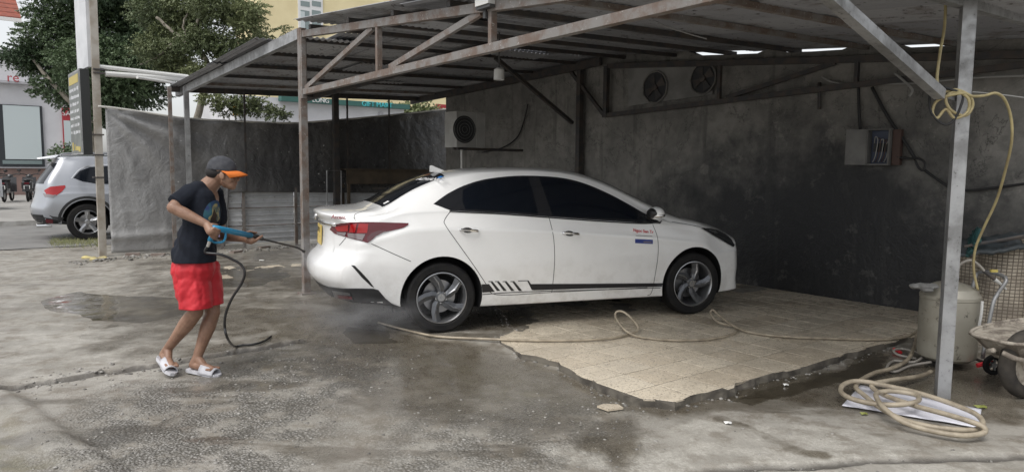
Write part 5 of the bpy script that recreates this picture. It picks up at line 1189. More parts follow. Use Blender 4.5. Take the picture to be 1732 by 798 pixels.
# ------------------------------------------------------------------ motor scooters by the shop
pm('scooter_black', (.02, .02, .022), .3, coat=.6); pm('scooter_silver', (.4, .41, .42), .35, .4)
def scooter(loc, rz, bodymat, label):
    t = thing('scooter', loc, label, 'scooter', 'scooters parked by the shop', rz)
    for x in (-.62, .62):
        m = MB(); m.tube([Vector((x + .235 * math.cos(a), 0, .28 + .235 * math.sin(a))) for a in np.linspace(0, 2 * math.pi, 19)[:-1]], .045, 6, closed=True); w_ = obj('wheel', m, 'tyre_rubber', t, local=True); m = MB(); m.lathe([(0, -.03), (.19, -.02), (.19, .02), (0, .03)], 16, Vector((x, 0, .28)), Vector((0, 1, 0))); obj('hub', m, 'mid_alloy', w_, local=True)
    m = MB(); m.prism([Vector(p) for p in ((-.85, -.11, .72), (-.70, -.13, .45), (-.3, -.13, .36), (.10, -.13, .30), (.14, -.13, .38), (-.02, -.13, .62), (-.2, -.13, .76), (-.7, -.12, .80))], (0, .25, 0)); m.box((-.55, 0, .62), .5, .34, .22); m.box((.17, 0, .34), .34, .24, .06); obj('body', m, bodymat, t, local=True)
    m = MB(); m.hexa([Vector(p) for p in ((.30, -.24, .36), (.46, -.14, .34), (.46, .14, .34), (.30, .24, .36), (.42, -.22, .92), (.54, -.12, .88), (.54, .12, .88), (.42, .22, .92))]); obj('leg_shield', m, bodymat, t, local=True)
    m = MB(); m.ball((-.38, 0, .81), .44, .18, .075, 14, 8); obj('seat', m, 'black_trim', t, local=True, smooth=True)
    m = MB(); m.tube([(.62, 0, .30), (.45, 0, .95)], .028, 8); obj('fork', m, 'dark_steel', t, local=True)
    m = MB(); m.tube(spline([(.30, -.36, 1.02), (.40, -.2, 1.03), (.45, 0, .98), (.40, .2, 1.03), (.30, .36, 1.02)], 4), .018, 6); hb = obj('handlebar', m, 'black_trim', t, local=True)
    for s_ in (-1, 1):
        m = MB(); m.tube([(.40, .27 * s_, 1.03), (.42, .33 * s_, 1.15)], .008, 5); m.ball((.42, .34 * s_, 1.18), .015, .06, .04, 10, 6); obj('mirror', m, 'black_trim', t, local=True)
    m = MB(); m.ball((.50, 0, .93), .10, .12, .10, 12, 8); obj('headlamp_cowl', m, bodymat, t, local=True, smooth=True)
    m = MB(); m.box((-.86, 0, .55), .015, .19, .14); obj('plate', m, 'plate_white', t, local=True); m = MB(); m.box((-.84, 0, .70), .05, .16, .06); obj('tail_light', m, 'red_lens', t, local=True)
    m = MB(); m.prism([Vector(p) for p in ((-.86, -.07, .66), (-.90, -.07, .40), (-.86, -.07, .38), (-.78, -.07, .62))], (0, .14, 0)); obj('mudguard', m, 'black_trim', t, local=True)
    return t
for a, b, rz, mt, lb in ((14, 341, 2.0, 'scooter_black', 'black scooter between the pale scooter and the other black one'), (50, 340, 2.1, 'scooter_black', 'black scooter with a white plate nearest the silver SUV'), (-9, 353, 2.2, 'scooter_silver', 'pale scooter standing before the two black ones')):
    p = G(a, b, .06); scooter(Vector((p.x, p.y, .06)), rz, mt, lb)
# ------------------------------------------------------------------ fittings on the back wall
pm('ac_case', (.25, .25, .24), .55, col2=(.16, .158, .15), ns=3); pm('ac_dark', (.03, .032, .035), .6); pm('cable_black', (.02, .02, .021), .6); pm('cable_grey', (.30, .30, .29), .6); pm('breaker_blue', (.06, .075, .12), .5); pm('copper_brown', (.07, .04, .032), .6); pm('pale_plaster', (.27, .268, .255), .85, col2=(.19, .188, .18), ns=3, bump=.3, bs=20)
VW = WALL_V - .02
# condenser unit on a bracket post at the far corner
pa = onV(790, 218, 6.75); u_, v_ = uv(pa)
ac = thing('air_conditioner', W(u_, v_, pa.z - .4), 'old grey air conditioner condenser hung beside the tarpaulin end', 'air conditioner')
def on_face(a, b): return onU(a, b, u_ + .19)
L0, L1, L2 = uv(on_face(773, 200))[1], uv(on_face(803, 200))[1], uv(on_face(821, 200))[1]; zt, zb = on_face(775, 188).z, on_face(775, 249).z
m = MB(); m.box(W(u_, (L0 + L2) / 2, (zt + zb) / 2), .36, L2 - L0, zt - zb, UX, VX); pm('ac_shell', (.46, .46, .44), .55, col2=(.36, .355, .34), ns=3); obj('casing', m, 'ac_shell', ac)
m = MB(); cc = W(u_ + .185, L0 + (L1 - L0) * .42, (zt + zb) / 2); m.lathe([(0, -.03), (.20, -.03), (.225, .004), (.21, .008), (.0, .0)], 32, cc, UX); g_o = obj('fan_opening', m, 'ac_dark', ac)
for r_ in (.05, .10, .15, .20):
    m = MB(); m.tube([cc + UX * .012 + (VX * math.cos(a) + Vector((0, 0, 1)) * math.sin(a)) * r_ for a in np.linspace(0, 2 * math.pi, 25)[:-1]], .003, 4, closed=True); obj('grille_ring', m, 'ac_case', g_o)
m = MB(); m.box(W(u_ + .182, (L1 + L2) / 2 + .02, (zt + zb) / 2), .012, (L2 - L1) * .8, (zt - zb) * .96, UX, VX); obj('service_panel', m, 'ac_shell', ac)
m = MB(); m.bar(W(u_, L0 + .05, zb - .02), W(u_, WALL_V, zb - .02), .04, .04); m2 = MB(); m2.bar(W(u_ + .12, L0 + .05, zb - .02), W(u_ + .12, WALL_V, zb - .02), .04, .04); obj('bracket', m, 'dark_steel', ac); obj('bracket', m2, 'dark_steel', ac)
m = MB(); m.tube(spline([W(u_ + .1, L0 + .15, zb), W(u_ + .12, L0 + .14, zb - .2), W(u_ + .1, L0 + .15, zb - .6), W(u_ + .1, L0 + .15, .0)], 4), .02, 8); obj('drain_pipe', m, 'lamp_white', ac)
# two boarded fan openings under the truss
pl_ = [onV(a, b, VW) for a, b in ((1064, 116), (1207, 107), (1206, 160), (1064, 180))]
m = MB(); m.prism(pl_, VX * -.015); obj('plaster_panel', m, 'pale_plaster', wall)
for (a, b, rr, lb) in ((1109, 148, .215, 'round dark fan opening in the wall nearer the wall post'), (1190, 133, .20, 'round dark fan opening in the wall nearer the fuse box')):
    c0 = onV(a, b, VW - .015); f_ = thing('wall_fan', c0, lb, 'fan', 'fan openings under the wall truss'); nv = -VX
    m = MB(); ring = [(rr * (1 + .10 * fbm(k * .9 + a, 0, 1, 2)), k * 2 * math.pi / 28) for k in range(28)]
    m.prism([c0 + (UX * math.cos(t_) + Vector((0, 0, 1)) * math.sin(t_)) * r_ for r_, t_ in ring], nv * .006); obj('opening', m, 'ac_dark', f_)
    m = MB(); m.tube([c0 + nv * .02 + (UX * math.cos(t_) + Vector((0, 0, 1)) * math.sin(t_)) * r_ * 1.02 for r_, t_ in ring], .012, 6, closed=True); obj('rim', m, 'stained_plaster', f_)
    m = MB(); m.lathe([(0, .0), (.05, .0), (.045, .03), (0, .035)], 14, c0 + nv * .005, nv); obj('hub', m, 'dark_steel', f_)
    for k in range(4):
        t_ = k * math.pi / 2 + .5; d1 = UX * math.cos(t_) + Vector((0, 0, 1)) * math.sin(t_); d2 = UX * -math.sin(t_) + Vector((0, 0, 1)) * math.cos(t_)
        m = MB(); m.prism([c0 + nv * .015 + d1 * .04 - d2 * .02, c0 + nv * .01 + d1 * rr * .8 - d2 * .075, c0 + nv * .022 + d1 * rr * .82 + d2 * .06, c0 + nv * .022 + d1 * .04 + d2 * .025], nv * .003); obj('blade', m, 'dark_steel', f_)
pm('fuse_grey', (.15, .148, .14), .6, col2=(.10, .098, .094), ns=5)
# open fuse box
fb0, fb1 = onV(1468, 219, VW - .11), onV(1515, 279, VW - .11); ua, ub = uv(fb0)[0], uv(onV(1502, 250, VW - .11))[0]; zt, zb = fb0.z, onV(1490, 279, VW - .11).z
fbx = thing('fuse_box', W((ua + ub) / 2, VW, zb), 'open metal fuse box with dangling wires on the stained wall', 'fuse box')
def fbox(u0, u1, v0, v1, z0, z1, name, mt, par=fbx): m = MB(); m.box(W((u0 + u1) / 2, (v0 + v1) / 2, (z0 + z1) / 2), u1 - u0, abs(v1 - v0), z1 - z0, UX, VX); return obj(name, m, mt, par)
cs_ = fbox(ua, ub, VW, VW - .015, zb, zt, 'back_panel', 'breaker_blue')
for (u0, u1, z0, z1) in ((ua - .01, ub + .01, zt - .012, zt + .004), (ua - .01, ub + .01, zb - .004, zb + .012), (ua - .012, ua + .004, zb + .012, zt - .012), (ub - .004, ub + .012, zb + .012, zt - .012)): fbox(u0, u1, VW, VW - .11, z0, z1, 'side', 'fuse_grey')
hx = W(ua - .012, VW - .11); d_ = (-UX * .85 - VX * .5).normalized(); m = MB(); m.box(hx + d_ * .10 + Vector((0, 0, (zt + zb) / 2)), .20, .010, zt - zb, d_, Vector((-d_.y, d_.x, 0))); obj('door', m, 'fuse_grey', fbx)
for k in range(3): fbox(ua + .05 + k * .055, ua + .095 + k * .055, VW - .015, VW - .07, zb + .14, zb + .23, 'breaker', 'ac_dark')
for k in range(5):
    m = MB(); x0 = ua + .05 + k * .03; m.tube(spline([W(x0, VW - .05, zb + .23), W(x0 + .02, VW - .08, zt - .08 - .02 * k), W(x0 + .05, VW - .085, zt - .12), W(x0 + .03, VW - .08, zb + .1), W(x0 - .01, VW - .05, zb + .03)], 5), .005, 5); obj('wire', m, 'copper_brown' if k % 2 else 'cable_grey', fbx)
fbox(ub + .02, ub + .10, VW, VW - .06, zb, zt - .01, 'side_box', 'copper_brown')
# cables and conduits on the wall
def cable(pts, r_, mt, label, off=.03, name='cable'):
    m = MB(); m.tube(spline([onV(a, b, VW - off) for a, b in pts], 5), r_, 6); return tag(obj(name, m, mt, smooth=True), label, 'cable')
cable([(1452, 148), (1453, 190), (1455, 219)], .016, 'cable_black', 'straight dark conduit dropping to the top of the fuse box', .02)
cable([(1475, 148), (1500, 195), (1530, 240), (1549, 270)], .018, 'cable_black', 'thick black cable slanting past the right side of the fuse box', .02)
cable([(1517, 266), (1540, 268), (1552, 268), (1564, 275), (1562, 288), (1554, 284), (1548, 272)], .012, 'cable_black', 'black cable loop to the right of the fuse box', .05)
cable([(1564, 288), (1585, 303), (1610, 318), (1640, 322), (1680, 318), (1740, 310)], .014, 'cable_black', 'black cable sagging along the wall behind the galvanised post', .03)
cable([(1390, 130), (1408, 139), (1440, 143), (1500, 142), (1545, 141), (1600, 136), (1660, 131), (1740, 128)], .012, 'cable_grey', 'pale grey cable strung level across the upper wall', .06)
cable([(1513, 124), (1530, 138), (1543, 152), (1538, 163)], .014, 'cable_grey', 'short grey stub of cable below the truss', .12)
cable([(893, 176), (886, 205), (875, 232), (850, 250), (815, 258)], .012, 'cable_black', 'black cable drooping from the wall towards the air conditioner', .04)
cable([(1386, 140), (1386, 185)], .02, 'dark_steel', 'short steel stub bracket on the wall below the truss', .03)
def roofwire(pts, v, r_, label):
    m = MB(); m.tube(spline([onV(a, b, v) for a, b in pts], 6), r_, 6); return tag(obj('cable', m, 'cable_grey', smooth=True), label, 'cable')
roofwire([(1045, 8), (1066, 20), (1090, 24), (1115, 14), (1145, -4), (1170, -14)], 4.55, .009, 'pale wire looping down from the roof near the front truss end')
roofwire([(1090, 24), (1120, 42), (1160, 56), (1195, 66)], 4.9, .006, 'thin wire running back under the roof sheets')
m = MB(); q = onV(1350, 0, 5.2); m.tube([q + Vector((0, 0, .25)), onV(1351, 12, 5.2)], .004, 5); m.ball(onV(1350, 20, 5.2), .022, .022, .035, 10, 8); tag(obj('bulb', m, 'lamp_white'), 'small bare bulb hanging on a wire from the roof', 'bulb')
# sack/blanket bundle at the wall foot, dark
pm('dark_sack', (.05, .055, .06), .8, col2=(.09, .09, .09), ns=5)
# ------------------------------------------------------------------ yellow hose tied to the galvanised post
pm('hose_yellow', (.46, .39, .20), .45, col2=(.33, .27, .14), ns=9); pm('hose_beige', (.40, .345, .26), .5, col2=(.25, .21, .155), ns=11, bump=.2, bs=50); pm('hose_black', (.012, .012, .013), .35, coat=.3); pm('hose_grey', (.30, .28, .25), .5)
PY = G(1583, 668, YZ).y
P_ = lambda a, b, dy=0.0: D(a, b, PY - .10 + dy)
m = MB(); m.tube(spline([P_(1600, -40, .2), P_(1598, 40, .1), P_(1590, 90, 0), P_(1585, 135, -.02), P_(1592, 155, -.03), P_(1618, 152, -.05), P_(1640, 163, -.05), P_(1645, 180, -.04), P_(1632, 196, -.05), P_(1608, 186, -.06), P_(1600, 165, -.05), P_(1618, 155, -.06), P_(1638, 168, -.07), P_(1636, 190, -.06), P_(1615, 200, -.06), P_(1600, 185, -.05), P_(1585, 200, -.04), P_(1577, 190, -.03), P_(1584, 172, -.03), P_(1605, 162, -.06), P_(1630, 158, -.07), P_(1645, 163, -.05), P_(1665, 162, .0), P_(1685, 158, .05), P_(1700, 170, .1), P_(1710, 200, .15), P_(1711, 240, .2), P_(1700, 290, .35), P_(1685, 340, .5), P_(1664, 385, .62), P_(1650, 420, .7), P_(1647, 455, .72), P_(1654, 490, .72)], 7), .0092, 8)
tag(obj('yellow_hose', m, 'hose_yellow', smooth=True), 'yellow air hose knotted round the galvanised post and drooping to the tank', 'hose')
m = MB(); m.tube(spline([P_(1645, 156, -.02), P_(1690, 160, .1), P_(1780, 172, .3)], 5), .004, 5); tag(obj('tie_wire', m, 'cable_grey'), 'taut thin wire leading sideways from the galvanised post', 'wire')
m = MB(); m.tube(spline([P_(1572, 158), P_(1575, 190, -.03), P_(1595, 210, -.05), P_(1612, 205, -.06), P_(1625, 180, -.07), P_(1628, 160, -.06), P_(1610, 152, -.06), P_(1590, 146, -.03), P_(1578, 140)], 6), .008, 6); tag(obj('black_cord', m, 'cable_black', smooth=True), 'black cord looped under the yellow hose knot', 'cord')
# ------------------------------------------------------------------ foam tank on wheels
TY = G(1607, 628, YZ).y + .18; TB = Vector((D(1603, 560, TY).x, TY, YZ)); n = NT('tank_paint'); wp = n.n('ShaderNodeNewGeometry').outputs['Position']
c = n.mix(n.mapr(n.noise(4, 6, .6, wp), .35, .68), (.36, .34, .285), (.27, .252, .205)); c = n.mix(n.mapr(n.noise(16, 6, .7, wp), .58, .68), c, (.09, .078, .062)); n.set(col=c, rough=.42, metal=.25)
tk = thing('foam_tank', TB, 'grey wheeled foam tank with domed lid behind the galvanised post', 'tank')
zt = D(1607, 500, TY).z - YZ; R_t = .205
m = MB(); m.lathe([(0, .05), (R_t * .8, .055), (R_t * .97, .08), (R_t, .12), (R_t, zt - .02), (R_t * 1.02, zt - .015), (R_t * 1.02, zt + .01), (R_t * .98, zt + .02), (R_t * .85, zt + .065), (R_t * .5, zt + .10), (.05, zt + .115), (0, zt + .115)], 40, TB); obj('vessel', m, 'tank_paint', tk, auto=30)
m = MB(); m.lathe([(.05, zt + .10), (.055, zt + .14), (.03, zt + .15), (.03, zt + .20), (0, zt + .20)], 16, TB); obj('valve', m, 'dark_steel', tk, auto=30)
m = MB(); m.ball(TB + Vector((-.05, -.08, zt + .17)), .03, .03, .03, 12, 8); obj('pressure_gauge', m, 'copper_brown', tk, smooth=True)
m = MB(); m.tube(spline([TB + Vector((.10, -.20, .30)), TB + Vector((.10, -.225, .45)), TB + Vector((.10, -.225, .55))], 3), .010, 6); obj('sight_tube', m, 'lamp_white', tk)
hp = [TB + Vector((.17, -.17, .10)), TB + Vector((.215, -.17, .5)), TB + Vector((.25, -.17, zt + .05)), TB + Vector((.30, -.17, zt + .17)), TB + Vector((.30, .12, zt + .17)), TB + Vector((.25, .12, zt + .05)), TB + Vector((.215, .12, .3)), TB + Vector((.17, .12, .1))]
m = MB(); m.tube(spline(hp, 4), .014, 8); obj('push_handle', m, 'galvanised', tk, smooth=True)
m = MB(); m.tube([TB + Vector((.20, -.25, .065)), TB + Vector((.20, .2, .065))], .012, 6); obj('axle', m, 'dark_steel', tk)
for dy in (-.25, .2):
    m = MB(); cw = TB + Vector((.20, dy, .075)); m.lathe([(.045, -.018), (.070, -.018), (.075, -.01), (.075, .01), (.070, .018), (.045, .018)], 24, cw, Vector((0, -1, 0)), True); w_ = obj('wheel', m, 'tyre_rubber', tk, auto=30); m = MB(); m.lathe([(0, .012), (.018, .014), (.018, -.01), (0, -.01)], 12, cw, Vector((0, -1, 0)))
    for k in range(5):
        t_ = k * 1.2566; m.bar(cw + Vector((math.cos(t_), 0, math.sin(t_))) * .012, cw + Vector((math.cos(t_), 0, math.sin(t_))) * .05, .014, .012)
    obj('wheel_spider', m, 'ac_case', w_)
m = MB(); m.tube([TB + Vector((.10, -.22, .06)), TB + Vector((.21, -.22, .09))], .018, 8); obj('drain_tap', m, 'sticker_red', tk)
rg_ = MB(); q = D(1562, 488, TY - .1)
for k in range(6): rg_.ball(q + Vector((RNG.normal() * .02 + .012 * k - .02, RNG.normal() * .03, .006 * k + RNG.normal() * .01)), .045, .06, .02, 10, 6)
me = remesh(rg_, 'rag', .008, 3, .4, lambda v: .012 * fbm(v.x * 12, v.y * 12 + v.z * 9, 2, 3)); rebase(me, q); tag(link('rag', me, 'ac_case', None, q), 'crumpled grey rag on the rim of the foam tank', 'rag')
# spray gun hanging on its hose above the tank
gt = thing('foam_gun', D(1672, 470, TY - .1), 'foam spray gun with yellow tap lying over the tank handle', 'spray gun')
Q_ = lambda a, b, dy=0: D(a, b, TY - .12 + dy)
m = MB(); m.tube(spline([Q_(1620, 470, .1), Q_(1622, 450, .05), Q_(1640, 440), Q_(1655, 448), Q_(1668, 462)], 6), .011, 8); obj('hose_stub', m, 'hose_grey', gt, smooth=True)
m = MB(); m.tube([Q_(1664, 458), Q_(1682, 472)], .014, 8); obj('gun_body', m, 'dark_steel', gt); m = MB(); m.tube([Q_(1682, 472), Q_(1690, 478), Q_(1702, 489)], [.016, .012, .006], 8); obj('nozzle', m, 'lamp_white', gt); m = MB(); m.box(Q_(1681, 458), .05, .02, .02); obj('tap', m, 'sign_yellow', gt)
# ------------------------------------------------------------------ rolled woven mats and covers
n = NT('woven_mat')
br = n.n('ShaderNodeTexBrick'); br.offset = 0; br.inputs['Scale'].default_value = 1.0; br.inputs['Mortar Size'].default_value = .0035; br.inputs['Brick Width'].default_value = .038; br.inputs['Row Height'].default_value = .030; br.inputs['Mortar Smooth'].default_value = .3
n.l(n.n('ShaderNodeUVMap').outputs[0], br.inputs['Vector'])
br.inputs['Color1'].default_value = (.34, .295, .235, 1); br.inputs['Color2'].default_value = (.44, .39, .315, 1); br.inputs['Mortar'].default_value = (.12, .10, .078, 1)
c = n.mix(n.math('MULTIPLY', n.mapr(n.noise(6, 6, .6), .45, .65), .6), br.outputs['Color'], (.15, .125, .10)); n.set(col=c, rough=.85, nrm=n.bump(n.math('SUBTRACT', 1.0, br.outputs['Fac']), .9, .012))
def roll(a, w_px, b_top, y, lean, seed, label):
    base = D(a, 560, y); base.z = YZ; zt = D(a, b_top, y).z; r0 = w_px / 2 * y / FPX; vs = []; nS, nH = 36, 14; fs = []; uvs = []
    for j in range(nH + 1):
        z_ = (zt - YZ) * j / nH
        for i in range(nS + 1):
            t_ = 2 * math.pi * (i % nS) / nS; rr = r0 * (1 + .10 * noise.noise((math.cos(t_) * 1.3 + seed, math.sin(t_) * 1.3, z_ * 1.1)) + .05 * noise.noise((math.cos(t_) * 4, math.sin(t_) * 4 + seed, z_ * 2)))
            vs.append(base + Vector((math.cos(t_) * rr + lean * z_, math.sin(t_) * rr, z_))); uvs.append((t_ * r0 if i < nS else 2 * math.pi * r0, z_))
    K = nS + 1; fs = [(j * K + i, j * K + i + 1, (j + 1) * K + i + 1, (j + 1) * K + i) for j in range(nH) for i in range(nS)]
    topi = [nH * K + i for i in range(nS)]
    m = MB(); m.add(vs, fs + [tuple(topi)]); o = obj('mat_roll', m, 'woven_mat', smooth=True); me = o.data; ul = me.uv_layers.new(name='UVMap')
    for lp in me.loops: ul.data[lp.index].uv = uvs[lp.vertex_index]
    autosmooth(me, 50); tag(o, label, 'mat roll', 'rolled woven mats by the wall')
roll(1648, 62, 425, 6.35, .0, 1.0, 'rolled woven mat directly behind the foam tank'); roll(1690, 86, 412, 6.15, .03, 5.0, 'fat rolled woven mat between tank and wheelbarrow'); roll(1748, 80, 404, 6.0, .02, 9.0, 'rolled woven mat standing over the wheelbarrow')
pm('cover_dark', (.035, .045, .05), .5, col2=(.07, .075, .08), ns=4); pm('cover_teal', (.035, .10, .10), .5)
for dz, mt, x0, x1, ofs, lb in ((0, 'cover_dark', 1622, 1790, 0, 'dark folded sheet lying across the tops of the mat rolls'), (.0, 'cover_teal', 1634, 1652, .0, 'teal plastic sheet folded above the dark one on the mat rolls')):
    pa, pb = D(x0, 416, 6.05 + ofs), D(x1, 392, 5.95 + ofs); vs = []; nX, nY = 40, 10
    for j in range(nY + 1):
        for i in range(nX + 1):
            f_ = i / nX; g_ = j / nY; q_ = pa.lerp(pb, f_); p = D(x0 + (x1 - x0) * f_, 420, q_.y + (g_ - .25) * .6); p.z = q_.z + dz * (1 - .3 * f_) - .05 * abs(g_ - .5) + .06 * fbm(f_ * 6 + ofs, g_ * 3, 1.3, 3) + (.03 if g_ > .2 else -.03); vs.append(p)
    m = MB(); m.add(vs, [(j * (nX + 1) + i, j * (nX + 1) + i + 1, (j + 1) * (nX + 1) + i + 1, (j + 1) * (nX + 1) + i) for j in range(nY) for i in range(nX)]); o = obj('folded_sheet', m, mt, smooth=True); sd = o.modifiers.new('t', 'SOLIDIFY'); sd.thickness = .03; tag(o, lb, 'sheet')
for k in range(3):
    m = MB(); m.tube([D(1630 + 12 * k, 417 - 3 * k, 5.85 + .1 * k), D(1770, 392 + 4 * k, 5.75 + .1 * k)], .012, 6); tag(obj('pole', m, 'dark_steel'), ('front one of three dark poles laid on the mat rolls', 'middle one of three dark poles on the mat rolls', 'dark pole on the mat rolls nearest the wall')[k], 'pole', 'poles on the mat rolls')
# ------------------------------------------------------------------ wheelbarrow
n = NT('muddy_steel'); wp = n.n('ShaderNodeNewGeometry').outputs['Position']; c = n.mix(n.mapr(n.noise(9, 7, .7, wp), .40, .62), (.40, .36, .30), (.16, .135, .11)); c = n.mix(n.mapr(n.noise(30, 5, .7, wp), .60, .68), c, (.55, .51, .44)); n.set(col=c, rough=.8, nrm=n.bump(n.noise(30, 6, .7, wp), .5, .01))
WY = 4.62; wc = D(1736, 634, WY); wc.z = YZ + .235
wb = thing('wheelbarrow', Vector((wc.x, wc.y, YZ)), 'mud-caked wheelbarrow with a fat black tyre beside the mat rolls', 'wheelbarrow')
ax_ = Vector((.30, -.95, 0)).normalized(); e1 = Vector((ax_.y * -1, ax_.x, 0)); e1 = e1 if e1.x < 0 else -e1      # e1 points to the barrow's nose
m = MB(); m.tube([wc + e1 * (.185 * math.cos(a)) + Vector((0, 0, .185 * math.sin(a))) for a in np.linspace(0, 2 * math.pi, 37)[:-1]], .050, 10, closed=True); pm('muddy_tyre', (.025, .022, .02), .8, col2=(.06, .052, .042), ns=9, bump=.4, bs=30); w_ = obj('wheel', m, 'muddy_tyre', wb, smooth=True)
m = MB(); m.lathe([(.14, -.03), (.155, -.035), (.155, .035), (.14, .03), (.06, .012), (.03, .035), (0, .035), (0, -.035), (.03, -.035), (.06, -.012)], 28, wc, ax_, True); obj('rim', m, 'muddy_steel', w_, auto=30)
tb = [D(1655, 556, WY - .05)]; zt = tb[0].z
T0 = D(1680, 553, WY); T0 = Vector((T0.x, T0.y, 0)); bk = -e1
def tp(l, w__, z_): return T0 + bk * l + ax_ * w__ + Vector((0, 0, z_))
zr = D(1657, 572, WY).z
rim_ = [tp(.0, -.16, zr), tp(-.03, 0, zr + .0), tp(0, .16, zr), tp(.25, .26, zr + .015), tp(.75, .30, zr + .03), tp(.80, 0, zr + .03), tp(.75, -.30, zr + .03), tp(.25, -.26, zr + .015)]
bot = [tp(.16, -.10, zr - .16), tp(.14, 0, zr - .16), tp(.16, .10, zr - .16), tp(.3, .14, zr - .20), tp(.6, .15, zr - .20), tp(.64, 0, zr - .20), tp(.6, -.15, zr - .20), tp(.3, -.14, zr - .20)]
m = MB(); m.add(rim_ + bot, [(i, (i + 1) % 8, 8 + (i + 1) % 8, 8 + i) for i in range(8)] + [tuple(range(8, 16))]); o = obj('tray', m, 'muddy_steel', wb); sd = o.modifiers.new('t', 'SOLIDIFY'); sd.thickness = .006; sd.offset = 0
m = MB(); m.tube(spline(rim_, 3, True), .012, 6, closed=True); obj('tray_rim', m, 'muddy_steel', wb, smooth=True)
m = MB(); fill = spline(rim_, 3, True); cen = sum(fill, Vector()) / len(fill); m.add([p.lerp(cen, .06) - Vector((0, 0, .015)) for p in fill] + [p.lerp(cen, .5) - Vector((0, 0, .004 + .02 * random.random())) for p in fill] + [cen + Vector((0, 0, .0))], [(i, (i + 1) % 24, 24 + (i + 1) % 24, 24 + i) for i in range(24)] + [(24 + i, 24 + (i + 1) % 24, 48) for i in range(24)]); obj('mortar_fill', m, 'muddy_steel', wb, smooth=True)
for s_ in (-1, 1):
    m = MB(); m.tube(spline([wc + e1 * .27 + ax_ * .03 * s_ + Vector((0, 0, .10)), wc + e1 * .22 + ax_ * .10 * s_ + Vector((0, 0, .07)), wc + ax_ * .12 * s_ + Vector((0, 0, .03)), tp(.5, .16 * s_, zr - .22), tp(1.1, .28 * s_, zr - .12), tp(1.3, .29 * s_, zr - .08)], 5), .017, 8); obj('frame_tube', m, 'muddy_steel', wb, smooth=True)
    m = MB(); m.tube([tp(.10, .10 * s_, zr - .12), wc + ax_ * .12 * s_ + e1 * .08 + Vector((0, 0, .05))], .015, 6); obj('brace', m, 'muddy_steel', wb)
    m = MB(); m.tube([tp(.45, .16 * s_, zr - .21), tp(.62, .2 * s_, YZ + .01), tp(.8, .2 * s_, YZ + .01), tp(.9, .24 * s_, zr - .16)], .014, 6); obj('leg', m, 'muddy_steel', wb)
# ------------------------------------------------------------------ coiled hose on a white sheet, hoses on the floor
pm('paper_white', (.66, .66, .72), .6)
q = [G(a, b, YZ + .012) for a, b in ((1424, 685), (1444, 665), (1455, 655), (1659, 692), (1660, 722), (1630, 722), (1560, 712))]
m = MB(); vs = []; c00, c10, c11, c01 = G(1424, 686, YZ + .010), G(1455, 652, YZ + .010), G(1660, 693, YZ + .010), G(1655, 724, YZ + .010); nX, nY = 26, 10
for j in range(nY + 1):
    for i in range(nX + 1):
        a = c00.lerp(c01, i / nX); b = c10.lerp(c11, i / nX); p = a.lerp(b, j / nY); vs.append(Vector((p.x, p.y, gz(p.x, p.y) + .010 + .006 * (1 + fbm(p.x * 3, p.y * 3, 2, 2)))))
m.add(vs, [(j * (nX + 1) + i, j * (nX + 1) + i + 1, (j + 1) * (nX + 1) + i + 1, (j + 1) * (nX + 1) + i) for j in range(nY) for i in range(nX)]); o = obj('paper_sheet', m, 'paper_white', smooth=True); sd = o.modifiers.new('t', 'SOLIDIFY'); sd.thickness = .003; tag(o, 'white plastic sheet on the wet ground under the hose coil', 'sheet')
hz = YZ + .045
def gh(a, b, l=0.0): return G(a, b, hz + l)
pts = [gh(1552, 560, .05), gh(1547, 585, .02), gh(1535, 608), gh(1510, 622), gh(1480, 630), (gh(1455, 643)), gh(1448, 655, .02), gh(1462, 668, .02), gh(1490, 690, .02), gh(1530, 710, .0), gh(1580, 722), gh(1635, 727), gh(1660, 722, .01), gh(1658, 706, .02), gh(1630, 690, .03), gh(1560, 666, .045), gh(1500, 652, .05), gh(1455, 644, .05), gh(1430, 648, .04), gh(1422, 660, .03), gh(1436, 672, .03), gh(1475, 682, .03), gh(1520, 684, .045), gh(1552, 678, .05), gh(1548, 667, .05), gh(1510, 661, .05), gh(1484, 664, .05), gh(1484, 675, .05), gh(1498, 692, .04), gh(1530, 714, .015), gh(1580, 729, .0), gh(1630, 736, .0), gh(1662, 732, .0), gh(1664, 722, .03), gh(1640, 712, .05), gh(1600, 700, .05), gh(1545, 685, .03), gh(1490, 665, .02), gh(1475, 650, .03), gh(1510, 642, .02), gh(1555, 636, .0), gh(1575, 628, .0)]
m = MB(); m.tube(spline(pts, 7), .0155, 10); tag(obj('hose_coil', m, 'hose_beige', smooth=True), 'thick beige hose coiled on the white sheet beside the post', 'hose')
fz = .014; gf = lambda a, b, l=0.0: G(a, b, fz + l)
pts = [gf(1556, 556), gf(1530, 570), gf(1480, 574), gf(1400, 572), gf(1330, 569), gf(1275, 563), gf(1245, 553, .02), gf(1215, 532, .07), gf(1206, 524, .11), gf(1202, 530, .08), gf(1216, 545, .03), gf(1246, 553, .0), gf(1240, 564), gf(1200, 573), gf(1140, 575), gf(1085, 570), gf(1060, 560, .03), gf(1043, 540, .07), gf(1042, 528, .12), gf(1054, 527, .13), gf(1070, 540, .08), gf(1080, 556, .02), gf(1066, 564), gf(1030, 572), gf(960, 575.5), gf(880, 575), gf(800, 572), gf(755, 570), gf(722, 566), gf(680, 556), gf(640, 545)]
m = MB(); m.tube(spline(pts, 7), .0105, 8); tag(obj('floor_hose', m, 'hose_beige', smooth=True), 'thin beige hose snaking over the tiles beside the car', 'hose')
m = MB(); m.tube(spline([G(512, 559, -.03), G(535, 553, -.03), G(560, 548, -.025), G(600, 541, -.02)], 6), .010, 8); tag(obj('hose_end', m, 'hose_grey', smooth=True), 'loose end of grey hose on the wet ground by the rear bumper', 'hose')
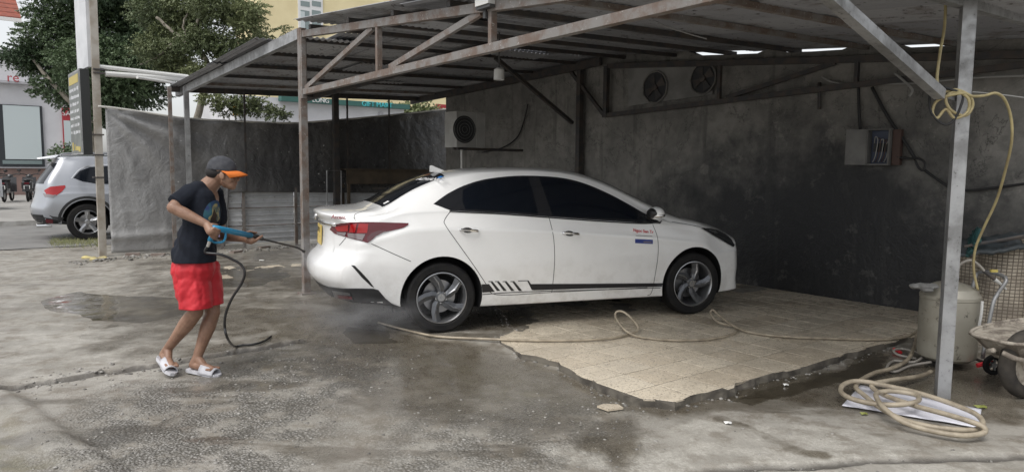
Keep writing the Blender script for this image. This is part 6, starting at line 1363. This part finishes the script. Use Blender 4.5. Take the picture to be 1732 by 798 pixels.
pts = [G(a, b, YZ + .02 + l) for a, b, l in ((1575, 612, .03), (1540, 618, .01), (1515, 628, 0), (1500, 622, 0), (1512, 610, 0), (1545, 612, .02), (1560, 600, .04), (1530, 590, .03), (1512, 592, .02), (1520, 600, .0), (1550, 606, .0))]
m = MB(); m.tube(spline(pts, 6), .010, 8); tag(obj('hose_loops', m, 'hose_grey', smooth=True), 'tangle of thin grey hose at the foot of the tank', 'hose')
m = MB(); m.tube([G(1512, 590, YZ + .03), G(1524, 596, YZ + .02)], .014, 8); tag(obj('hose_coupling', m, 'sticker_red'), 'red hose coupling beside the tank foot', 'coupling')
# fallen bits: leaves and scraps
pm('leaf_litter', (.22, .24, .06), .6); pm('scrap_white', (.7, .7, .68), .6)
for (a, b, s_, mt, nm, lb) in ((1462, 702, .03, 'leaf_litter', 'fallen_leaf', 'small yellow-green leaf on the ground below the hose coil'), (1660, 690, .05, 'leaf_litter', 'fallen_leaf', 'green leaf lying beside the white sheet and the post'), (1330, 653, .025, 'scrap_white', 'paper_scrap', 'white scrap of paper on wet ground by the slab edge'), (1232, 717, .03, 'scrap_white', 'paper_scrap', 'small white scrap on the pale concrete'), (443, 447, .05, 'scrap_white', 'paper_scrap', 'white scrap on the far tiles behind the man')):
    p = G(a, b, YZ); p.z = gz(p.x, p.y) + .012; m = MB(); k = 7; m.add([p + Vector((math.cos(t_) * s_ * (1 if i % 2 else .7), math.sin(t_) * s_ * .6, .006 * math.sin(3 * t_))) for i, t_ in enumerate(np.linspace(0, 2 * math.pi, k + 1)[:-1])] + [p + Vector((0, 0, .008))], [(i, (i + 1) % k, k) for i in range(k)]); o = obj(nm, m, mt); sd = o.modifiers.new('t', 'SOLIDIFY'); sd.thickness = .002; tag(o, lb, 'leaf' if 'leaf' in nm else 'scrap')
p = G(1032, 692, YZ); m = MB(); m.prism([p + Vector((dx, dy, .005)) for dx, dy in ((-.08, .02), (-.02, -.05), (.08, -.01), (.06, .05), (-.03, .06))], (0, 0, .012)); tag(obj('tile_fragment', m, 'floor_tile'), 'broken piece of beige tile in front of the slab corner', 'tile')
# ------------------------------------------------------------------ man with the pressure washer
n = NT('skin'); n.set(col=n.mix(n.mapr(n.noise(14, 5, .6), .35, .65), (.29, .17, .115), (.215, .12, .08)), rough=.5); n.b.inputs['Subsurface Weight'].default_value = .06; n.b.inputs['Subsurface Radius'].default_value = (.02, .008, .004)
n = NT('shirt_navy'); n.set(col=n.mix(n.mapr(n.noise(5, 5, .6), .35, .65), (.007, .009, .015), (.013, .016, .024)), rough=.9, spec=.25, nrm=n.bump(n.noise(420, 2, .5), .2, .001))
n = NT('shorts_red'); n.set(col=n.mix(n.mapr(n.noise(4, 5, .6), .35, .65), (.56, .018, .030), (.46, .014, .024)), rough=.6, nrm=n.bump(n.noise(380, 2, .5), .15, .001))
pm('cap_grey', (.035, .037, .045), .85, col2=(.055, .057, .065), ns=30); pm('cap_orange', (.62, .155, .02), .8); pm('hair', (.012, .010, .010), .7); pm('slipper_white', (.55, .55, .58), .55, col2=(.42, .42, .45), ns=14); pm('slipper_print', (.12, .13, .17), .5); pm('lip', (.24, .085, .065), .5); pm('eye_dark', (.02, .015, .012), .2)
YP = 5.02
Q = lambda a, b, d=0.0: D(a, b, YP + d)
GFZ = -.045
man = thing('person', Vector((-2.25, YP, GFZ)), 'man in dark cap, navy shirt and red shorts aiming a pressure washer', 'person')
mb = MB()
def chain(pts, rs, n_=14):
    for i in range(len(pts) - 1): mb.cone(pts[i], pts[i + 1], rs[i], rs[i + 1], n_)
# trunk inside the clothes, neck
chain([Q(332, 446), Q(335, 405), Q(342, 360), Q(345, 335)], [.115, .105, .115, .10])
chain([Q(344, 330), Q(353, 315), Q(366, 302)], [.085, .066, .054]); mb.cone(Q(340, 322, -.06), Q(352, 314, -.02), .05, .04); mb.cone(Q(340, 322, .06), Q(352, 314, .02), .05, .04)
# head: skull, face, jaw, nose, ears
hrot = Matrix.Rotation(math.radians(14), 3, 'Y')
mb.ball(Q(375, 289), .092, .074, .092, 24, 16, hrot); mb.ball(Q(386, 300), .062, .060, .078, 20, 14, hrot); mb.ball(Q(390, 312), .040, .042, .036, 16, 12, hrot); mb.ball(Q(393.5, 317), .022, .026, .018, 14, 10)
mb.cone(Q(378, 306, -.05), Q(391, 316, -.018), .016, .014); mb.cone(Q(378, 306, .05), Q(391, 316, .018), .016, .014)
mb.cone(Q(399, 296), Q(403.2, 304), .008, .011); mb.ball(Q(401.6, 305.6, -.011), .009); mb.ball(Q(401.6, 305.6, .011), .009); mb.ball(Q(398.5, 310.2), .012, .020, .007); mb.ball(Q(397.6, 313), .011, .018, .007); mb.cone(Q(397, 293.5, -.035), Q(399.5, 294.5, -.004), .009, .010); mb.cone(Q(397, 293.5, .035), Q(399.5, 294.5, .004), .009, .010)
for s_ in (-1, 1): mb.ball(Q(375, 297.5, s_ * .074), .020, .009, .030, 14, 10, Matrix.Rotation(math.radians(-10), 3, 'Y')); mb.ball(Q(391, 303, s_ * .036), .022, .018, .02)
# near (right) arm
sh, el, wr = Q(321, 327, -.15), Q(292.5, 351, -.27), Q(350, 379.5, -.27)
chain([sh, sh.lerp(el, .5), el], [.052, .048, .040]); chain([el, el.lerp(wr, .3), wr], [.040, .040, .026])
# far (left) arm
sh2, el2, wr2 = Q(362, 328, .16), Q(374, 398, .20), Q(414, 404, .06)
chain([sh2, sh2.lerp(el2, .5), el2], [.052, .046, .038]); chain([el2, el2.lerp(wr2, .3), wr2], [.038, .037, .025])
# the washer gun's line: grip by the right hand, fore-grip in the left hand, nozzle by the bumper
G0, G1, G2, G3 = Q(366, 386, -.27), Q(425, 398.5, .02), Q(441, 403.5, .10), Q(500, 418, .45)
gd = (G1 - G0).normalized(); gup = Vector((0, 0, 1)) - gd * gd.z; gup.normalize(); gs = gd.cross(gup)       # gs: to the gun's right, towards the camera side
grip_top = G0 - gd * .015; grip_bot = Q(355, 407, -.27)
gdn = (grip_bot - grip_top).normalized()
# right hand: palm behind the grip, fingers round it, thumb over the top
palm = grip_top.lerp(grip_bot, .30) - gd * .022
chain([wr, wr.lerp(palm, .55), palm], [.026, .030, .030])
for k in range(4):
    c0 = grip_top + gdn * (.014 + .022 * k); L_ = (.98, 1.05, 1.0, .82)[k]
    p0 = palm + gdn * (.020 * (k - 1.2)) + gs * .018; p1 = c0 + gs * .030 + gd * (.004 * L_); p2 = c0 + gd * (.030 * L_) + gs * .022; p3 = c0 + gd * .030 - gs * .012
    chain([p0, p1, p2, p3], [.0105, .0098, .009, .0078], 8)
chain([palm - gs * .012 + Vector((0, 0, .012)), grip_top + gs * -.020 + gup * .022 - gd * .005, grip_top - gs * .014 + gup * .024 + gd * .030], [.013, .0115, .0095], 8)
# left hand: under the fore-grip, fingers curling up over it
fc = G1 + gd * .01; palm2 = fc - gup * .034 + gs * -.004
chain([wr2, wr2.lerp(palm2, .6), palm2], [.025, .029, .028]); mb.ball(palm2 + gd * .012, .030, .030, .018)
for k in range(4):
    c0 = fc + gd * (.034 - .021 * k); L_ = (.95, 1.05, 1.0, .84)[k]
    p0 = palm2 + gd * (.03 - .02 * k) - gs * .012; p1 = c0 - gs * .032 - gup * .008; p2 = c0 - gs * .026 * L_ + gup * .022; p3 = c0 + gup * .029 + gs * .004
    chain([p0, p1, p2, p3], [.0105, .0098, .009, .0078], 8)
chain([palm2 + gd * .02 + gs * .016, fc + gd * .045 + gs * .027 - gup * .006, fc + gd * .075 + gs * .020 + gup * .012], [.0125, .011, .0092], 8)
# legs
hipR, knR, anR = Q(324, 452, -.09), Q(331, 527, -.12), Q(284, 589, .03)
hipL, knL, anL = Q(346, 452, .08), Q(360, 528, .02), Q(333.5, 604, -.03)
chain([hipR, hipR.lerp(knR, .5), knR], [.085, .072, .052]); chain([knR, knR.lerp(anR, .33), anR.lerp(knR, .3), anR], [.052, .055, .040, .032])
chain([hipL, hipL.lerp(knL, .5), knL], [.085, .070, .052]); chain([knL, knL.lerp(anL, .33), anL.lerp(knL, .3), anL], [.051, .054, .040, .032])
# feet: trailing foot on its toes, leading foot flat
toeR = Q(290, 617, -.10); heelR = Q(277, 599, .05)
chain([anR, heelR], [.033, .032]); chain([heelR, heelR.lerp(toeR, .55), toeR], [.030, .031, .022]); chain([anR, heelR.lerp(toeR, .6)], [.032, .026])
for k in range(5):
    o_ = (k - 2) * .0165; d_ = (toeR - heelR).normalized(); sd_ = d_.cross(Vector((0, 0, 1))).normalized(); a_ = toeR + sd_ * o_ - d_ * .02; chain([a_, a_ + d_ * (.045 - .004 * k)], [.011, .0095 if k else .012], 8)
fy = G(345, 631, GFZ); soleZ = GFZ + .028
heelL = Vector((Q(325, 615, -.05).x, anL.y, soleZ + .032)); toeL = Vector((Q(362, 624, -.05).x, anL.y - .05, soleZ + .020))
chain([anL, heelL], [.033, .032]); chain([heelL, heelL.lerp(toeL, .55), toeL], [.031, .031, .019]); chain([anL, heelL.lerp(toeL, .6)], [.032, .027])
for k in range(5):
    o_ = (k - 2) * .0165; d_ = (toeL - heelL); d_.z = 0; d_.normalize(); sd_ = d_.cross(Vector((0, 0, 1))); a_ = toeL + sd_ * o_ - d_ * .02 - Vector((0, 0, .003)); chain([a_, a_ + d_ * (.048 - .004 * k)], [.011, .0095 if k else .012], 8)
me = remesh(mb, 'body', .0046, 3, .5); rebase(me, BASE[man]); bdy = link('body', me, 'skin', man)
def clothes(name, mat, voxel, it, disp, cuts=()):
    me = remesh(mb, name, voxel, it, .5, disp)
    for co_, no_ in cuts: cut(me, co_, no_)
    rebase(me, BASE[man]); o = link(name, me, mat, man); return o, me
# shirt
mb = MB()
for d in (-.10, 0, .10):
    chain([Q(338, 322, d * .7), Q(341, 340, d), Q(340, 365, d), Q(335, 400, d), Q(330, 430, d), Q(329, 455, d)], [.06, .098, .112, .118, .130, .135])
for d in (-.12, .12): chain([Q(322, 390, d * .8), Q(310, 430, d * .7), Q(306, 455, d * .7)], [.07, .075, .078])
mb.cone(Q(352, 350, 0), Q(352, 370, 0), .085, .085); mb.cone(Q(350, 325, 0), Q(347, 322, 0), .055, .055); mb.cone(Q(332, 319, -.07), Q(332, 319, .07), .055, .055); mb.cone(Q(343, 318, -.03), Q(343, 318, .03), .05, .05)
slv = sh.lerp(el, .72); chain([Q(332, 322, -.11), sh, slv], [.058, .070, .072]); slv2 = sh2.lerp(el2, .55); chain([Q(350, 324, .10), sh2, slv2], [.062, .066, .068])
def wr_shirt(p): return .014 * fbm(p.x * 5 + p.z * 5, p.z * 3.2 - p.y * 2, 1.5, 3) + .012 * (abs(fbm(p.x * 4 + p.z * 6, p.z * 2 - p.x * 3, 1.6, 2)) - .1) + .008 * math.sin(p.z * 34 + p.x * 30 + 4 * fbm(p.x * 3, p.z * 3, 1, 2)) * sstep(1.25, .9, p.z)
sme = remesh(mb, 'shirt', .008, 5, .5, wr_shirt)
cut(sme, Q(330, 439), Vector((0, 0, -1)))
bm = bmesh.new(); bm.from_mesh(sme)      # open the sleeve ends
for e_, s0 in ((el, slv),):
    d_ = (e_ - s0).normalized(); gm = [f for f in bm.faces if (f.calc_center_median() - s0).cross(d_).length < .10 and -.03 < (f.calc_center_median() - s0).dot(d_) < .13 and f.calc_center_median().y < YP - .165]
    gg = list({v for f in gm for v in f.verts}) + list({e for f in gm for e in f.edges}) + gm
    r_ = bmesh.ops.bisect_plane(bm, geom=gg, plane_co=s0 + d_ * .012, plane_no=d_, clear_outer=True); ed = [x for x in r_['geom_cut'] if isinstance(x, bmesh.types.BMEdge)]; bmesh.ops.holes_fill(bm, edges=ed)
bm.to_mesh(sme); bm.free()
ST = BVHTree.FromPolygons([v.co.copy() for v in sme.vertices], [tuple(p.vertices) for p in sme.polygons])
rebase(sme, BASE[man]); shirt = link('shirt', sme, 'shirt_navy', man)
# print on the chest: teal-blue arc with a yellow and brown figure
pm('print_teal', (.025, .10, .13), .8, col2=(.02, .04, .12), ns=22); pm('print_yellow', (.36, .30, .13), .8, col2=(.06, .09, .08), ns=22); pm('print_brown', (.035, .02, .012), .8)
def on_shirt(pts, name, mat, eps):
    bm = bmesh.new(); bm.faces.new([bm.verts.new((a, b, 0)) for a, b in pts]); xs = [a for a, b in pts]; ys_ = [b for a, b in pts]
    for ax, lo, hi in ((0, min(xs), max(xs)), (1, min(ys_), max(ys_))):
        for i in range(1, int((hi - lo) / 2.5) + 1):
            q_ = lo + (hi - lo) * i / (int((hi - lo) / 2.5) + 1); bmesh.ops.bisect_plane(bm, geom=bm.verts[:] + bm.edges[:] + bm.faces[:], plane_co=(q_, 0, 0) if ax == 0 else (0, q_, 0), plane_no=(1, 0, 0) if ax == 0 else (0, 1, 0))
    for v in bm.verts:
        h = ST.ray_cast(CAM, ray(v.co.x, v.co.y).normalized())
        v.co = (h[0] + h[1] * eps if h[0] is not None else D(v.co.x, v.co.y, YP)) - BASE[man]
    me = bpy.data.meshes.new(name); bm.to_mesh(me); bm.free(); me.shade_smooth(); o = link(name, me, mat, shirt); return o
on_shirt(spline2([(344, 368), (346, 354), (354, 343), (363, 339), (369, 342), (371, 355), (371, 368), (364, 375), (352, 374)], 4), 'shirt_print', 'print_teal', .004)
on_shirt(spline2([(358, 350), (365, 344), (369.5, 352), (370.5, 366), (367, 374), (360, 372), (354, 374), (352, 368), (358, 362)], 4), 'shirt_print', 'print_yellow', .006)
on_shirt(spline2([(355, 371), (358, 364), (359.5, 357), (361.5, 354), (363, 359), (365.5, 364), (364, 370), (366, 376), (358, 377)], 4), 'shirt_print', 'print_brown', .008)
# shorts
mb = MB()
for d in (-.08, .08): chain([Q(330, 432, d), Q(330, 455, d)], [.125, .135])
chain([Q(322, 455, -.08), hipR.lerp(knR, .45), Q(331, 520, -.12)], [.125, .118, .115]); chain([Q(344, 455, .07), hipL.lerp(knL, .45), Q(353, 520, .02)], [.115, .105, .100])
def wr_sh(p): return .034 * (abs(fbm(p.x * 5 + p.z * 4, p.z * 4 - p.x * 6, 1.3, 3)) - .1) + .012 * fbm(p.x * 7, p.z * 3 + p.y * 5, 1.5, 3) + .005 * math.sin(p.x * 60 + 6 * fbm(p.x * 4, p.z * 4, 1, 2))
clothes('shorts', 'shorts_red', .008, 4, wr_sh, [(Q(335, 514), Vector((0, 0, -1)))])
# cap, hair
crot = Matrix.Rotation(math.radians(10), 3, 'Y'); mb = MB(); mb.ball(Q(375, 287), .104, .087, .098, 28, 18, crot)
me = remesh(mb, 'cap', .006, 2, .5); cut(me, Q(375, 287.5), Vector((-.10, 0, -1)).normalized()); rebase(me, BASE[man]); cp = link('cap', me, 'cap_grey', man); BASE[cp] = BASE[man]
m = MB(); m.ball(Q(371, 265.5), .010, .010, .006, 10, 6); obj('cap_button', m, 'cap_orange', cp)
bvs = []; N_ = 15
tipx = Q(418.5, 296.5); rootx = Q(393, 287)
for k in range(N_):
    t_ = -1 + 2 * k / (N_ - 1); rp = Q(390, 288.5) + Vector((-.02 * t_ * t_ - .012 * abs(t_) ** 3, .082 * t_, -.006 * t_ * t_)); tpn = tipx + Vector((-.075 * t_ * t_ - .02 * t_ ** 4, .078 * t_, -.020 * t_ * t_ + .0)); bvs += [rp, rp.lerp(tpn, .5) + Vector((0, 0, .007)), tpn]
m = MB(); m.add(bvs, [(3 * k + j, 3 * k + 3 + j, 3 * k + 4 + j, 3 * k + 1 + j) for k in range(N_ - 1) for j in range(2)]); br_ = obj('brim', m, 'cap_orange', cp, smooth=True); sd = br_.modifiers.new('t', 'SOLIDIFY'); sd.thickness = .005
mb = MB(); mb.ball(Q(368, 291), .082, .079, .060, 20, 12); mb.cone(Q(372, 292, -.068), Q(377, 297, -.071), .014, .006); mb.cone(Q(372, 292, .068), Q(377, 297, .071), .014, .006); me = remesh(mb, 'hair', .006, 2, .5); cut(me, Q(384, 290), Vector((1, 0, 0))); rebase(me, BASE[man]); link('hair', me, 'hair', man)
for s_ in (-1, 1):
    m = MB(); m.ball(Q(396.6, 297.4, s_ * .031), .010, .013, .005, 10, 8); obj('eye', m, 'eye_dark', man, smooth=True)
    m = MB(); m.cone(Q(395.5, 292.8, s_ * .046), Q(399.5, 292.9, s_ * .014), .004, .005, 6); obj('eyebrow', m, 'hair', man, smooth=True)
m = MB(); m.ball(Q(398.9, 311.3), .009, .019, .0035, 10, 6); obj('mouth', m, 'lip', man, smooth=True)
# slippers
def slipper(heel, toe, up_, lift):
    d_ = (toe - heel).normalized(); sd_ = d_.cross(up_).normalized(); up2 = sd_.cross(d_).normalized(); L_ = (toe - heel).length + .115; o0 = heel - d_ * .045 - up2 * lift
    prof = [(0, .026), (.03, .036), (.10, .036), (.16, .043), (.21, .045), (.245, .036), (.265, .014)]
    lo = [o0 + d_ * (a * L_ / .265) - sd_ * w_ for a, w_ in prof] + [o0 + d_ * (a * L_ / .265) + sd_ * w_ for a, w_ in prof[::-1]]
    m = MB(); m.prism(lo, up2 * .022); s_ = obj('slipper', m, 'slipper_white', man)
    m = MB(); vs = []; nA, nB = 12, 4
    for j in range(nB + 1):
        base = o0 + d_ * (L_ * (.46 + .42 * j / nB)); hgt = .066 - .026 * j / nB; ww = .046 - .003 * j / nB
        for i in range(nA + 1):
            t_ = math.pi * i / nA; vs.append(base + sd_ * (math.cos(t_) * ww) + up2 * (.012 + math.sin(t_) * hgt))
    m.add(vs, [(j * (nA + 1) + i, j * (nA + 1) + i + 1, (j + 1) * (nA + 1) + i + 1, (j + 1) * (nA + 1) + i) for j in range(nB) for i in range(nA)]); st = obj('strap', m, 'slipper_white', s_, smooth=True); sd = st.modifiers.new('t', 'SOLIDIFY'); sd.thickness = .006
    m = MB(); vs2 = []
    for j in (1, 2):
        for i in range(nA + 1):
            if 2 <= i <= nA - 2: q = vs[j * (nA + 1) + i]; vs2.append(q + (q - (o0 + d_ * L_ * .6)).normalized() * .005)
    K = len(vs2) // 2; m.add(vs2, [(i, i + 1, K + i + 1, K + i) for i in range(0, K - 1, 2)]); tag(obj('strap_print', m, 'slipper_print', s_), kind='stuff')
slipper(heelL, toeL, Vector((0, 0, 1)), .055); upR = (anR - heelR.lerp(toeR, .5)); slipper(heelR, toeR, upR.normalized() + Vector((.25, -.2, .2)), .054)

# ------------------------------------------------------------------ washer gun and its hose
pm('gun_blue', (.03, .26, .46), .4); pm('gun_lilac', (.36, .33, .55), .4)
gun = thing('washer_gun', G0, 'blue pressure washer gun with long black lance in the man\'s hands', 'spray gun')
m = MB(); m.tube([G0 - gd * .03, G0 + gd * .02, G1 + gd * .0], [.017, .021, .019], 12); obj('barrel_sleeve', m, 'gun_blue', gun, smooth=True)
m = MB(); m.tube([G1, G1 + gd * .06, G2 + gd * .02], [.015, .017, .014], 10); obj('fore_grip', m, 'black_trim', gun, smooth=True)
m = MB(); m.tube(spline([G2, G2.lerp(G3, .5), G3, Q(508, 421.5, .49), Q(515, 426, .52)], 5), [.0075] * 18 + [.010, .012, .011], 8); obj('lance', m, 'dark_steel', gun, smooth=True)
m = MB(); m.tube([grip_top, grip_top.lerp(grip_bot, .5), grip_bot], [.017, .0155, .017], 10); obj('grip', m, 'gun_blue', gun, smooth=True)
m = MB(); m.tube(spline([G0 + gd * .035 - gup * .005, G0 + gd * .085 - gup * .02, G0 + gd * .08 - gup * .075, grip_bot + gd * .055 - gup * .005, grip_bot + gup * .004], 6), .008, 8); obj('trigger_guard', m, 'gun_blue', gun, smooth=True)
m = MB(); m.tube([G0 + gd * .022 - gup * .012, G0 + gd * .034 - gup * .055], .007, 6); obj('trigger', m, 'gun_lilac', gun)
m = MB(); m.tube([grip_bot, grip_bot + gdn * .045], [.013, .011], 10); obj('swivel_fitting', m, 'chrome', gun)
h0 = grip_bot + gdn * .04
pts = [h0, h0 + gdn * .05, Q(372, 430, -.25), Q(392, 438, -.22), Q(408, 448, -.2), Q(414, 462, -.2), Q(408, 480, -.19), Q(392, 505, -.18), Q(382, 530, -.17), Q(380, 552, -.15)]
pts += [Vector((Q(385, 572, -.10).x, Q(385, 572, -.1).y, Q(385, 572, -.1).z)), G(396, 585, GFZ + .06)] + [Vector((q_.x, q_.y, gz(q_.x, q_.y) + .014)) for q_ in (G(410, 592, GFZ), G(430, 591, GFZ), G(446, 587, GFZ), G(459, 579, GFZ))]
m = MB(); m.tube(spline(pts, 8), .0092, 10); tag(obj('washer_hose', m, 'hose_black', smooth=True), 'black high-pressure hose curling from the gun to the ground', 'hose')
# ------------------------------------------------------------------ mist blown off the bumper
n = bpy.data.materials.new('mist'); n.use_nodes = True; tr = n.node_tree; tr.nodes.clear()
out = tr.nodes.new('ShaderNodeOutputMaterial'); pv = tr.nodes.new('ShaderNodeVolumePrincipled'); tcn = tr.nodes.new('ShaderNodeTexCoord'); M['mist'] = n
gr_ = tr.nodes.new('ShaderNodeTexGradient'); gr_.gradient_type = 'SPHERICAL'; tr.links.new(tcn.outputs['Object'], gr_.inputs[0])
nz = tr.nodes.new('ShaderNodeTexNoise'); nz.inputs['Scale'].default_value = 2.6; nz.inputs['Detail'].default_value = 4; tr.links.new(tcn.outputs['Object'], nz.inputs['Vector'])
mr = tr.nodes.new('ShaderNodeMapRange'); mr.inputs[1].default_value = .38; mr.inputs[2].default_value = .72; tr.links.new(nz.outputs['Fac'], mr.inputs[0])
mu = tr.nodes.new('ShaderNodeMath'); mu.operation = 'MULTIPLY'; tr.links.new(gr_.outputs['Fac'], mu.inputs[0]); tr.links.new(mr.outputs[0], mu.inputs[1])
mu2 = tr.nodes.new('ShaderNodeMath'); mu2.operation = 'MULTIPLY'; mu2.inputs[1].default_value = 1.6; tr.links.new(mu.outputs[0], mu2.inputs[0]); tr.links.new(mu2.outputs[0], pv.inputs['Density']); pv.inputs['Color'].default_value = (.95, .96, 1, 1)
tr.links.new(pv.outputs[0], out.inputs['Volume'])
m = MB(); m.ball((0, 0, 0), 1, 1, 1, 24, 16); o = obj('water_mist', m, 'mist', local=True); o.location = D(605, 530, 6.0); o.scale = (.75, .55, .33); tag(o, 'faint cloud of water mist drifting under the rear bumper', 'mist', kind='stuff')
o2 = bpy.data.objects.new('water_mist', o.data); COL.objects.link(o2); o2.location = D(533, 436, 6.15); o2.scale = (.20, .45, .24); tag(o2, 'thin burst of spray where the lance meets the bumper', 'mist', kind='stuff')
